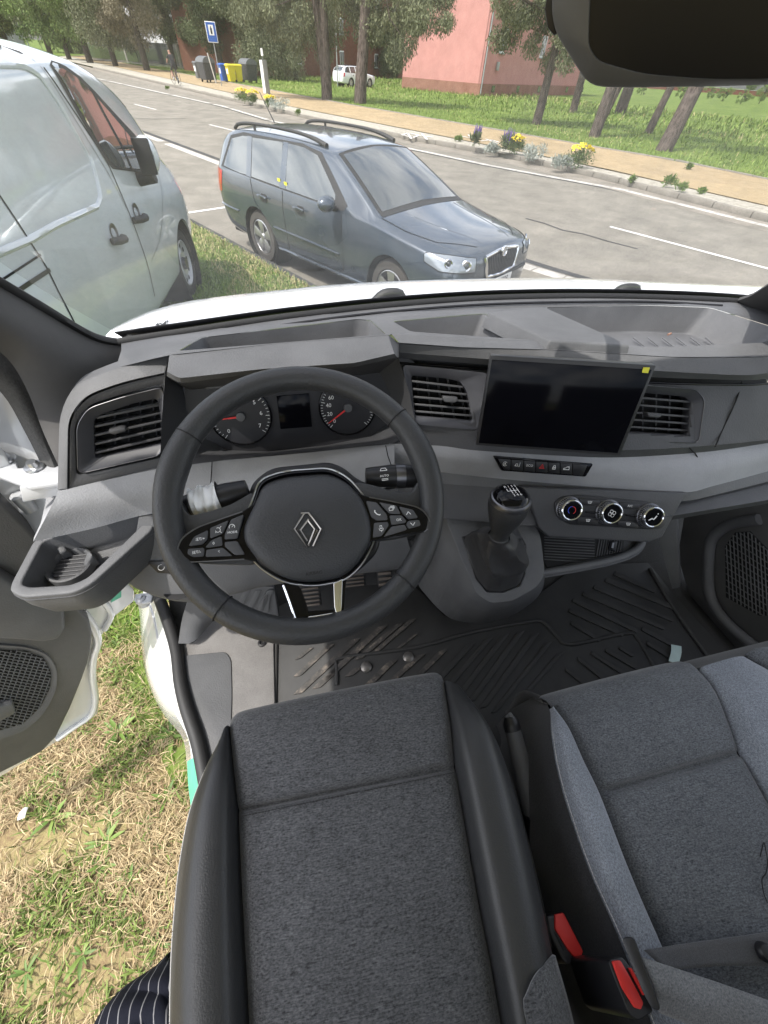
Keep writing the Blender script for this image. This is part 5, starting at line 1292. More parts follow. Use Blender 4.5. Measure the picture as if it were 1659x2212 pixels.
# step trim beside the seat: raised carpeted block with a scooped panel
st = Plane.of(at(377, 1399, Z=.875), at(592, 1395, Z=.872), at(595, 1500, Z=.872))
plate('step_trim', st.pts([(372, 1397), (420, 1385), (468, 1330), (480, 1300), (560, 1300), (590, 1330), (594, 1520), (594, 1640), (440, 1680), (420, 1600), (398, 1530), (384, 1466)]), st.n, .06, MATS['carpet'], cab, .006)
plate('step_scoop', [p + st.n * .004 for p in st.pts([(383, 1418), (488, 1408), (500, 1425), (502, 1500), (498, 1640), (448, 1670), (424, 1600), (402, 1530), (388, 1466)])], st.n, .02, MATS['mid_plastic'], cab, .003, r=.02)
lathe('trim_stud', [(.011, 0), (.011, .006), (.006, .007), (.005, .002), (0, .002)], st.on(566, 1390), st.n, MATS['black_plastic'], cab, 14)
kp = [[at(420, 1260, Z=1.08), at(500, 1262, Z=1.06), at(590, 1268, Z=1.04)], [at(395, 1330, Z=.98), at(440, 1335, Z=.96), at(470, 1335, Z=.93)], [at(385, 1390, Z=.905), at(420, 1385, Z=.905), at(470, 1330, Z=.905)]]
sheet('kick_panel', kp, MATS['mid_plastic'], cab, 10, 10, .02, 60)
# --- roof and cant rail overhead (outside the picture, they shade the cab)
rl = lambda y, z: [Vector((-.62, y, z - .20)), Vector((-.56, y, z - .04)), Vector((0, y, z + .03)), Vector((.55, y, z + .04)), Vector((1.05, y, z + .03))]
sheet('roof_lining', [rl(.42, 2.15), rl(0, 2.22), rl(-.62, 2.22)], MATS['roof_cloth'], cab, 16, 12, .03, 60)
plate('rear_light_block', [Vector((-.28, -.58, .8)), Vector((1.36, -.58, .8)), Vector((1.36, -.58, 1.5)), Vector((-.28, -.58, 1.5))], (0, 1, 0), .03, MATS['void'], cab)  # low panel added out of view to block light from behind the seats
# --- right pillar foot
pr_ = [at(x, y, Z=z) for x, y, z in ((1590, 650, 1.59), (1620, 640, 1.62), (1660, 615, 1.68), (1720, 580, 1.76))]
sheet('pillar_trim', [pr_, [p + Vector((.03, -.06, -.01)) for p in pr_], [p + Vector((.10, -.14, -.03)) for p in pr_]], MATS['pillar_plastic'], cab, 16, 10, .01, 60)
# ================================================================ LEFT DOOR, standing open
DP = Plane(Vector((-.80, .44, .8)), Vector((.47, -.88, 0)))
dr = empty('open_door', (-.95, .40, .5), 'open driver door with dark inner panel and white edge', 'door')
card = [(-260, 1030), (-60, 1060), (0, 1080), (60, 1140), (110, 1200), (171, 1315), (193, 1341), (200, 1370), (197, 1402), (190, 1434), (176, 1473), (152, 1531), (122, 1593), (92, 1624), (0, 1671), (-260, 1815)]
plate('door_card', DP.pts(card), DP.n, .035, MATS['door_plastic'], dr, .008, 3)
DS = DP.shift(-.05)
shell = [(-260, 950), (-60, 965), (10, 985), (50, 1040), (110, 1130), (190, 1215), (268, 1250), (290, 1275), (291, 1299), (242, 1337), (219, 1376), (206, 1402), (196, 1440), (206, 1505), (214, 1528), (211, 1544), (161, 1576), (121, 1604), (0, 1680), (-260, 1825)]
plate('door_shell', DS.pts(shell), DS.n, .03, MATS['white_paint'], dr, .006)
tube('shell_fold', [DS.on(x, y, .004) for x, y in ((178, 1320), (200, 1350), (212, 1385), (202, 1420), (200, 1460), (206, 1510), (196, 1545), (160, 1570), (124, 1596))], .010, MATS['white_paint'], dr, 8, n=30)
tube('shell_fold', [DS.on(x, y, .004) for x, y in ((215, 1290), (232, 1310), (240, 1330), (226, 1360))], .008, MATS['white_paint'], dr, 8, n=20)
plate('green_label', DS.pts([(245, 1262), (262, 1262), (262, 1290), (240, 1302)], .003), DS.n, .002, MATS['mint_tape'], dr)
# pocket bulge and speaker
plate('door_pocket', DP.pts([(-260, 1230), (0, 1240), (95, 1300), (128, 1298), (140, 1320), (142, 1360), (128, 1384), (90, 1390), (40, 1386), (-260, 1370)], .03), DP.n, .03, MATS['mid_plastic'], dr, .012, 3)
sp_o = [(-120, 1385), (0, 1394), (60, 1398), (105, 1415), (125, 1450), (122, 1492), (98, 1540), (55, 1580), (0, 1598), (-120, 1640)]
sp_i = [(-120, 1398), (0, 1404), (56, 1407), (94, 1422), (110, 1452), (108, 1488), (86, 1530), (48, 1566), (0, 1578), (-120, 1615)]
ring_plate('speaker_rim', DP.pts(sp_o, .006), DP.pts(sp_i, .006), DP.n, .02, MATS['mid_plastic'], dr, .003, 2, .03, .03, .006)
gr_ = plate('speaker_grille', DP.pts(sp_i, .001), DP.n, .002, MATS['void'], dr)
u, v, n = frame_of(DP.n)
def inside(p, poly):
    x, y = p; c = False; k = len(poly)
    for i in range(k):
        (x1, y1), (x2, y2) = poly[i], poly[i - 1]
        if (y1 > y) != (y2 > y) and x < (x2 - x1) * (y - y1) / (y2 - y1) + x1: c = not c
    return c
def hatch(name, poly, pl, off, d1, step, r, mat, parent, lim):
    """bars across a pixel polygon, each a real rod on the plane"""
    xs = [p[0] for p in poly]; ys = [p[1] for p in poly]; k = 0
    L = (max(xs) - min(xs)) + (max(ys) - min(ys)); nx, ny = -d1[1], d1[0]; cx, cy = sum(xs) / len(xs), sum(ys) / len(ys)
    t = -L / 2
    while t < L / 2:
        seg = [(cx + nx * t + d1[0] * s, cy + ny * t + d1[1] * s) for s in np.linspace(-L / 2, L / 2, 160)]
        ins = [q for q in seg if inside(q, poly) and q[0] > -40]
        if len(ins) > 3 and k < lim:
            tube(name, [pl.on(*ins[0], off), pl.on(*ins[-1], off)], r, MATS[mat], parent, 4, smooth=0); k += 1
        t += step
hatch('grille_bar', sp_i, DP, .004, (.985, .17), 6.5, .0016, 'mid_plastic', gr_, 40)
hatch('grille_bar', sp_i, DP, .003, (-.35, .94), 11, .0016, 'mid_plastic', gr_, 30)
plate('pull_block', DP.pts([(-60, 1530), (0, 1527), (28, 1520), (34, 1542), (0, 1560), (-60, 1575)], .02), DP.n, .02, MATS['mid_plastic'], dr, .005)
# upper and lower hinge with check strap
hp = [at(x, y, Z=1.44) for x, y in ((-40, 965), (8, 975), (30, 990), (38, 1010), (60, 1008), (100, 995), (128, 1002), (134, 1042), (60, 1052), (0, 1030), (-40, 1020))]
hg = empty('door_hinge', at(60, 1020, Z=1.40), 'white bolted door hinge bracket below the left windscreen pillar', 'hinge')
plate('bracket', hp, (0, 0, 1), .012, MATS['white_bare'], hg, .004)
plate('bracket_flange', [at(40, 1052, Z=1.438), at(134, 1044, Z=1.438), at(134, 1070, Z=1.405), at(48, 1086, Z=1.405)], (0, -1, .2), .01, MATS['white_bare'], hg, .003)
for x, y in ((12, 992), (75, 1008)):
    q = at(x, y, Z=1.442); lathe('bolt', [(0, .012), (.008, .012), (.010, .004), (.016, .003), (.017, 0)], q, (0, 0, 1), MATS['satin_metal'], hg, 12)
q = at(45, 1078, Z=1.37); lathe('pivot', [(.013, -.03), (.013, .01), (.009, .014), (0, .014)], q, (0, 0, 1), MATS['white_bare'], hg, 14)
hl_ = empty('door_hinge', at(303, 1296, Z=.95), 'small white lower door hinge above the sill', 'hinge')
plate('bracket', [at(x, y, Z=.97) for x, y in ((290, 1283), (318, 1280), (330, 1286), (326, 1298), (310, 1304), (292, 1303))], (0, 0, 1), .012, MATS['white_bare'], hl_, .003)
lathe('pivot', [(.014, -.03), (.014, .004), (.008, .007), (.008, .012), (0, .012)], at(303, 1293, Z=.97), (0, 0, 1), MATS['white_bare'], hl_, 14)
# ================================================================ RIGHT DOOR inner side
RP = Plane(Vector((1.16, .5, 1.0)), Vector((-1, -.12, .06)))
rd = empty('passenger_door', (1.2, .4, .8), 'dark passenger door panel with speaker grille at the right', 'door')
plate('door_card', RP.pts([(1480, 1090), (1800, 1050), (2100, 1500), (1640, 1470), (1500, 1330), (1462, 1200)]), RP.n, .04, MATS['door_plastic'], rd, .006)
tube('pocket_rim', [RP.on(x, y, .01) for x, y in ((1640, 1122), (1580, 1132), (1550, 1150), (1533, 1180), (1530, 1260), (1542, 1307), (1575, 1350), (1640, 1405))], .016, MATS['mid_plastic'], rd, 8, n=40)
gp = [(1588, 1150), (1620, 1148), (1700, 1230), (1720, 1330), (1640, 1330), (1568, 1290), (1566, 1180)]
g2 = plate('speaker_grille', RP.pts(gp, .002), RP.n, .004, MATS['void'], rd)
hatch('grille_bar', gp, RP, .006, (.06, 1), 8, .0018, 'mid_plastic', g2, 30)
hatch('grille_bar', gp, RP, .005, (.8, .5), 12, .0018, 'mid_plastic', g2, 20)
plate('pillar_foot', [at(1412, 1130, Z=1.15), at(1462, 1100, Z=1.2), at(1470, 1270, Z=.95), at(1452, 1275, Z=.95)], (-.7, -.7, .1), .03, MATS['door_plastic'], rd, .005)
# ================================================================ REAR-VIEW MIRROR
mo = at(1400, 90, Y=.42); mn = (EYE - mo); mn = (mn.normalized() + Vector((-.15, -.35, -.12))).normalized()
MP = Plane(mo, mn)
mv = empty('rear_view_mirror', mo, 'dark rear-view mirror in grey housing at the top right', 'mirror')
mi_ = [(1278, -80), (1272, 60), (1271, 100), (1292, 133), (1390, 161), (1530, 172), (1665, 172), (1830, 150), (1850, -80)]
mo_ = [(1205, -120), (1190, 20), (1200, 72), (1272, 187), (1340, 190), (1500, 188), (1690, 182), (1900, 168), (1930, -120)]
ring_plate('housing', MP.pts(mo_, -.012), MP.pts(mi_, 0), MP.n, .03, MATS['mirror_grey'], mv, .002, 2, .012, .012)
plate('mirror_glass', MP.pts([(1273, -82), (1268, 60), (1267, 102), (1290, 136), (1390, 164), (1530, 175), (1668, 175), (1834, 152), (1855, -82)], -.003), MP.n, .006, MATS['mirror_reflection'], mv)
plate('back_shell', MP.pts(mo_, -.030), MP.n, .05, MATS['black_plastic'], mv, .012, 3)
plate('adjuster', MP.pts([(1190, -60), (1176, 20), (1182, 60), (1196, 78), (1204, 74), (1198, 20), (1208, -60)], -.015), MP.n, .03, MATS['black_plastic'], mv, .004)
tube('stalk', [mo + Vector((.06, .06, .02)), mo + Vector((.06, .13, .10))], .012, MATS['black_plastic'], mv, 8)
# ================================================================ DASHBOARD
dash_o = empty('dashboard', (.4, .6, 1.2), 'dark grey van dashboard with storage trays, air vents and lighter grey band', 'dashboard')
def zl(L, Z): return [at(x, y, Z=Z) for x, y in L]
def zz(L): return [at(x, y, Z=z) for x, y, z in L]
def holed(name, outer, holes, mat, parent, th=.012):
    """flat-ish pad with openings"""
    loops = [outer] + holes; flat = [p for l in loops for p in l]
    bm = bmesh.new(); vs = [bm.verts.new(p) for p in flat]
    for t in tessellate_polygon(loops):
        try: bm.faces.new([vs[i] for i in t])
        except ValueError: pass
    bmesh.ops.recalc_face_normals(bm, faces=bm.faces); bm.normal_update()
    if sum(f.normal.z for f in bm.faces) < 0: bmesh.ops.reverse_faces(bm, faces=bm.faces)
    return from_bm(name, bm, mat, parent, 0, 2, 30, merge=False)
def pocket(name, rim, floor, mat, parent, r=.012):
    """open tray: rim loop and floor loop with the same corners, soft edges"""
    A = rounded(rim, r); B = rounded(floor, r * 1.3); k = len(A)
    mid = [a.lerp(b, .12) * 1.0 for a, b in zip(A, B)]
    bm = bmesh.new(); va = [bm.verts.new(p) for p in A]; vm = [bm.verts.new(p) for p in mid]; vb = [bm.verts.new(p) for p in B]
    for X, Y in ((va, vm), (vm, vb)):
        for i in range(k):
            try: bm.faces.new((X[i], X[(i + 1) % k], Y[(i + 1) % k], Y[i]))
            except ValueError: pass
    bm.faces.new(vb)
    bmesh.ops.dissolve_degenerate(bm, dist=1e-6, edges=bm.edges)
    bmesh.ops.recalc_face_normals(bm, faces=bm.faces)
    es = [e for e in bm.edges if len(e.link_faces) == 2 and e.calc_face_angle(0) > R(30) and not any(v.is_boundary for v in e.verts)]
    bmesh.ops.bevel(bm, geom=es, offset=.008, segments=3, profile=.5, affect='EDGES', clamp_overlap=True)
    return from_bm(name, bm, mat, parent, 0, 2, 50)
DZ = 1.60
tray1 = zz([(385, 758, 1.632), (436, 729, 1.603), (772, 689, 1.603), (800, 692, 1.605), (834, 722, 1.632)])
tray2 = zz([(848, 694, 1.605), (1046, 677, 1.600), (1180, 737, 1.628), (887, 716, 1.630)])
tray3 = zz([(1176, 664, 1.598), (1400, 659, 1.596), (1534, 664, 1.598), (1690, 712, 1.612), (1652, 740, 1.625), (1452, 749, 1.628), (1364, 748, 1.628)])
rear = zl(L1, 1.587)
left_edge = zz([(250, 795, 1.615), (262, 757, 1.597)])
front = zz([(1760, 762, 1.622), (1659, 770, 1.624), (1560, 772, 1.625), (1452, 771, 1.626), (1300, 762, 1.627), (1180, 755, 1.628), (1000, 750, 1.629), (862, 740, 1.632), (846, 722, 1.636), (838, 724, 1.637), (600, 742, 1.637), (372, 766, 1.637), (330, 775, 1.628)])
holed('top_pad', left_edge + rear + [at(1775, 700, Z=1.60)] + front, [rounded(tray1, .008), rounded(tray2, .010), rounded(tray3, .014)], MATS['dash_pad'], dash_o)
sheet('pad_base', [[p + Vector((0, .02, -.10)) for p in rear], [p + Vector((0, .02, -.10)) for p in zl([(250, 800), (372, 772), (600, 748), (862, 748), (1180, 760), (1452, 776), (1659, 775), (1770, 768)], 1.62)]], MATS['void'], dash_o, 40, None, .004, 60)
def sunk(P, d, s=.88, dx=0, dy=0):
    c = sum(P, Vector()) / len(P); return [c + (p - c) * s + Vector((dx, dy, 0)) - Vector((0, 0, d)) for p in P]
pocket('cluster_tray', [p + Vector((0, 0, -.001)) for p in tray1], sunk(tray1, .075, .92), MATS['tray_plastic'], dash_o, .008)
pocket('middle_tray', [p + Vector((0, 0, -.001)) for p in tray2], sunk(tray2, .07, .80, 0, .005), MATS['tray_plastic'], dash_o, .010)
t3 = pocket('passenger_tray', [p + Vector((0, 0, -.001)) for p in tray3], sunk(tray3, .062, .86, 0, .008), MATS['tray_plastic'], dash_o, .014)
# ribs on the floor of the passenger tray
zf = sum(p.z for p in sunk(tray3, .062)) / 7
for i in range(7):
    a, b2 = at(1378 + i * 31, 737, Z=zf + .003), at(1410 + i * 31, 762, Z=zf + .003)
    tube('tray_rib', [a + (a - b2) * .3, b2], .0018, MATS['tray_plastic'], t3, 6)
q = at(1443, 723, Z=zf + .01); tube('crumb', [q, q + Vector((.008, .002, .002))], .0025, MATS['skin'], t3, 6)
# raised bridge between the trays
br = zz([(1056, 674, 1.612), (1172, 662, 1.606), (1362, 746, 1.640), (1188, 735, 1.642)])
bc = [p + Vector((0, 0, -.028)) for p in zz([(1046, 676, 1.612), (1180, 662, 1.606), (1372, 750, 1.640), (1180, 739, 1.642)])]
mesh('tray_bridge', br + bc, [(0, 1, 2, 3), (0, 4, 5, 1), (1, 5, 6, 2), (2, 6, 7, 3), (3, 7, 4, 0)], MATS['dash_pad'], dash_o, .004, 3)
# demister slot lines along the glass
tube('demister_slot', zl([(450, 728), (600, 704), (760, 682), (900, 668), (1040, 658), (1200, 653), (1400, 652), (1560, 660)], 1.592), .0028, MATS['black_plastic'], dash_o, 5, n=40)
# front lip and fascia, centre to right
n_ = 60
C1 = zl([(855, 742), (1000, 751), (1180, 756), (1300, 763), (1452, 772), (1560, 773), (1659, 771), (1770, 763)], 1.627)
C2 = zl([(858, 761), (1056, 776), (1250, 790), (1420, 801), (1594, 810), (1659, 806), (1770, 795)], 1.610)
C3 = zl([(860, 774), (1056, 788), (1250, 803), (1414, 815), (1602, 821), (1659, 818), (1770, 806)], 1.592)
C3b = [p + Vector((0, .022, -.004)) for p in C3]
sheet('front_pad', [C1, C2, C3, C3b], MATS['dash_pad'], dash_o, n_, None, .004, 25)
C4 = zl([(862, 782), (1056, 797), (1250, 812), (1414, 825), (1594, 829), (1659, 826), (1770, 815)], 1.578)
C5 = zl([(895, 925), (960, 935), (1030, 945), (1200, 962), (1340, 972), (1500, 965), (1659, 950), (1770, 935)], 1.480)
fas = sheet('fascia', [C4, C5], MATS['dark_plastic'], dash_o, 180, 36, 0, 40)
vent_holes = [[(884, 807), (960, 813), (996, 820), (1012, 843), (1025, 913), (892, 902)], [(1330, 842), (1400, 845), (1484, 853), (1496, 867), (1490, 944), (1330, 936)]]
bm = bmesh.new(); bm.from_mesh(fas.data); kill = []
for f in bm.faces:
    x, y = _px(f.calc_center_median() + fas.location)
    if any(inside((x, y), h) for h in vent_holes): kill.append(f)
bmesh.ops.delete(bm, geom=kill, context='FACES'); bm.to_mesh(fas.data); bm.free()
tube('fascia_line', [p + Vector((0, -.003, 0)) for p in C4], .0022, MATS['gloss_black'], dash_o, 6, n=60)
C6 = zl([(840, 958), (950, 963), (1028, 973), (1200, 984), (1340, 988), (1525, 976), (1659, 957), (1770, 940)], 1.462)
sheet('fascia_shelf', [C5, C6], MATS['dark_plastic'], dash_o, n_, None, .01, 40)
C7 = zl([(840, 1006), (960, 1021), (1100, 1036), (1260, 1050), (1400, 1060), (1488, 1063), (1540, 1050), (1659, 1018), (1770, 985)], 1.402)
mid67 = [a.lerp(b, .45) + Vector((0, -.006, .006)) for a, b in zip(poly_lin(C6, 30), poly_lin(C7, 30))]
sheet('grey_band', [C6, mid67, C7], MATS['grey_plastic'], dash_o, n_, 10, .008, 60)
tube('panel_gap', [p + (EYE - p).normalized() * .007 for p in (at(1489, 967, Z=1.475), at(1505, 985, Z=1.455), at(1512, 1015, Z=1.43), at(1500, 1048, Z=1.405))], .0012, MATS['void'], dash_o, 5, n=14)
tube('panel_gap', [p + (EYE - p).normalized() * .007 for p in (at(1602, 824, Z=1.575), at(1590, 865, Z=1.55), at(1560, 930, Z=1.50), at(1545, 965, Z=1.478))], .0014, MATS['void'], dash_o, 5, n=14)
C8 = zl([(840, 1030), (960, 1045), (1100, 1055), (1260, 1068), (1400, 1080), (1480, 1082), (1540, 1070), (1659, 1040), (1770, 1010)], 1.385)
sheet('lower_panel', [C7, C8], MATS['mid_plastic'], dash_o, n_, None, .008, 30)
C9 = zl([(850, 1130), (960, 1120), (1140, 1135), (1300, 1130), (1400, 1110), (1500, 1090), (1659, 1062), (1770, 1040)], 1.34)
sheet('under_panel', [C8, C9], MATS['dark_plastic'], dash_o, n_, None, .008, 30)
sheet('glove_shelf', [zl([(1440, 1075), (1540, 1072), (1659, 1045), (1770, 1020)], 1.375), zl([(1430, 1118), (1540, 1100), (1659, 1080), (1770, 1060)], 1.37)], MATS['dark_plastic'], dash_o, 20, None, .02, 30)
# hood over the instruments
H0 = zz([(385, 758, 1.637), (600, 741, 1.637), (838, 722, 1.637)]); H1 = zz([(361, 803, 1.628), (388, 817, 1.627), (567, 797, 1.627), (766, 784, 1.627), (852, 764, 1.630)])
H2 = zz([(360, 812, 1.615), (389, 828, 1.613), (567, 805, 1.613), (766, 792, 1.613), (858, 772, 1.616)])
H3 = [p + Vector((0, .03, -.008)) for p in H2]
sheet('cluster_hood', [poly_lin([at(366, 768, Z=1.637)] + H0, 30), poly_lin(H1, 30), poly_lin(H2, 30), poly_lin(H3, 30)], MATS['dash_pad'], dash_o, 40, None, .006, 24)
mesh('hood_cheek', zz([(838, 722, 1.637), (862, 742, 1.628), (862, 772, 1.60), (858, 772, 1.616), (852, 764, 1.630)]), [(0, 1, 2, 3, 4)], MATS['dash_pad'], dash_o)
# binnacle frame down to the gauges
BP = Plane.of(at(360, 815, Z=1.61), at(858, 775, Z=1.61), at(560, 990, Z=1.468))
CPl = Plane.of(at(480, 860, Y=.655), at(800, 855, Y=.665), at(640, 960, Y=.628))
bo = [(357, 812), (389, 828), (567, 805), (766, 792), (860, 772), (885, 850), (900, 930), (850, 957), (700, 972), (560, 985), (455, 998), (345, 1012), (350, 900)]
bi = [(395, 836), (410, 842), (567, 830), (766, 812), (818, 806), (842, 850), (838, 915), (800, 942), (700, 962), (580, 975), (490, 972), (448, 948), (405, 890)]
A = BP.pts(bo); B = CPl.pts(bi); k = len(A)
bm = bmesh.new(); NA = 5
rowsb = [[bm.verts.new(a.lerp(b, t)) for a, b in zip(A, B)] for t in np.linspace(0, 1, NA)]
for X, Y in zip(rowsb[:-1], rowsb[1:]):
    for i in range(k): bm.faces.new((X[i], X[(i + 1) % k], Y[(i + 1) % k], Y[i]))
from_bm('binnacle', bm, MATS['dark_plastic'], dash_o, 0, 2, 50)
# --- left pod round the outer vent
LP = Plane.of(at(355, 815, Z=1.60), at(345, 1005, Z=1.458), at(135, 1058, Z=1.455))
po = [(124, 1060), (128, 895), (158, 832), (264, 789), (368, 767), (352, 1012)]
pi = [(146, 1057), (147, 905), (182, 856), (264, 826), (356, 806), (347, 1010)]
ring_plate('vent_pod', [LP.on(x, y, -.018 if i in (1, 2, 3, 4) else 0) for i, (x, y) in enumerate(po)], LP.pts(pi, .004), LP.n, .05, MATS['dash_pad'], dash_o, .003, 3, [0.0, .03, .03, .03, 0, 0], [0, .03, .03, .03, 0, 0])
pj = [(164, 1030), (160, 915), (188, 876), (264, 852), (354, 829), (348, 990)]
ring_plate('vent_frame', LP.pts([(150, 1053), (151, 908), (185, 860), (264, 830), (355, 810), (347, 1008)], .001), LP.pts(pj, .001), LP.n, .03, MATS['dark_plastic'], dash_o, .002, 2, [0, .03, .03, .03, 0, 0], [.012, .03, .03, .03, .004, .004], .002)
def vent(name, pl, outer, opening, slats, tab, parent, rr=.006, line='steel_dark', mat='trim_fine'):
    e = ring_plate(name, pl.pts(outer, .002), pl.pts(opening, -.010), pl.n, .02, MATS[mat], parent, .0015, 2, rr * 2, rr)
    if line: tube('trim_line', rounded(pl.pts(outer, .0035), rr * 2.2), .0007, MATS[line], e, 6, closed=True)
    plate('vent_throat', pl.pts(opening, -.045), pl.n, .004, MATS['void'], e)
    for (a, b2) in slats:
        p, q = pl.on(*a, -.012), pl.on(*b2, -.012); t = (q - p).normalized(); back = (-pl.n * .9 + Vector((0, 0, -.10))).normalized() * .022; up_ = back.cross(t).normalized() * .0020
        mesh('slat', [p - up_, q - up_, q + up_, p + up_, p + back - up_ * .4, q + back - up_ * .4, q + back + up_ * .4, p + back + up_ * .4], [(0, 1, 2, 3), (5, 4, 7, 6), (4, 0, 3, 7), (1, 5, 6, 2), (3, 2, 6, 7), (4, 5, 1, 0)], MATS['dark_plastic'], e, .0008)
    for i in range(5):
        f = (i + .5) / 5; a = Vector(slats[0][0] + (0,)).lerp(Vector(slats[0][1] + (0,)), f); b2 = Vector(slats[-1][0] + (0,)).lerp(Vector(slats[-1][1] + (0,)), f)
        tube('vane', [pl.on(a.x, a.y - 14, -.036), pl.on(b2.x, b2.y + 12, -.036)], .0022, MATS['black_plastic'], e, 5)
    tcx, tcy = sum(p[0] for p in tab) / len(tab), sum(p[1] for p in tab) / len(tab)
    plate('vent_tab', pl.pts([(tcx + (x - tcx) * .9, tcy + (y - tcy) * .8) for x, y in tab], .001), pl.n, .016, MATS['dark_plastic'], e, .0015)
    return e
vent('side_vent', LP, [(168, 1024), (166, 919), (190, 882), (264, 858), (353, 836), (348, 983)], [(205, 991), (202, 908), (216, 896), (290, 871), (340, 861), (359, 958)],
     [((208, 903), (344, 875)), ((204, 922), (348, 892)), ((204, 941), (352, 909)), ((204, 960), (355, 926)), ((205, 979), (358, 944))], [(231, 931), (262, 923), (272, 924), (275, 932), (246, 941), (237, 939)], dash_o)
MPv = Plane.of(at(880, 797, Z=1.577), at(1050, 810, Z=1.572), at(905, 925, Z=1.481)).shift(.016)
vent('centre_vent', MPv, [(868, 788), (960, 796), (1056, 806), (1048, 860), (1032, 930), (899, 917)], [(888, 811), (960, 817), (994, 824), (1008, 845), (1021, 909), (896, 898)],
     [((889, 823), (1000, 836)), ((891, 840), (1008, 852)), ((892, 857), (1012, 867)), ((893, 873), (1016, 883)), ((895, 888), (1020, 898))], [(955, 853), (990, 856), (991, 866), (984, 872), (960, 870), (955, 862)], dash_o, line=False)
RPv = Plane.of(at(1414, 836, Z=1.568), at(1520, 850, Z=1.560), at(1500, 950, Z=1.482)).shift(.016)
vent('centre_vent', RPv, [(1330, 826), (1414, 834), (1503, 841), (1523, 863), (1509, 958), (1330, 950)], [(1340, 846), (1400, 849), (1480, 857), (1492, 869), (1486, 940), (1340, 932)],
     [((1345, 856), (1490, 868)), ((1345, 872), (1490, 884)), ((1345, 889), (1489, 900)), ((1345, 905), (1488, 915)), ((1345, 921), (1486, 930))], [(1396, 889), (1428, 892), (1432, 899), (1424, 904), (1400, 902)], dash_o, line='steel_dark')
# --- grey panel below the pod, wrapping towards the door
G0 = zz([(126, 1062, 1.456), (230, 1037, 1.456), (345, 1013, 1.457), (460, 997, 1.458), (650, 979, 1.460), (852, 958, 1.462)])
G1 = zz([(100, 1115, 1.425), (220, 1085, 1.422), (345, 1060, 1.42), (460, 1045, 1.42), (650, 1022, 1.425), (852, 1005, 1.43)])
G2 = zz([(72, 1170, 1.375), (200, 1142, 1.37), (325, 1110, 1.37), (460, 1100, 1.375), (650, 1088, 1.385), (852, 1050, 1.39)])
sheet('grey_band', [G0, G1, G2], MATS['grey_plastic'], dash_o, 40, 12, .01, 60)
tube('panel_gap', [p + (EYE - p).normalized() * .007 for p in (at(458, 998, Z=1.458), at(457, 1020, Z=1.44), at(455, 1046, Z=1.42))], .0010, MATS['void'], dash_o, 5)
tube('panel_gap', [p + (EYE - p).normalized() * .007 for p in (at(833, 962, Z=1.462), at(838, 985, Z=1.445), at(846, 1008, Z=1.428))], .0010, MATS['void'], dash_o, 5)
sheet('dash_side', [G0[:1] + [at(118, 1110, Z=1.40), at(80, 1165, Z=1.372)], [p + Vector((-.03, .14, 0)) for p in (G0[0], at(118, 1110, Z=1.40), at(80, 1165, Z=1.372))]], MATS['grey_plastic'], dash_o, 8, None, .008)
# --- knee panel
N0 = zz([(300, 1118, 1.368), (460, 1102, 1.373), (650, 1090, 1.38), (860, 1055, 1.385)]); N1 = zz([(285, 1195, 1.30), (480, 1190, 1.29), (650, 1180, 1.28), (880, 1165, 1.28)])
N2 = zz([(268, 1248, 1.235), (300, 1275, 1.21), (400, 1300, 1.185), (520, 1280, 1.18), (600, 1262, 1.175), (900, 1225, 1.17)]); N3 = [p + Vector((0, .08, -.01)) for p in N2]
sheet('knee_panel', [N0, N1, N2, N3], MATS['mid_plastic'], dash_o, 40, 16, .01, 60)
q = [at(x, y, Z=1.20) for x, y in ((352, 1285), (372, 1276), (420, 1278), (404, 1290), (384, 1296), (362, 1294))]
plate('release_slot', [p + (EYE - p).normalized() * .012 for p in q], (0, -.5, .8), .006, MATS['void'], dash_o, .001)
q = [at(x, y, Z=z) for x, y, z in ((314, 1212, 1.275), (362, 1213, 1.275), (376, 1240, 1.25), (340, 1238, 1.25))]
sw = plate('lamp_switch', [p + (EYE - p).normalized() * .012 for p in q], (0, -.6, .7), .012, MATS['black_plastic'], dash_o, .002)
c = sum(q, Vector()) / 4; c += (EYE - c).normalized() * .016; lathe('switch_icon', [(.006, 0), (.0052, .0003)], c, EYE - c, MATS['print_white'], sw, 16)
# --- screen
yw, tl_ = -.328, .2505
SP = Plane(Vector((.3979, .5043, 1.5784)), Vector((math.sin(yw) * math.cos(tl_), -math.cos(yw) * math.cos(tl_), math.sin(tl_))))
sc = empty('touch_screen', SP.p - Vector((0, 0, .08)), 'black tablet-like screen standing on the dashboard', 'screen')
fo = [(1060, 767), (1418, 789), (1340, 985), (1028, 962)]; fi = [(1063, 777), (1408, 799), (1334, 979), (1034, 957)]
plate('screen_body', SP.pts(fo), SP.n, .016, MATS['screen_frame'], sc, .002, 2)
plate('display_glass', SP.pts(fi, .0012), SP.n, .002, MATS['screen_glass'], sc, .0006)
plate('yellow_tab', SP.pts([(1390, 793.5), (1404, 794), (1400, 806), (1387, 805)], .002), SP.n, .0006, MATS['sticker_yellow'], sc)
obox('screen_arm', SP.p - SP.n * .045 - Vector((0, 0, .03)), *frame_of(SP.n), .14, .07, .06, MATS['black_plastic'], sc, .006)
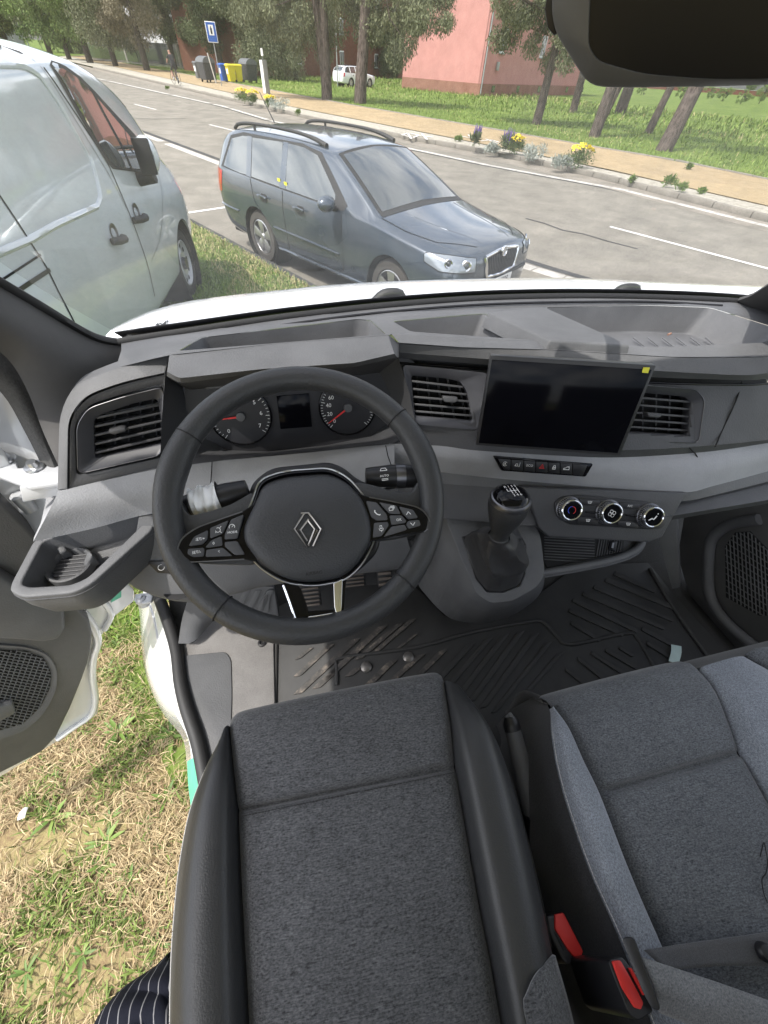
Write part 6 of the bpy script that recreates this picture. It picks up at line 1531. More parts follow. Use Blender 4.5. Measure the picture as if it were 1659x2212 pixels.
# --- switch row
WP = Plane.of(at(1066, 986, Z=1.455), at(1282, 1002, Z=1.450), at(1264, 1030, Z=1.425)).shift(.006)
sr = empty('switch_row', WP.on(1170, 1010), 'row of black push switches with white symbols below the screen', 'switches')
plate('switch_bezel', WP.pts([(1066, 986), (1282, 1002), (1265, 1030), (1083, 1017)]), WP.n, .012, MATS['gloss_black'], sr, .0015, r=.004)
wu = (WP.on(1264, 1016) - WP.on(1084, 1003)).normalized(); wv_ = WP.n.cross(wu)
edges = [1078, 1104, 1131, 1157.5, 1184, 1210, 1237, 1270]
for i in range(7):
    x0, x1 = edges[i] + .8, edges[i + 1] - .8; f = lambda x: 990 + (x - 1078) * .072
    P = [(x0 - (3 if i == 0 else 0), f(x0) + 1), (x1, f(x1) + 1), (x1 - (10 if i == 6 else 0), f(x1) + 24), (x0 + (10 if i == 0 else 0), f(x0) + 24)]
    b_o = plate('push_switch', WP.pts(P, .003), WP.n, .006, MATS['black_plastic'], sr, .0008)
    c = WP.on((x0 + x1) / 2, f((x0 + x1) / 2) + 11, .0034)
    def S(L, s=.0048): return [[c + wu * x * s + wv_ * y * s for x, y in l] for l in L]
    tri_ = [(-1, -.8), (1, -.8), (0, 1), (-1, -.8)]
    if i == 3: strokes('switch_icon', S([tri_, [(-.5, -.5), (.5, -.5), (0, .4), (-.5, -.5)]]), .0008, WP.n, MATS['print_red'], b_o)
    elif i == 2: lettering('switch_icon', 'ECO', c, wu, wv_, .0048, MATS['print_white'], b_o)
    elif i == 0: strokes('switch_icon', S([[(math.cos(a), math.sin(a)) for a in np.linspace(.6, 5.7, 14)], [(-.4, -.5), (0, .6), (.4, -.5)], [(-.25, 0), (.25, 0)]], .0042), .0008, WP.n, MATS['print_white'], b_o)
    elif i == 1: strokes('switch_icon', S([[(-1, -.6), (.3, -.6), (.1, .4), (-.6, .4), (-1, -.6)], [(.6, -.7), (1, -.7), (1, 1)]], .0045), .0008, WP.n, MATS['print_white'], b_o)
    elif i == 4: strokes('switch_icon', S([[(-.6, -.8), (.6, -.8), (.6, .1), (-.6, .1), (-.6, -.8)], [(-.4, .1), (-.4, .7), (0, 1), (.4, .7), (.4, .1)], [(0, -.7), (0, 0)]], .0045), .0012, WP.n, MATS['print_white'], b_o)
    elif i == 5: strokes('switch_icon', S([[(-1.2, -.6), (1.2, -.6), (1.2, .5), (.2, .7), (-.4, .1), (-1.2, -.1), (-1.2, -.6)], [(.6, .5), (1, 1)]], .0045), .0012, WP.n, MATS['print_white'], b_o)
# --- heating panel with three knobs
HPl = Plane.of(at(1160, 1070, Z=1.388), at(1470, 1085, Z=1.384), at(1200, 1160, Z=1.318)).shift(.012)
hv = empty('heater_panel', HPl.on(1320, 1165), 'heater control panel with three chrome-ringed knobs', 'control panel')
plate('housing', HPl.pts([(1128, 1052), (1486, 1064), (1470, 1090), (1431, 1162), (1402, 1172), (1185, 1160), (1163, 1140), (1148, 1092)], -.001), HPl.n, .05, MATS['dark_plastic'], hv, .004, 3)
plate('bezel', HPl.pts([(1196, 1088), (1212, 1073), (1250, 1069), (1400, 1084), (1436, 1098), (1445, 1122), (1430, 1142), (1400, 1144), (1228, 1133), (1203, 1116)], .002), HPl.n, .004, MATS['black_plastic'], hv, .001, r=.008)
hu = (HPl.on(1413, 1117) - HPl.on(1236, 1101)).normalized(); hw = HPl.n.cross(hu)
for i, (x, y) in enumerate(((1237, 1103), (1324, 1110), (1414, 1118))):
    c = HPl.on(x, y, .020); o_ = c - HPl.n * .020
    kb = lathe('knob', [(.0225, 0), (.0225, .014), (.0212, .0185), (.0195, .0195), (.0180, .0185), (.0178, .0165), (0, .0165)], o_, HPl.n, [MATS['chrome'], MATS['gloss_black']], hv, 40, 30, mi=[0, 0, 0, 0, 0, 1])
    lathe('knob_skirt', [(.0262, 0), (.0258, .004), (.0235, .005)], o_, HPl.n, MATS['steel_dark'], kb, 32)
    for j in range(36):
        a = 2 * math.pi * j / 36; d = hu * math.cos(a) + hw * math.sin(a); tube('knurl', [o_ + d * .0226 + HPl.n * .003, o_ + d * .0226 + HPl.n * .012], .0006, MATS['satin_metal'], kb, 4)
    cc = o_ + HPl.n * .0169
    def K(L, s=.0075): return [[cc + hu * x * s + hw * y * s for x, y in l] for l in L]
    if i == 0:
        strokes('knob_mark', K([[(math.cos(a), math.sin(a)) for a in np.linspace(math.pi / 2, math.pi * 1.3, 12)]]), .0012, HPl.n, MATS['print_blue'], kb)
        strokes('knob_mark', K([[(math.cos(a), math.sin(a)) for a in np.linspace(math.pi / 2, -math.pi * .3, 12)]]), .0012, HPl.n, MATS['print_red'], kb)
    elif i == 1:
        strokes('knob_mark', K([[(math.cos(b) * .55 + math.cos(b + t) * .45, math.sin(b) * .55 + math.sin(b + t) * .45) for t in np.linspace(0, 6.28, 14)] for b in (0.4, 1.97, 3.54, 5.11)]), .0009, HPl.n, MATS['print_white'], kb)
    else:
        strokes('knob_mark', K([[(-1.1, -.9), (-.3, -.4), (.2, -.6), (.8, .4)]]), .0022, HPl.n, MATS['print_white'], kb)
        lathe('knob_mark', [(.0014, .0004), (0, .0005)], cc + hu * .0075 + hw * .0075, HPl.n, MATS['print_white'], kb, 10)
for (x, y, tx_) in ((1274, 1085, None), (1270, 1124, None), (1361, 1093, 'A/C'), (1357, 1132, None)):
    k_o = plate('heater_key', HPl.pts([(x - 22, y - 8), (x + 22, y - 4.5), (x + 22, y + 9), (x - 22, y + 5.5)], .0045), HPl.n, .003, MATS['black_plastic'], hv, .0006)
    c = HPl.on(x, y, .0052)
    if tx_: lettering('key_print', tx_, c, hu, hw, .0045, MATS['print_white'], k_o)
    else: strokes('key_print', [[c + hu * a * .0042 + hw * b2 * .0034 for a, b2 in l] for l in ([(-1, .6), (1, .6), (.6, -.7), (-.6, -.7), (-1, .6)], [(-.5, -.1), (.5, -.1)])], .0008, HPl.n, MATS['print_white'], k_o)
for x in (1282, 1369): plate('divider', HPl.pts([(x - 16, 1104 + (x - 1282) * .08), (x + 8, 1106 + (x - 1282) * .08), (x + 8, 1110 + (x - 1282) * .08), (x - 16, 1108 + (x - 1282) * .08)], .005), HPl.n, .003, MATS['gloss_black'], hv, .0005)
# --- shelf below the heater
SH = Plane(at(1260, 1195, Z=1.205), (0, -.05, 1))
sf = empty('storage_shelf', SH.on(1260, 1200), 'open shelf with ribbed rubber mat under the heater panel', 'shelf')
plate('shelf_floor', SH.pts([(1160, 1130), (1380, 1130), (1385, 1180), (1345, 1200), (1180, 1236), (1160, 1225)]), SH.n, .02, MATS['mid_plastic'], sf)
mt_ = plate('ribbed_mat', SH.pts([(1168, 1140), (1350, 1140), (1346, 1192), (1182, 1226), (1170, 1200)], .003), SH.n, .003, MATS['rubber'], sf)
for i in range(17):
    y = 1142 + i * 6; a, b2 = SH.on(1176, y, .004), SH.on(1284, y + 6, .004)
    if y < 1212: tube('mat_rib', [a, SH.on(min(1284, 1180 + (1222 - y) * 6), y + 6, .004)], .0014, MATS['rib_rubber'], mt_, 5)
for i in range(10):
    x = 1292 + i * 5.6; tube('mat_rib', [SH.on(x + 6, 1145, .004), SH.on(x - 4, 1203 - i * 1.2, .004)], .0014, MATS['rib_rubber'], mt_, 5)
plate('usb_socket', SH.pts([(1318, 1168), (1334, 1170), (1330, 1190), (1314, 1186)], .008), SH.n, .008, MATS['black_plastic'], sf, .0015)
plate('socket_slot', SH.pts([(1323, 1172), (1327, 1172.5), (1325, 1184), (1321, 1183)], .0086), SH.n, .001, MATS['satin_metal'], sf)
lipP = [SH.on(x, y, .012) for x, y in ((1170, 1238), (1240, 1226), (1310, 1212), (1355, 1198), (1380, 1182), (1388, 1165), (1388, 1140))]
tube('shelf_lip', lipP, .009, MATS['mid_plastic'], sf, 8, n=40)
sheet('shelf_face', [[p + Vector((0, -.006, 0)) for p in lipP], [p + Vector((-.015, .06, -.10)) for p in lipP], [p + Vector((-.03, .2, -.16)) for p in lipP]], MATS['dark_plastic'], sf, 30, 8, .006, 60)
# --- cup holder tray at the door end
TP = Plane(at(180, 1200, Z=1.348), (0.02, -.10, 1))
ct = empty('cup_holder_tray', TP.on(180, 1250, -.07), 'grey cup holder tray jutting out at the left end of the dashboard', 'cup holder')
to = [(74, 1164), (318, 1100), (334, 1112), (330, 1142), (196, 1262), (158, 1281), (46, 1291), (20, 1276), (24, 1258)]
ti = [(92, 1168), (308, 1108), (317, 1114), (313, 1128), (188, 1248), (152, 1263), (62, 1268), (46, 1262), (48, 1252)]
tw = [(80, 1185), (318, 1125), (334, 1150), (335, 1176), (204, 1300), (160, 1318), (60, 1327), (28, 1312), (26, 1290)]
A = rounded(TP.pts(to), .012); B = rounded(TP.pts(ti), .010); FLp = rounded([p.lerp(sum(TP.pts(ti), Vector()) / 9, .06) - Vector((0, 0, .055)) for p in TP.pts(ti)], .010)
Wl = rounded([p - Vector((0, 0, .034)) for p in TP.pts([(x * .99 + 1.8, y * .998 + 2) for x, y in to])], .012); W2 = rounded([p.lerp(sum(TP.pts(to), Vector()) / 9, .12) - Vector((0, 0, .075)) for p in TP.pts(to)], .012)
k = len(A); bm = bmesh.new(); rg = [[bm.verts.new(p) for p in L] for L in (W2, Wl, A, B, FLp)]
for X, Y in zip(rg[:-1], rg[1:]):
    for i in range(k):
        try: bm.faces.new((X[i], X[(i + 1) % k], Y[(i + 1) % k], Y[i]))
        except ValueError: pass
bm.faces.new(rg[-1]); bm.faces.new(rg[0][::-1])
bmesh.ops.dissolve_degenerate(bm, dist=1e-6, edges=bm.edges); bmesh.ops.recalc_face_normals(bm, faces=bm.faces)
es = [e for e in bm.edges if len(e.link_faces) == 2 and e.calc_face_angle(0) > R(32)]
bmesh.ops.bevel(bm, geom=es, offset=.004, segments=3, profile=.5, affect='EDGES', clamp_overlap=True)
from_bm('tray_body', bm, MATS['mid_plastic'], ct, 0, 2, 40)
tube('rim_groove', [p - Vector((0, 0, .010)) for p in rounded(TP.pts(to), .012)], .0014, MATS['dark_plastic'], ct, 5, closed=True)
cpt = TP.on(158, 1228, -.052)
lathe('cup_ring', [(.031, .0), (.033, .014), (.036, .017), (.039, .015), (.041, 0)], cpt, (0, 0, 1), MATS['mid_plastic'], ct, 32)
lathe('cup_base', [(.034, .001), (0, .001)], cpt + Vector((0, 0, .002)), (0, 0, 1), MATS['dark_plastic'], ct, 24)
for i in range(7): 
    y = -.026 + i * .0087; w = math.sqrt(max(0, .032 ** 2 - y * y)); tube('base_rib', [cpt + Vector((-w, y, .005)), cpt + Vector((w, y, .005))], .0016, MATS['dark_plastic'], ct, 5)
def arm(a, b2, w, h):
    t = (b2 - a).normalized(); s = Vector((-t.y, t.x, 0)) * w; z = Vector((0, 0, h))
    mesh('cup_arm', [a - s, a + s, b2 + s * .8, b2 - s * .8, a - s * .8 + z, a + s * .8 + z, b2 + s * .5 + z * .45, b2 - s * .5 + z * .45], [(0, 3, 2, 1), (4, 5, 6, 7), (0, 1, 5, 4), (1, 2, 6, 5), (2, 3, 7, 6), (3, 0, 4, 7)], MATS['mid_plastic'], ct, .003, 3)
arm(TP.on(130, 1162, -.05), TP.on(150, 1205, -.05), .011, .045); arm(TP.on(212, 1212, -.05), TP.on(190, 1228, -.05), .010, .030); arm(TP.on(62, 1262, -.05), TP.on(88, 1256, -.05), .010, .030)
# --- instrument cluster
cl_ = empty('instrument_cluster', CPl.on(640, 970), 'instrument cluster with two round dials behind the steering wheel', 'instruments')
plate('cluster_face', CPl.pts([(398, 838), (567, 828), (818, 804), (845, 850), (842, 918), (800, 946), (700, 966), (580, 978), (488, 975), (442, 950), (402, 890)], .002), CPl.n, .01, MATS['gauge_face'], cl_)
cu = (CPl.on(760, 880) - CPl.on(520, 897)).normalized(); cv = CPl.n.cross(cu)
def dial(px, py, r, nums, needle, ang0, ang1, ticks):
    c = CPl.on(px, py, .004)
    d_ = lathe('dial', [(r, .0), (r * .985, .004), (r * .95, .0045), (r * .94, .001), (0, .001)], c, CPl.n, [MATS['gloss_black'], MATS['gauge_face']], cl_, 48, 30, mi=[0, 0, 0, 1])
    L = []
    for i in range(ticks + 1):
        a = ang0 + (ang1 - ang0) * i / ticks; r0 = r * (.80 if i % 5 == 0 else .86)
        L.append([c + (cu * math.cos(a) + cv * math.sin(a)) * q + CPl.n * .0014 for q in (r0, r * .92)])
    strokes('tick_marks', L, .0009, CPl.n, MATS['print_white'], d_)
    for a, s in nums: lettering('numeral', s, c + (cu * math.cos(a) + cv * math.sin(a)) * r * .66 + CPl.n * .0014, cu, cv, .0078, MATS['print_white'], d_)
    t = cu * math.cos(needle) + cv * math.sin(needle); s = CPl.n.cross(t)
    plate('needle', [c + t * r * .1 - s * .0018 + CPl.n * .006, c + t * r * .88 - s * .0004 + CPl.n * .006, c + t * r * .88 + s * .0004 + CPl.n * .006, c + t * r * .1 + s * .0018 + CPl.n * .006], CPl.n, .001, MATS['needle_red'], d_)
    lathe('needle_hub', [(r * .15, .001), (r * .14, .007), (0, .008)], c, CPl.n, MATS['mid_plastic'], d_, 20)
    return d_
rL = (CPl.on(587, 895) - CPl.on(520, 900)).length
dial(520, 899, rL, [(R(225 - 45 * 0), '0'), (R(150), '2'), (R(110), '3'), (R(75), '4'), (R(40), '5'), (R(5), '6'), (R(-33), '7')], R(183), R(228), R(-40), 35)
dial(751, 880, rL, [(R(222), '0'), (R(196), '20'), (R(170), '40'), (R(146), '60'), (R(120), '80'), (R(90), '100')], R(214), R(225), R(-45), 45)
plate('centre_display', CPl.pts([(597, 856), (667, 850), (674, 922), (606, 927)], .005), CPl.n, .003, MATS['screen_glass'], cl_, .0006)
# ================================================================ STEERING WHEEL
wt, wy = 1.0589, .0552
WC = Vector((-.0312, .3587, 1.5673)); Wn = Vector((math.sin(wy) * math.cos(wt), -math.cos(wy) * math.cos(wt), math.sin(wt)))
Wp_ = Plane(WC, Wn); Wu = Vector((math.cos(wy), math.sin(wy), 0)); Wv = Wn.cross(Wu)
sw_ = empty('steering_wheel', WC - Vector((0, 0, .1)), 'black leather steering wheel with three spokes and diamond emblem', 'steering wheel')
def z1(L): return [(329.2 + .3968 * x, 768 + .3968 * y) for x, y in L]     # points read in an enlargement
def ang(px, py):
    p = Wp_.on(px, py) - WC; return math.atan2(p.dot(Wv), p.dot(Wu))
# rim: padded section, thicker at the grips
RM, NS, NT = .1732, 96, 16
bm = bmesh.new(); rings = []
gl_, gr2 = ang(395, 1010), ang(905, 985)
for i in range(NS):
    a = 2 * math.pi * i / NS; d = Wu * math.cos(a) + Wv * math.sin(a)
    g = sum(math.exp(-(((a - q + math.pi) % (2 * math.pi) - math.pi) / .22) ** 2) for q in (gl_, gr2))
    rr, rn = .0166 + .0022 * g, .0158 + .002 * g
    rings.append([bm.verts.new(WC + d * (RM - .0008 * g + rr * math.cos(2 * math.pi * k / NT)) + Wn * (rn * math.sin(2 * math.pi * k / NT))) for k in range(NT)])
for i in range(NS):
    A, B = rings[i], rings[(i + 1) % NS]
    for k in range(NT): bm.faces.new((A[k], A[(k + 1) % NT], B[(k + 1) % NT], B[k]))
rim = from_bm('rim', bm, MATS['rim_leather'], sw_, 0, 2, 180)
for (x, y) in ((397, 937), (869, 893), (898, 1277), (473, 1325)):
    a = ang(x, y); d = Wu * math.cos(a) + Wv * math.sin(a); t = Wn.cross(d)
    tube('rim_seam', [WC + d * (RM + .0172 * math.cos(q)) + Wn * (.0164 * math.sin(q)) for q in np.linspace(-.4, math.pi + .4, 20)], .0009, MATS['void'], rim, 5)
# leather-covered spoke arms
def rise(x): return .0125 * (min(1, max(0, (470 - x) / 85)) + min(1, max(0, (x - 812) / 105)))   # spokes climb on to the rim
def slab_poly(name, L, off, th, mat, parent, bevel, r=0, seg=3):
    P = [Wp_.on(x, y, off + (rise(x) if name in ('spoke_bezel', 'key') else 0)) for x, y in L]
    return plate(name, P, Wn, th, MATS[mat], parent, bevel, seg, r)
slab_poly('spoke', z1([(60, 700), (155, 800), (172, 845), (205, 872), (300, 850), (420, 815), (500, 770), (545, 740), (600, 900), (560, 1140), (240, 1130), (110, 1100), (50, 1000)]), -.004, .018, 'rim_leather', sw_, .007, .012)
slab_poly('spoke', z1([(1500, 640), (1440, 690), (1425, 725), (1400, 745), (1300, 735), (1200, 700), (1090, 680), (1050, 860), (1140, 1010), (1300, 1000), (1490, 960), (1540, 860), (1560, 700)]), -.004, .018, 'rim_leather', sw_, .007, .012)
# gloss bezels and keys
slab_poly('spoke_bezel', z1([(128, 1085), (160, 1000), (240, 940), (360, 895), (490, 850), (560, 800), (600, 930), (600, 1010), (560, 1128), (500, 1108), (210, 1124), (150, 1115)]), .0015, .008, 'gloss_black', sw_, .003, .006)
slab_poly('spoke_bezel', z1([(1100, 740), (1180, 772), (1330, 800), (1450, 830), (1500, 880), (1512, 930), (1480, 960), (1330, 980), (1190, 1012), (1120, 1040), (1090, 900)]), .0015, .008, 'gloss_black', sw_, .003, .006)
for L_b in ([(128, 1085), (160, 1000), (240, 940), (360, 895), (490, 850)], [(150, 1117), (210, 1124), (500, 1108)], [(1180, 772), (1330, 800), (1450, 830), (1500, 880), (1512, 930), (1480, 960)]):
    tube('bezel_highlight', [Wp_.on(x, y, .0016 + rise(x)) for x, y in z1(L_b)], .0009, MATS['steel_dark'], sw_, 5, n=24)  # gloss highlights along the bezels put in as thin metal tubes
keysL = [('SET/+', [(192, 1040), (225, 985), (305, 945), (300, 1000), (270, 1030)]), ('', [(312, 938), (418, 892), (385, 970), (312, 1000)]), ('MODE', [(428, 888), (500, 858), (462, 1000), (390, 1006), (392, 975)]), ('0', [(285, 1045), (320, 1005), (378, 980), (384, 1035), (300, 1048)]),
         ('SET/-', [(190, 1050), (280, 1044), (285, 1060), (280, 1096), (215, 1098), (186, 1080)]), ('RES', [(290, 1056), (385, 1044), (440, 1092), (285, 1098)]), ('', [(390, 1012), (462, 1006), (505, 1085), (450, 1090), (392, 1040)])]
keysR = [('call', [(1160, 785), (1220, 795), (1280, 868), (1284, 898), (1222, 902), (1190, 880)]), ('cards', [(1230, 795), (1330, 815), (1355, 865), (1290, 862)]), ('up', [(1340, 818), (1420, 838), (1450, 885), (1395, 892), (1362, 860)]), ('OK', [(1288, 868), (1358, 868), (1385, 900), (1380, 912), (1300, 925)]),
         ('down', [(1392, 898), (1455, 892), (1465, 925), (1395, 945), (1380, 922)]), ('mic', [(1205, 908), (1284, 902), (1290, 922), (1250, 985), (1198, 995)]), ('', [(1300, 930), (1376, 918), (1390, 948), (1255, 990)])]
for i, (s, L) in enumerate(keysL + keysR):
    P = z1(L); cx, cy = sum(p[0] for p in P) / len(P), sum(p[1] for p in P) / len(P)
    P = [(cx + (x - cx) * .94, cy + (y - cy) * .92) for x, y in P]
    kb = slab_poly('key', P, .0068, .006, 'dark_plastic', sw_, .0008, .002, 2)
    c = Wp_.on(cx, cy, .0078 + rise(cx))
    def S(L, q=.0042): return [[c + Wu * x * q + Wv * y * q for x, y in l] for l in L]
    circ = lambda r, a0=0, a1=6.29: [(r * math.cos(a), r * math.sin(a)) for a in np.linspace(a0, a1, 14)]
    if s in ('SET/+', 'SET/-', '0', 'RES', 'OK'): lettering('key_print', s, c, Wu, Wv, .0036, MATS['print_white'], kb)
    elif s == 'MODE':
        lettering('key_print', s, c - Wv * .004, Wu, Wv, .003, MATS['print_white'], kb); strokes('key_print', S([[(x, y + .7) for x, y in circ(.8, -.4, 3.5)], [(0, .7), (.5, 1.1)]]), .0006, Wn, MATS['print_white'], kb)
    elif i == 1: strokes('key_print', S([circ(.7), [(-1, 1), (-.6, .6)], [(1, 1), (.6, .6)], [(-1, -1), (-.6, -.6)], [(1, -1), (.6, -.6)]]), .0006, Wn, MATS['print_white'], kb)
    elif s == 'call': strokes('key_print', S([[(-.8, .8), (-.9, .3), (-.3, -.5), (.5, -.9), (.9, -.6)]]), .0013, Wn, MATS['print_white'], kb)
    elif s == 'cards': strokes('key_print', S([[(-.9, -.6), (.5, -.6), (.5, .4), (-.9, .4), (-.9, -.6)], [(-.6, .7), (.8, .7), (.8, -.3)], [(-.3, 1), (1.1, 1), (1.1, 0)]], .0036), .0006, Wn, MATS['print_white'], kb)
    elif s in ('up', 'down'): q = 1 if s == 'up' else -1; strokes('key_print', S([[(-.7, -.4 * q), (0, .5 * q), (.7, -.4 * q)]]), .0008, Wn, MATS['print_white'], kb)
    elif s == 'mic': strokes('key_print', S([[(-.3, 0), (-.3, 1), (.3, 1), (.3, 0), (-.3, 0)], [(-.7, .1), (-.5, -.6), (.5, -.6), (.7, .1)], [(0, -.6), (0, -1.1)]], .004), .0007, Wn, MATS['print_white'], kb)
# airbag pad: domed with two creases
hub = z1([(560, 800), (592, 690), (720, 645), (960, 628), (1060, 680), (1150, 790), (1193, 900), (1195, 1000), (1130, 1130), (1040, 1213), (870, 1243), (720, 1223), (590, 1140), (500, 1020), (492, 940)])
hc = (849.0 * .3968 + 329.2, 940 * .3968 + 768)
def hubring(s, off, L=None):
    return rounded([Wp_.on(hc[0] + (x - hc[0]) * s, hc[1] + (y - hc[1]) * s, off) for x, y in (L or hub)], .016, 5)
bm = bmesh.new(); rs = [[bm.verts.new(p) for p in hubring(s, o_)] for s, o_ in ((1.005, -.012), (1.0, .0), (.975, .006), (.92, .0095), (.75, .0125), (.45, .0145), (.15, .0152))]
k = len(rs[0])
for X, Y in zip(rs[:-1], rs[1:]):
    for i in range(k): bm.faces.new((X[i], X[(i + 1) % k], Y[(i + 1) % k], Y[i]))
bm.faces.new(rs[-1])
# creases: tilt the upper and lower thirds of the dome back
for v in bm.verts:
    p = v.co - WC; y = p.dot(Wv); x = p.dot(Wu)
    yu = (Wp_.on(*z1([(849, 800)])[0]) - WC).dot(Wv); yl = (Wp_.on(*z1([(849, 1075)])[0]) - WC).dot(Wv)
    if y > yu: v.co -= Wn * (y - yu) * .22
    if y < yl: v.co -= Wn * (yl - y) * .20
pad = from_bm('airbag_pad', bm, MATS['pad_texture'], sw_, 0, 2, 60)
ring_plate('hub_bezel', hubring(1.055, -.004), hubring(1.003, .001), Wn, .014, MATS['gloss_black'], sw_, .0015)
tube('hub_trim', [p + Wn * .001 for p in hubring(1.05, -.003)], .0014, MATS['satin_metal'], sw_, 6, closed=True)
# diamond emblem: two interlocked hollow lozenges
def loz(L, w_off, name):
    P = [Wp_.on(x, y, .0168) for x, y in z1(L)]
    n = len(P); tube(name, P, .0014, MATS['emblem'], emb, 4, closed=False, smooth=0)
emb = empty('tmp', (0, 0, 0)); bpy.data.objects.remove(emb)
emb = slab_poly('emblem', z1([(838, 856), (858, 856), (918, 950), (862, 1040), (838, 1040), (772, 945)]), .0155, .003, 'pad_texture', pad, .0005)
loz([(826, 858), (772, 945), (842, 1042), (898, 950)], 0, 'emblem_line')
loz([(808, 858), (850, 856), (918, 945), (876, 1038)], 0, 'emblem_line')
loz([(850, 890), (805, 950), (842, 1010)], 0, 'emblem_line')
loz([(826, 862), (868, 940), (838, 1040)], 0, 'emblem_line') if 0 else None
loz([(848, 898), (885, 945), (850, 1036)], 0, 'emblem_line')
lettering('airbag_mark', 'AIRBAG', Wp_.on(*z1([(880, 1186)])[0], .0075), Wu, (Wv * .95 - Wn * .2), .0045, MATS['black_plastic'], pad)
# lower V spoke in gloss black, sky reflections put in as chrome facets
slab_poly('lower_spoke', z1([(705, 1240), (740, 1225), (805, 1262), (850, 1395), (845, 1470), (880, 1500), (815, 1522), (800, 1500)]), -.002, .014, 'gloss_black', sw_, .003, .004)
slab_poly('lower_spoke', z1([(985, 1232), (1060, 1188), (1048, 1300), (1036, 1468), (1020, 1492), (960, 1505), (985, 1400)]), -.002, .014, 'gloss_black', sw_, .003, .004)
slab_poly('lower_spoke', z1([(815, 1522), (835, 1400), (850, 1392), (985, 1382), (1000, 1385), (1020, 1492), (940, 1512)]), -.0035, .014, 'gloss_black', sw_, .003, .004)
slab_poly('spoke_glint', z1([(985, 1240), (1036, 1215), (1028, 1455), (1010, 1440), (990, 1370)]), .0, .003, 'chrome', sw_, .001)
slab_poly('spoke_glint', z1([(846, 1422), (982, 1400), (984, 1426), (856, 1446)]), -.0015, .003, 'chrome', sw_, .001)
tube('spoke_edge', [Wp_.on(x, y, .0) for x, y in z1([(712, 1250), (745, 1340), (800, 1500)])], .0012, MATS['chrome'], sw_, 5)
# --- column shroud and stalks
st_ = empty('steering_column', WC - Wn * .08, 'black steering column shroud behind the wheel', 'steering column')
colP = Wp_.shift(-.05)
plate('shroud', rounded(colP.pts(z1([(512, 755), (545, 680), (640, 605), (960, 572), (1040, 600), (1120, 668), (1200, 700), (1250, 1050), (1100, 1200), (600, 1180), (520, 900)])), .02), Wn, .09, MATS['black_plastic'], st_, .008, 3)
# left stalk wrapped in crumpled white film, right wiper stalk
ls = empty('indicator_stalk', colP.on(470, 1080, .01), 'left indicator stalk wrapped in crumpled white film', 'stalk')
a, b2 = colP.on(395, 1100, .012), colP.on(505, 1068, .012); t = (b2 - a).normalized()
tube('stalk_body', [a, a.lerp(b2, .5), b2, b2 + t * .02], [.017, .019, .019, .015], MATS['black_plastic'], ls, 16, n=14)
tube('stalk_ring', [a + t * .012, a + t * .016], .0185, MATS['mid_plastic'], ls, 16)
plate('stalk_root', [colP.on(x, y, .006) for x, y in z1([(345, 720), (380, 705), (440, 715), (490, 770), (440, 800), (340, 800)])], Wn, .02, MATS['black_plastic'], ls, .004, 3)
bm = bmesh.new(); rg = []; rnd = random.Random(5)
for i in range(22):
    f = i / 21; c = a.lerp(b2, .22 + .52 * f); u_, v_, _ = frame_of(t)
    rg.append([bm.verts.new(c + (u_ * math.cos(q) + v_ * math.sin(q)) * (.0228 + .0020 * math.sin(i * .75 + 2.2 * math.sin(q * 1.5 + i * .12)) + .0008 * math.sin(i * 1.7 + q * 3) + rnd.uniform(-.0006, .0006))) for q in np.linspace(0, 2 * math.pi, 25)[:-1]])
for A, B in zip(rg[:-1], rg[1:]):
    for k_ in range(24): bm.faces.new((A[k_], A[(k_ + 1) % 24], B[(k_ + 1) % 24], B[k_]))
from_bm('white_film', bm, MATS['film_white'], ls, 0, 2, 50)
c = colP.on(*z1([(382, 740)])[0], .0075)
strokes('arrow_print', [[c + Wu * x * .005 + Wv * y * .005 for x, y in l] for l in ([(-1.6, 0), (-.8, .6), (-.8, .25), (-.2, .25), (-.2, -.25), (-.8, -.25), (-.8, -.6), (-1.6, 0)], [(1.6, 0), (.8, .6), (.8, .25), (.2, .25), (.2, -.25), (.8, -.25), (.8, -.6), (1.6, 0)])], .0007, Wn, MATS['print_white'], ls)
rs_ = empty('wiper_stalk', colP.on(850, 1030, .01), 'right wiper stalk with grey thumb wheel', 'stalk')
a, b2 = colP.on(790, 1030, .012), colP.on(905, 1028, .014); t = (b2 - a).normalized()
tube('stalk_body', [a, a.lerp(b2, .3), b2], [.013, .0175, .0175], MATS['black_plastic'], rs_, 16, n=12)
tube('thumb_wheel', [a.lerp(b2, .55), a.lerp(b2, .72)], .0185, MATS['steel_dark'], rs_, 20)
plate('stalk_root', [colP.on(x, y, .004) for x, y in z1([(1165, 690), (1230, 600), (1330, 600), (1330, 700), (1200, 705)])], Wn, .02, MATS['black_plastic'], rs_, .004, 3)
c = colP.on(*z1([(1263, 655)])[0], .031)
lettering('stalk_print', 'AUTO', c, Wu, Wv, .0034, MATS['print_white'], rs_); strokes('stalk_print', [[c + Wu * x * .005 + Wv * y * .005 for x, y in l] for l in ([(-1, 1.6), (1, 1.6), (.6, 2.3), (-.6, 2.3), (-1, 1.6)], [(-.9, -.9), (.9, -.9)], [(-.9, -1.3), (.9, -1.3)])], .0008, Wn, MATS['print_white'], rs_)
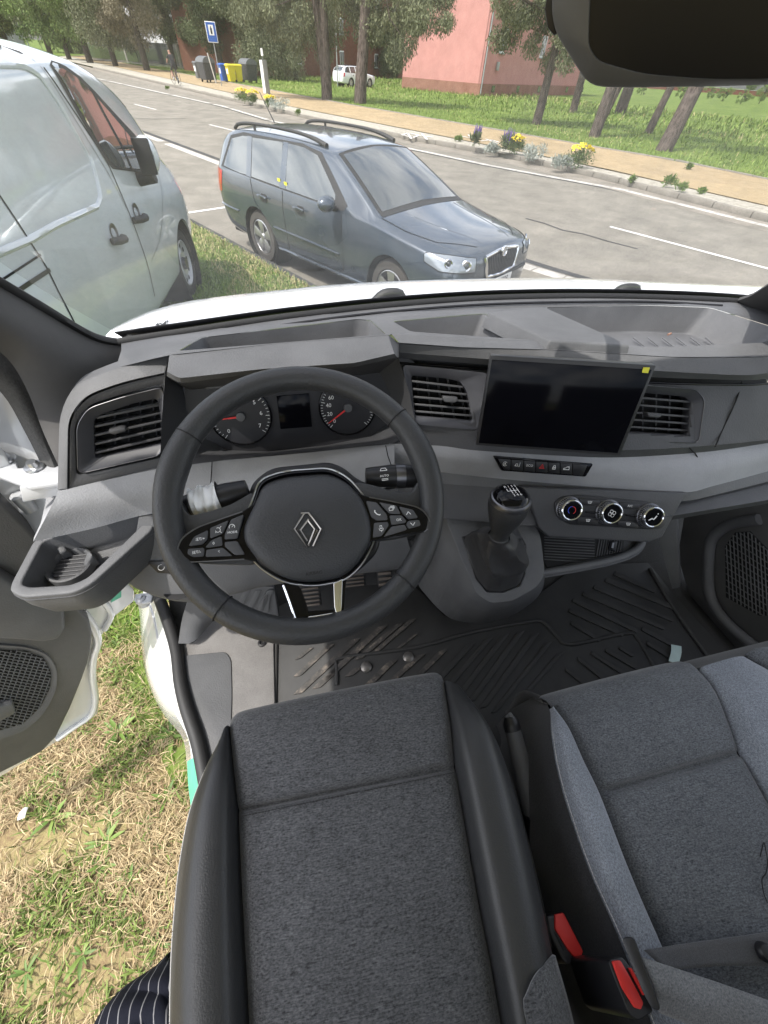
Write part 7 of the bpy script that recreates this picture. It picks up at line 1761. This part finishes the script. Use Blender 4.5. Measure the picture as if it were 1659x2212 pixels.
# ================================================================ GEAR LEVER AND CONSOLE
GP = Plane.of(at(960, 1112, Z=1.335), at(1147, 1122, Z=1.335), at(1070, 1300, Z=1.20))
gc = empty('gear_console', (.33, .5, FZ), 'dark console block below the dashboard carrying the gear lever', 'console')
face = [(955, 1100), (1150, 1118), (1168, 1160), (1177, 1240), (1160, 1268), (1108, 1298), (1060, 1303), (1030, 1284), (990, 1190)]
gf = [(1000, 1160), (1036, 1150), (1118, 1148), (1134, 1178), (1132, 1240), (1122, 1264), (1085, 1278), (1052, 1277), (1030, 1250)]
A = rounded(GP.pts(face), .012); k = len(A)
low = [(905, 1180), (1150, 1130), (1170, 1180), (1178, 1262), (1160, 1295), (1110, 1330), (1040, 1349), (975, 1340), (930, 1300)]
Lz = [1.15, 1.2, 1.15, 1.08, 1.02, .96, .93, .93, 1.0]
B = rounded([at(x, y, Z=z) for (x, y), z in zip(low, Lz)], .03)
D_ = rounded([at(x, y, Z=z) + Vector((0, .10, -.10)) for (x, y), z in zip(low, Lz)], .03)
bm = bmesh.new(); ra, rb_, rc_ = [[bm.verts.new(p) for p in L] for L in (A, B, D_)]
bm.faces.new(ra)
for X, Y in ((ra, rb_), (rb_, rc_)):
    for i in range(k):
        try: bm.faces.new((X[i], X[(i + 1) % k], Y[(i + 1) % k], Y[i]))
        except ValueError: pass
bmesh.ops.recalc_face_normals(bm, faces=bm.faces)
es = [e for e in bm.edges if len(e.link_faces) == 2 and e.calc_face_angle(0) > R(25)]
bmesh.ops.bevel(bm, geom=es, offset=.006, segments=3, profile=.5, affect='EDGES', clamp_overlap=True)
from_bm('console_body', bm, MATS['mid_plastic'], gc, 0, 2, 40)
gl2 = empty('gear_lever', GP.on(1080, 1240), 'gear lever with black knob and pleated leather gaiter', 'gear lever')
neck = EYE + ray(1078, 1158) * .685; top = EYE + ray(1101, 1083) * .628; ax = (top - neck).normalized()
base = rounded(GP.pts(gf, .002), .01, 7); k = len(base); bm = bmesh.new(); rg = []
NR = 34; u_, v_, _ = frame_of(ax); cb = sum(base, Vector()) / k
for j in range(NR + 1):
    f = j / NR; row = []
    for i in range(k):
        d = base[i] - cb; d = d - ax * d.dot(ax); a = math.atan2(d.dot(v_), d.dot(u_)); tip = neck + (u_ * math.cos(a) + v_ * math.sin(a)) * .019
        s = f ** .8; p = base[i].lerp(tip, s)
        out = (d.normalized() * .6 + Wn * .4)
        env = math.sin(math.pi * min(1, f * 1.05)) ** .7
        fold = (.017 * (1 - abs(math.sin(a * 2.0 + f * 2.6 + .5)) ** .7) + .010 * (1 - abs(math.sin(f * 5.5 + a * .8)) ** .6) + .006) * env
        row.append(bm.verts.new(p + out * fold))
    rg.append(row)
for A, B in zip(rg[:-1], rg[1:]):
    for i in range(k): bm.faces.new((A[i], A[(i + 1) % k], B[(i + 1) % k], B[i]))
from_bm('gaiter', bm, MATS['leather_fine'], gl2, 0, 2, 55)
tube('gaiter_frame', GP.pts(gf, .001), .003, MATS['black_plastic'], gl2, 6, closed=True)
H_ = (top - neck).length
kn = lathe('knob', [(.0165, -.012), (.0165, .0), (.0155, .008), (.018, .016), (.027, H_ * .55), (.0325, H_ * .80), (.0335, H_ * .95), (.032, H_ * 1.05)], neck, ax, MATS['rim_leather'], gl2, 28, 50)
lathe('knob_collar', [(.0175, -.014), (.0178, -.002), (.0168, .002)], neck, ax, MATS['mid_plastic'], kn, 24)
cap_o = neck + ax * H_ * 1.04
lathe('knob_ring', [(.0325, -.004), (.0332, .002), (.0315, .006), (.029, .007)], cap_o, ax, MATS['steel_dark'], kn, 32)
lathe('knob_cap', [(.0292, .006), (.026, .0125), (.018, .0165), (.008, .0185), (0, .019)], cap_o, ax, MATS['gloss_black'], kn, 32, 60)
cu_, cv_ = Wu, ax.cross(Wu).normalized(); pc = cap_o + ax * .0192
strokes('gear_pattern', [[pc + cu_ * x * .0085 + cv_ * y * .0085 for x, y in l] for l in ([(-1, .7), (-1, 0), (1, 0), (1, .7)], [(-.33, .7), (-.33, -.7)], [(.33, .7), (.33, -.7)], [(1, 0), (1, -.7)])], .0011, ax, MATS['print_white'], kn)
for s, x, y in (('R', -1, 1.25), ('1', -.33, 1.25), ('3', .33, 1.25), ('5', 1, 1.25), ('2', -.33, -1.25), ('4', .33, -1.25), ('6', 1, -1.25)): lettering('gear_print', s, pc + cu_ * x * .0085 + cv_ * y * .0085 - ax * .0012, cu_, cv_, .0052, MATS['print_white'], kn, th=.0016)
# ================================================================ PEDALS
def pedal(px, py, Z, w, h, label):
    c = at(px, py, Z=Z); n = Vector((0, -.75, .66)); u_, v_, n = frame_of(n)
    e = empty('pedal', c, label, 'pedal', 'foot pedals')
    b_ = obox('pedal_pad', c, u_, v_, n, w, h, .012, MATS['rubber'], e, .004)
    for i in range(6): obox('tread', c + v_ * (i - 2.5) * h / 6.4 + n * .008, u_, v_, n, w * .86, h / 13, .006, MATS['pedal_rubber'], b_, .001)
    tube('pedal_arm', [c - n * .006, c + Vector((0, .08, .08)), c + Vector((0, .10, .25))], .012, MATS['black_plastic'], e, 6)
pedal(663, 1283, .99, .075, .075, 'worn rubber clutch pedal seen through the wheel spoke')
pedal(762, 1243, .99, .070, .07, 'brake pedal just right of the lower wheel spoke')
pedal(829, 1231, 1.0, .042, .10, 'accelerator pedal left of the gear console')
# ================================================================ FLOOR MAT with moulded bars
FM = Plane(Vector((0, 0, FZ)), (0, 0, 1))
fm = empty('floor_mat', (.4, .3, FZ), 'black moulded rubber floor mat with diagonal bars, dusty near the driver', 'floor mat')
outer = [(596, 1700), (594, 1330), (600, 1310), (700, 1260), (860, 1230), (960, 1330), (1100, 1330), (1250, 1220), (1400, 1215), (1470, 1300), (1590, 1430), (1700, 1560), (1500, 1900)]
plate('mat_base', FM.pts(outer, .006), FM.n, .008, MATS['mat_rubber'], fm, .002)
ridge1 = [(728, 1480), (728, 1432), (740, 1420), (900, 1398), (1020, 1366), (1150, 1342), (1175, 1345), (1200, 1370), (1230, 1392), (1350, 1368), (1370, 1372), (1390, 1400), (1412, 1440), (1440, 1490)]
tube('mat_ridge', FM.pts(ridge1, .007), .006, MATS['mat_rubber'], fm, 8, n=70)
tube('mat_ridge', FM.pts([(1404, 1228), (1440, 1290), (1480, 1350), (1530, 1420), (1560, 1470)], .010), .007, MATS['mat_rubber'], fm, 8, n=30)
tube('mat_ridge', FM.pts([(598, 1330), (596, 1420), (594, 1520)], .008), .006, MATS['mat_rubber'], fm, 8, n=20)
def bars(L):
    for q in L: plate('mat_bar', FM.pts(q, .0115), FM.n, .006, MATS['mat_dusty'] if q[0][0] < 930 else MATS['mat_rubber'], fm, .0018, 2, .006)
def bar(x0, y0, x1, y1, w): return [(x0, y0), (x0 + w, y0 - 3), (x1 + w, y1), (x1, y1 + 3)]
L = []
# driver's field: bars falling to the left (read from the photograph)
for x0, y0, x1, y1, w in ((664, 1398, 635, 1425, 14), (706, 1390, 632, 1462, 18), (760, 1378, 632, 1500, 20), (818, 1350, 672, 1488, 20), (855, 1345, 764, 1425, 18), (885, 1335, 800, 1412, 16), (893, 1368, 850, 1404, 12),
                          (720, 1440, 690, 1474, 16), (765, 1440, 742, 1462, 20), (840, 1424, 780, 1486, 20), (900, 1412, 815, 1490, 20), (950, 1402, 880, 1475, 18), (1010, 1388, 930, 1478, 18), (1050, 1376, 955, 1490, 16), (1085, 1368, 985, 1500, 16), (1118, 1362, 1010, 1515, 16), (1150, 1366, 1035, 1530, 16), (1180, 1385, 1060, 1540, 14), (1205, 1408, 1085, 1550, 14)):
    L.append(bar(x1, y1, x0, y0, w))
# passenger field: bars falling to the right
for x0, y0, x1, y1, w in ((1236, 1338, 1300, 1378, 9), (1232, 1312, 1350, 1366, 9), (1240, 1290, 1380, 1358, 9), (1262, 1276, 1440, 1352, 9), (1286, 1262, 1458, 1334, 9), (1310, 1246, 1470, 1312, 9), (1330, 1232, 1420, 1272, 9), (1390, 1352, 1480, 1400, 9), (1400, 1382, 1470, 1425, 9),
                          (1340, 1392, 1372, 1412, 8), (1310, 1398, 1392, 1446, 8), (1280, 1404, 1380, 1470, 8), (1250, 1416, 1330, 1480, 8), (1225, 1440, 1300, 1500, 8)):
    L.append([(x0, y0), (x1, y1), (x1 - 4, y1 + w), (x0 - 4, y0 + w)])
bars(L)
for x, y in ((791, 1441), (882, 1420)):
    lathe('mat_stud', [(.0155, 0), (.015, .004), (.012, .006), (.006, .0075), (0, .008)], FM.on(x, y, .008), FM.n, MATS['satin_dark'], fm, 20)
# footrest with bars left of the pedals
FR = Plane.of(at(470, 1340, Z=.93), at(600, 1330, Z=.93), at(540, 1275, Z=1.03))
fr_ = empty('foot_rest', FR.on(520, 1330), 'grey foot rest plate with raised slanted bars left of the pedals', 'foot rest')
plate('rest_plate', FR.pts([(462, 1340), (505, 1268), (592, 1262), (604, 1340), (560, 1362)]), FR.n, .02, MATS['mid_plastic'], fr_, .006)
for x in (498, 522, 548): plate('rest_bar', FR.pts([(x, 1330), (x + 16, 1328), (x + 44, 1275), (x + 30, 1276)], .005), FR.n, .006, MATS['mid_plastic'], fr_, .002, r=.004)
plate('rest_bar', FR.pts([(560, 1330), (580, 1322), (584, 1282), (572, 1284)], .005), FR.n, .006, MATS['mid_plastic'], fr_, .002, r=.004)
# pale paper slip on the passenger side
P = FM.pts([(1450, 1392), (1472, 1396), (1466, 1434), (1444, 1428)], .018)
sl_ = sheet('paper_slip', [[P[0], P[1]], [P[0].lerp(P[3], .5) + Vector((0, 0, .006)), P[1].lerp(P[2], .5) + Vector((0, 0, .006))], [P[3], P[2]]], MATS['paper_mint'], None, 4, 6, .0006); tag(sl_, 'folded pale green paper slip lying on the passenger floor mat', 'paper')
# ================================================================ SEATS
def cushion(name, L, Rr, bulge, mat, parent, tuck=None, edge=.012, n=170, m=50, front=True, wr=0.0, s0=0.0, s1=1.0):
    """upholstered panel between two seam curves; edges rolled into the seams; optional tuck (s at left, s at right)"""
    A, B = cr(L, 200), cr(Rr, 200); rows = []; rnd = np.random.default_rng(3); ph = rnd.random(8) * 6
    for j in range(n):
        s = s0 + (s1 - s0) * j / (n - 1); i = min(199, int(s * 199)); a, b = A[i], B[i]; row = []
        for k in range(m):
            t = .5 - .5 * math.cos(math.pi * k / (m - 1)); p = a.lerp(b, t)
            w = (b - a).length; de = min(t, 1 - t) * w
            z = bulge * math.sin(math.pi * t) ** .6 - edge * math.exp(-(de / .008) ** 1.3)
            if tuck:
                st = tuck[0] + (tuck[1] - tuck[0]) * t; ds = (s - st) * (A[199] - A[0]).length
                z -= (.011 * math.exp(-(ds / .0045) ** 2) + .010 * math.exp(-abs(ds) / .016)) * (1 - .6 * math.exp(-(de / .02) ** 2))
                z += wr * math.sin(t * 60 + ph[0]) * math.sin(t * 23 + ph[1]) * math.exp(-abs(ds) / .018)
            row.append(p + Vector((0, 0, z)))
        rows.append(row)
    if front:
        f0 = rows[0]; nose = []
        for q in (.25, .5, .75, 1.0):
            nose.insert(0, [p + Vector((0, .035 * math.sin(q * math.pi / 2), -.10 * (1 - math.cos(q * math.pi / 2)))) for p in f0])
        rows = nose + rows
    bm = bmesh.new(); g = [[bm.verts.new(p) for p in r] for r in rows]
    for X, Y in zip(g[:-1], g[1:]):
        for i in range(m - 1): bm.faces.new((X[i], X[i + 1], Y[i + 1], Y[i]))
    return from_bm(name, bm, MATS[mat], parent, 0, 2, 180, merge=False)
def bolster(name, S, C, O, mat, parent, dx, drop=.16):
    low = [p + Vector((dx, 0, -drop)) for p in O]; mid = [p + Vector((dx * .1, 0, -drop * .35)) for p in O]
    sd = [p + Vector((0, 0, -.014)) for p in S]; s2 = [p.lerp(c, .07) + Vector((0, 0, -.002)) for p, c in zip(S, C)]
    hw = [(c - p).length for p, c in zip(S, C)]
    rows = [sd, s2, [a.lerp(b, .45) + Vector((0, 0, .30 * (b.z - a.z) + .004)) for a, b in zip(S, C)], [a.lerp(b, .35) + Vector((0, 0, .012)) for a, b in zip(C, O)], [a.lerp(b, .85) + Vector((0, 0, .004)) for a, b in zip(C, O)], [p + Vector((0, 0, -.012)) for p in O], mid, low]
    return sheet(name, rows, MATS[mat], parent, 60, 40, 0, 180)
def stitches(name, P, parent, mat='thread', n=90, ln=.0042, r=.0006):
    Q = cr(P, n * 2); bm = bmesh.new()
    for i in range(0, n * 2 - 1, 2):
        a, b = Q[i], Q[i] + (Q[i + 1] - Q[i]).normalized() * ln; t = (b - a).normalized(); up_ = (EYE - a).normalized(); s = t.cross(up_).normalized() * r
        bm.faces.new([bm.verts.new(p + up_ * .0012) for p in (a - s, b - s, b + s, a + s)])
    return from_bm(name, bm, MATS[mat], parent, 0, 2, 0, merge=False)
ds = empty('driver_seat', (0, 0, FZ), 'driver seat with dark heather fabric centre and black leather bolsters', 'seat')
sL = zz([(492, 1566, 1.208), (500, 1650, 1.226), (510, 1752, 1.226), (516, 1880, 1.226), (523, 2020, 1.226), (529, 2130, 1.226), (535, 2250, 1.226), (545, 2450, 1.226)])
sR = zz([(961, 1469, 1.208), (975, 1560, 1.226), (986, 1655, 1.226), (1012, 1810, 1.226), (1042, 1975, 1.226), (1067, 2100, 1.226), (1092, 2240, 1.226), (1130, 2450, 1.226)])
def sfrac(P, i):
    Q = cr(P, 200); k = min(range(200), key=lambda j: (Q[j] - P[i]).length); return k / 199
cushion('cushion_panel', sL, sR, .014, 'seat_fabric', ds, tuck=(sfrac(sL, 2), sfrac(sR, 2)), wr=.0018)
cL = zz([(489, 1572, 1.208), (482, 1640, 1.240), (464, 1745, 1.256), (450, 1870, 1.260), (442, 2010, 1.260), (440, 2125, 1.260), (441, 2240, 1.260), (444, 2450, 1.26)])
oL = zz([(482, 1592, 1.190), (446, 1650, 1.212), (408, 1745, 1.215), (384, 1860, 1.215), (369, 2000, 1.215), (363, 2110, 1.215), (361, 2230, 1.215), (360, 2450, 1.215)])
bolster('bolster', sL, cL, oL, 'leather', ds, .02)
cR = zz([(980, 1478, 1.208), (1018, 1540, 1.240), (1046, 1645, 1.256), (1078, 1790, 1.260), (1110, 1950, 1.260), (1134, 2075, 1.260), (1155, 2200, 1.260), (1195, 2420, 1.26)])
oR = zz([(1000, 1494, 1.190), (1060, 1572, 1.212), (1102, 1672, 1.215), (1138, 1800, 1.215), (1168, 1925, 1.215), (1192, 2040, 1.215), (1216, 2150, 1.215), (1262, 2380, 1.215)])
bolster('bolster', sR, cR, oR, 'leather', ds, -.02)
stitches('stitching', [p + Vector((.004, 0, .004)) for p in oL], ds); stitches('stitching', [p + Vector((-.002, 0, .003)) for p in oR[:6]], ds, 'thread_dark')
stitches('stitching', [p + Vector((0, 0, .0135)) for p in (sL[2].lerp(sR[2], q) + Vector((0, -.008, -.006)) for q in np.linspace(.03, .97, 9))], ds, 'thread_dark', 70)
fw = [zz([(1197, 2062, 1.236), (1205, 2090, 1.232), (1225, 2160, 1.228), (1250, 2260, 1.222)]), zz([(1156, 2106, 1.262), (1165, 2130, 1.262), (1185, 2180, 1.262), (1205, 2270, 1.262)]), zz([(1132, 2158, 1.268), (1132, 2180, 1.268), (1140, 2220, 1.268), (1150, 2290, 1.268)])]
sheet('rear_wedge', [[p + Vector((0, 0, .004)) for p in r] for r in fw], MATS['seat_fabric'], ds, 14, 12, .004, 180)
box('seat_base', (-.19, -.42, FZ), (.18, .13, 1.17), MATS['void'], ds)
def backrest(x0, x1, parent, mat):
    rows = [[Vector((x0 + (x1 - x0) * t, -.27 - .16 * s - .03 * math.cos((t - .5) * 3.0) + .02, 1.20 + .62 * s)) for t in (0, .12, .3, .5, .7, .88, 1)] for s in (0, .2, .5, .8, .97)]
    sheet('backrest', rows, MATS[mat], parent, 24, 20, .10, 180)
backrest(-.26, .24, ds, 'seat_fabric')
tube('side_trim', [p + Vector((-.006, 0, -.06)) for p in oL[4:]], .012, MATS['dark_plastic'], ds, 8, n=20)
# ---------------------------------------------------------------- passenger bench
ps = empty('passenger_seat', (.6, 0, FZ), 'passenger bench seat in grey heather fabric with light woven bolsters', 'seat')
qL = zz([(1196, 1526, 1.185), (1230, 1572, 1.205), (1265, 1645, 1.205), (1300, 1716, 1.205), (1360, 1871, 1.205), (1436, 2048, 1.205), (1520, 2230, 1.205), (1610, 2420, 1.205)])
qR = zz([(1512, 1442, 1.185), (1550, 1488, 1.205), (1580, 1557, 1.205), (1610, 1628, 1.205), (1690, 1775, 1.205), (1790, 1940, 1.205), (1900, 2110, 1.205), (2010, 2290, 1.205)])
cushion('cushion_panel', qL, qR, .014, 'seat_fabric_light', ps, tuck=(sfrac(qL, 3), sfrac(qR, 3)), wr=.0008, edge=.010)
cl2 = zz([(1191, 1528, 1.185), (1212, 1575, 1.218), (1232, 1645, 1.224), (1262, 1725, 1.228), (1318, 1875, 1.228), (1390, 2045, 1.228), (1470, 2230, 1.228), (1560, 2420, 1.228)])
ol2 = zz([(1187, 1532, 1.180), (1190, 1580, 1.200), (1200, 1650, 1.205), (1222, 1735, 1.205), (1272, 1880, 1.205), (1338, 2030, 1.205), (1410, 2220, 1.205), (1490, 2420, 1.205)])
bolster('woven_bolster', qL, cl2, ol2, 'seat_weave', ps, .004, .02)
stitches('stitching', [p + Vector((.002, 0, .004)) for p in ol2], ps)
lw = [p + Vector((-.012, 0, -.02)) for p in ol2]
ol2 = [qL[0] + Vector((.01, .035, -.06))] + ol2; lw = [p + Vector((-.012, 0, -.02)) for p in ol2]
sheet('seat_side', [ol2, lw, [p + Vector((-.03, .0, -.10)) for p in ol2], [p + Vector((-.02, 0, -.26)) for p in ol2]], MATS['seat_dark'], ps, 40, 14, 0, 180)
fr2 = [p + Vector((0, .03, -.06)) for p in (ol2[0], qL[0], qL[0].lerp(qR[0], .5), qR[0])]
sheet('seat_front', [[ol2[0], qL[0], qL[0].lerp(qR[0], .5), qR[0], qR[0] + Vector((.3, .02, 0))], [p + Vector((0, .03, -.08)) for p in (ol2[0], qL[0], qL[0].lerp(qR[0], .5), qR[0], qR[0] + Vector((.3, .02, 0)))], [p + Vector((0, .02, -.22)) for p in (ol2[0], qL[0], qL[0].lerp(qR[0], .5), qR[0], qR[0] + Vector((.3, .02, 0)))]], MATS['seat_dark'], ps, 20, 10, 0, 180)
cr2 = zz([(1555, 1428, 1.185), (1620, 1480, 1.218), (1655, 1550, 1.224), (1700, 1640, 1.224), (1780, 1790, 1.224), (1880, 1960, 1.224), (1990, 2130, 1.224), (2100, 2310, 1.224)])
or2 = zz([(1612, 1418, 1.185), (1690, 1465, 1.205), (1735, 1540, 1.205), (1790, 1640, 1.205), (1880, 1800, 1.205), (1990, 1980, 1.205), (2100, 2150, 1.205), (2210, 2330, 1.205)])
bolster('woven_bolster', qR, cr2, or2, 'seat_weave', ps, .004, .02)
nr = [p + Vector((.22, -.01, .01)) for p in or2]
sheet('second_cushion', [[p + Vector((0, .0, -.01)) for p in or2], [p + Vector((.03, .01, .012)) for p in or2], nr], MATS['seat_fabric_light'], ps, 40, 14, .02, 180)
box('seat_base', (.42, -.42, FZ), (1.1, .08, 1.12), MATS['void'], ps)
backrest(.36, 1.25, ps, 'seat_fabric_light')
cp_ = [at(x, y, Z=1.222) for x, y in ((1642, 1850), (1645, 1838), (1650, 1820), (1654, 1836), (1658, 1860), (1655, 1885), (1646, 1900), (1650, 1930), (1658, 1950))]
tube('loose_thread', cp_, .0008, MATS['void'], ps, 4, n=40)
# ---------------------------------------------------------------- handbrake
hb = empty('handbrake_lever', at(1130, 1680, Z=1.0), 'dark grey handbrake lever between the two seats', 'lever')
pa, pb = at(1104, 1562, Z=1.165), at(1152, 1752, Z=1.10)
tube('grip', [pa, pa.lerp(pb, .3), pa.lerp(pb, .75), pb], [.015, .0165, .019, .020], MATS['mid_plastic'], hb, 12, n=20, flat=.8)
tube('grip_cap', [pa + (pa - pb).normalized() * .012, pa, pa.lerp(pb, .08)], [.010, .0155, .0160], MATS['black_plastic'], hb, 12, n=8, flat=.8)
obox('release_button', pa + (pa - pb).normalized() * .010, *frame_of((EYE - pa)), .013, .016, .012, MATS['mid_plastic'], hb, .003)
tube('lever_root', [pb, pb + Vector((.02, -.12, -.12))], [.020, .026], MATS['black_plastic'], hb, 10)
# ---------------------------------------------------------------- belt buckles
def b4(L): return [(829.5 + .5 * x, 1591 + .5 * y) for x, y in L]
def buckle(label, house, red, Z, tilt):
    pl = Plane(at(*b4(red)[0], Z=Z), tilt); e = empty('belt_buckle', pl.on(*b4(red)[3], -.08), label, 'buckle')
    plate('housing', pl.pts(b4(house)), pl.n, .09, MATS['black_plastic'], e, .003, 3, .004)
    q = pl.on(*b4(red)[3], -.085); tube('buckle_stalk', [q, q + Vector((0, .0, -.12)), q + Vector((-.02, -.03, -.25))], .014, MATS['black_plastic'], e, 8)
    plate('release_button', pl.pts(b4(red), .003), pl.n, .008, MATS['buckle_red'], e, .0015, 2, .002)
    return e, pl
b1, p1_ = buckle('red and black seat belt buckle close to the driver bolster', [(703, 772), (772, 753), (800, 790), (864, 925), (858, 955), (795, 988), (768, 962), (716, 850)], [(740, 768), (776, 760), (862, 928), (854, 950), (822, 952), (782, 900), (741, 832)], 1.175, (.25, .1, 1))
plate('slot', p1_.pts(b4([(736, 845), (752, 850), (790, 918), (776, 925)]), .001), p1_.n, .002, MATS['void'], b1)
b2_, p2_ = buckle('red seat belt buckle with latched tongue by the passenger seat', [(970, 965), (1030, 950), (1130, 1080), (1165, 1190), (1100, 1230), (1060, 1200), (985, 1010)], [(988, 970), (1022, 966), (1064, 1040), (1122, 1150), (1112, 1180), (1086, 1172), (1030, 1082)], 1.262, (.2, .1, 1))
plate('red_edge', p2_.pts(b4([(1062, 1000), (1070, 1000), (1128, 1110), (1124, 1118)]), .004), p2_.n, .004, MATS['buckle_red'], b2_)
bl_ = empty('seat_belt', at(1500, 2130, Z=1.2), 'grey webbing belt with black tongue latched beside the passenger seat', 'seat belt')
tg = Plane(at(1362, 2040, Z=1.288), (-.55, .1, .83))
plate('tongue', tg.pts(b4([(1028, 872), (1050, 866), (1078, 872), (1108, 950), (1150, 1060), (1196, 1185), (1160, 1180), (1120, 1110), (1060, 960)])), tg.n, .008, MATS['black_plastic'], bl_, .002, 2, .003)
up1 = zz([(1384, 2066, 1.285), (1450, 2088, 1.28), (1560, 2125, 1.275), (1700, 2175, 1.27)]); lo1 = zz([(1424, 2188, 1.27), (1490, 2215, 1.265), (1580, 2260, 1.26), (1720, 2330, 1.26)])
md1 = [a.lerp(b, .5) + Vector((0, 0, .008)) for a, b in zip(up1, lo1)]
sheet('webbing', [up1, md1, lo1], MATS['belt_weave'], bl_, 30, 8, .0016, 180)
up2 = zz([(1392, 2052, 1.262), (1470, 2040, 1.25), (1560, 2028, 1.245), (1700, 2008, 1.245)]); lo2 = zz([(1440, 2095, 1.262), (1500, 2092, 1.25), (1580, 2086, 1.245), (1720, 2090, 1.245)])
sheet('webbing', [up2, lo2], MATS['belt_dark'], bl_, 24, 6, .0016, 180)
lathe('belt_stud', [(.0095, 0), (.0095, .005), (.007, .008), (0, .009)], at(1648, 2056, Z=1.249), (0, 0, 1), MATS['black_plastic'], bl_, 18)
# ---------------------------------------------------------------- photographer's leg
pe = empty('person', at(380, 2230, Z=.0), 'person standing beside the seat, only a dark pinstriped trouser leg visible', 'person')
ra_ = [(372, 2062, .93), (340, 2094, .94), (304, 2119, .95), (262, 2148, .95), (228, 2190, .95), (205, 2250, .95), (190, 2330, .95)]
rb2 = [(392, 2100, 1.01), (362, 2128, 1.035), (330, 2150, 1.02), (300, 2182, 1.04), (268, 2222, 1.035), (248, 2280, 1.04), (232, 2360, 1.04)]
rc2 = [(410, 2150, 1.05), (385, 2170, 1.03), (355, 2196, 1.06), (330, 2228, 1.045), (305, 2262, 1.065), (285, 2320, 1.06), (270, 2390, 1.06)]
rd2 = [(440, 2230, 1.05), (420, 2250, 1.05), (395, 2280, 1.06), (370, 2310, 1.06), (350, 2340, 1.06), (330, 2390, 1.06), (320, 2440, 1.06)]
A0 = zz(ra_); dn = [p + Vector((.05, .01, -.28)) for p in A0]; gd = [p + Vector((.10, .03, -.80)) for p in A0]
ank = gd[3] + Vector((.0, -.02, .0))
me_o = sheet('trouser_leg', [gd, dn, A0, zz(rb2), zz(rc2), zz(rd2)], MATS['pinstripe'], pe, 40, 40, .006, 180)
sheet('shoe', [[ank + Vector((-.045, -.10, -.11)), ank + Vector((.045, -.10, -.11))], [ank + Vector((-.05, .0, -.03)), ank + Vector((.05, 0, -.03))], [ank + Vector((-.05, .12, -.06)), ank + Vector((.05, .12, -.06))], [ank + Vector((-.035, .2, -.10)), ank + Vector((.035, .2, -.10))]], MATS['shoe'], pe, 8, 12, .03)
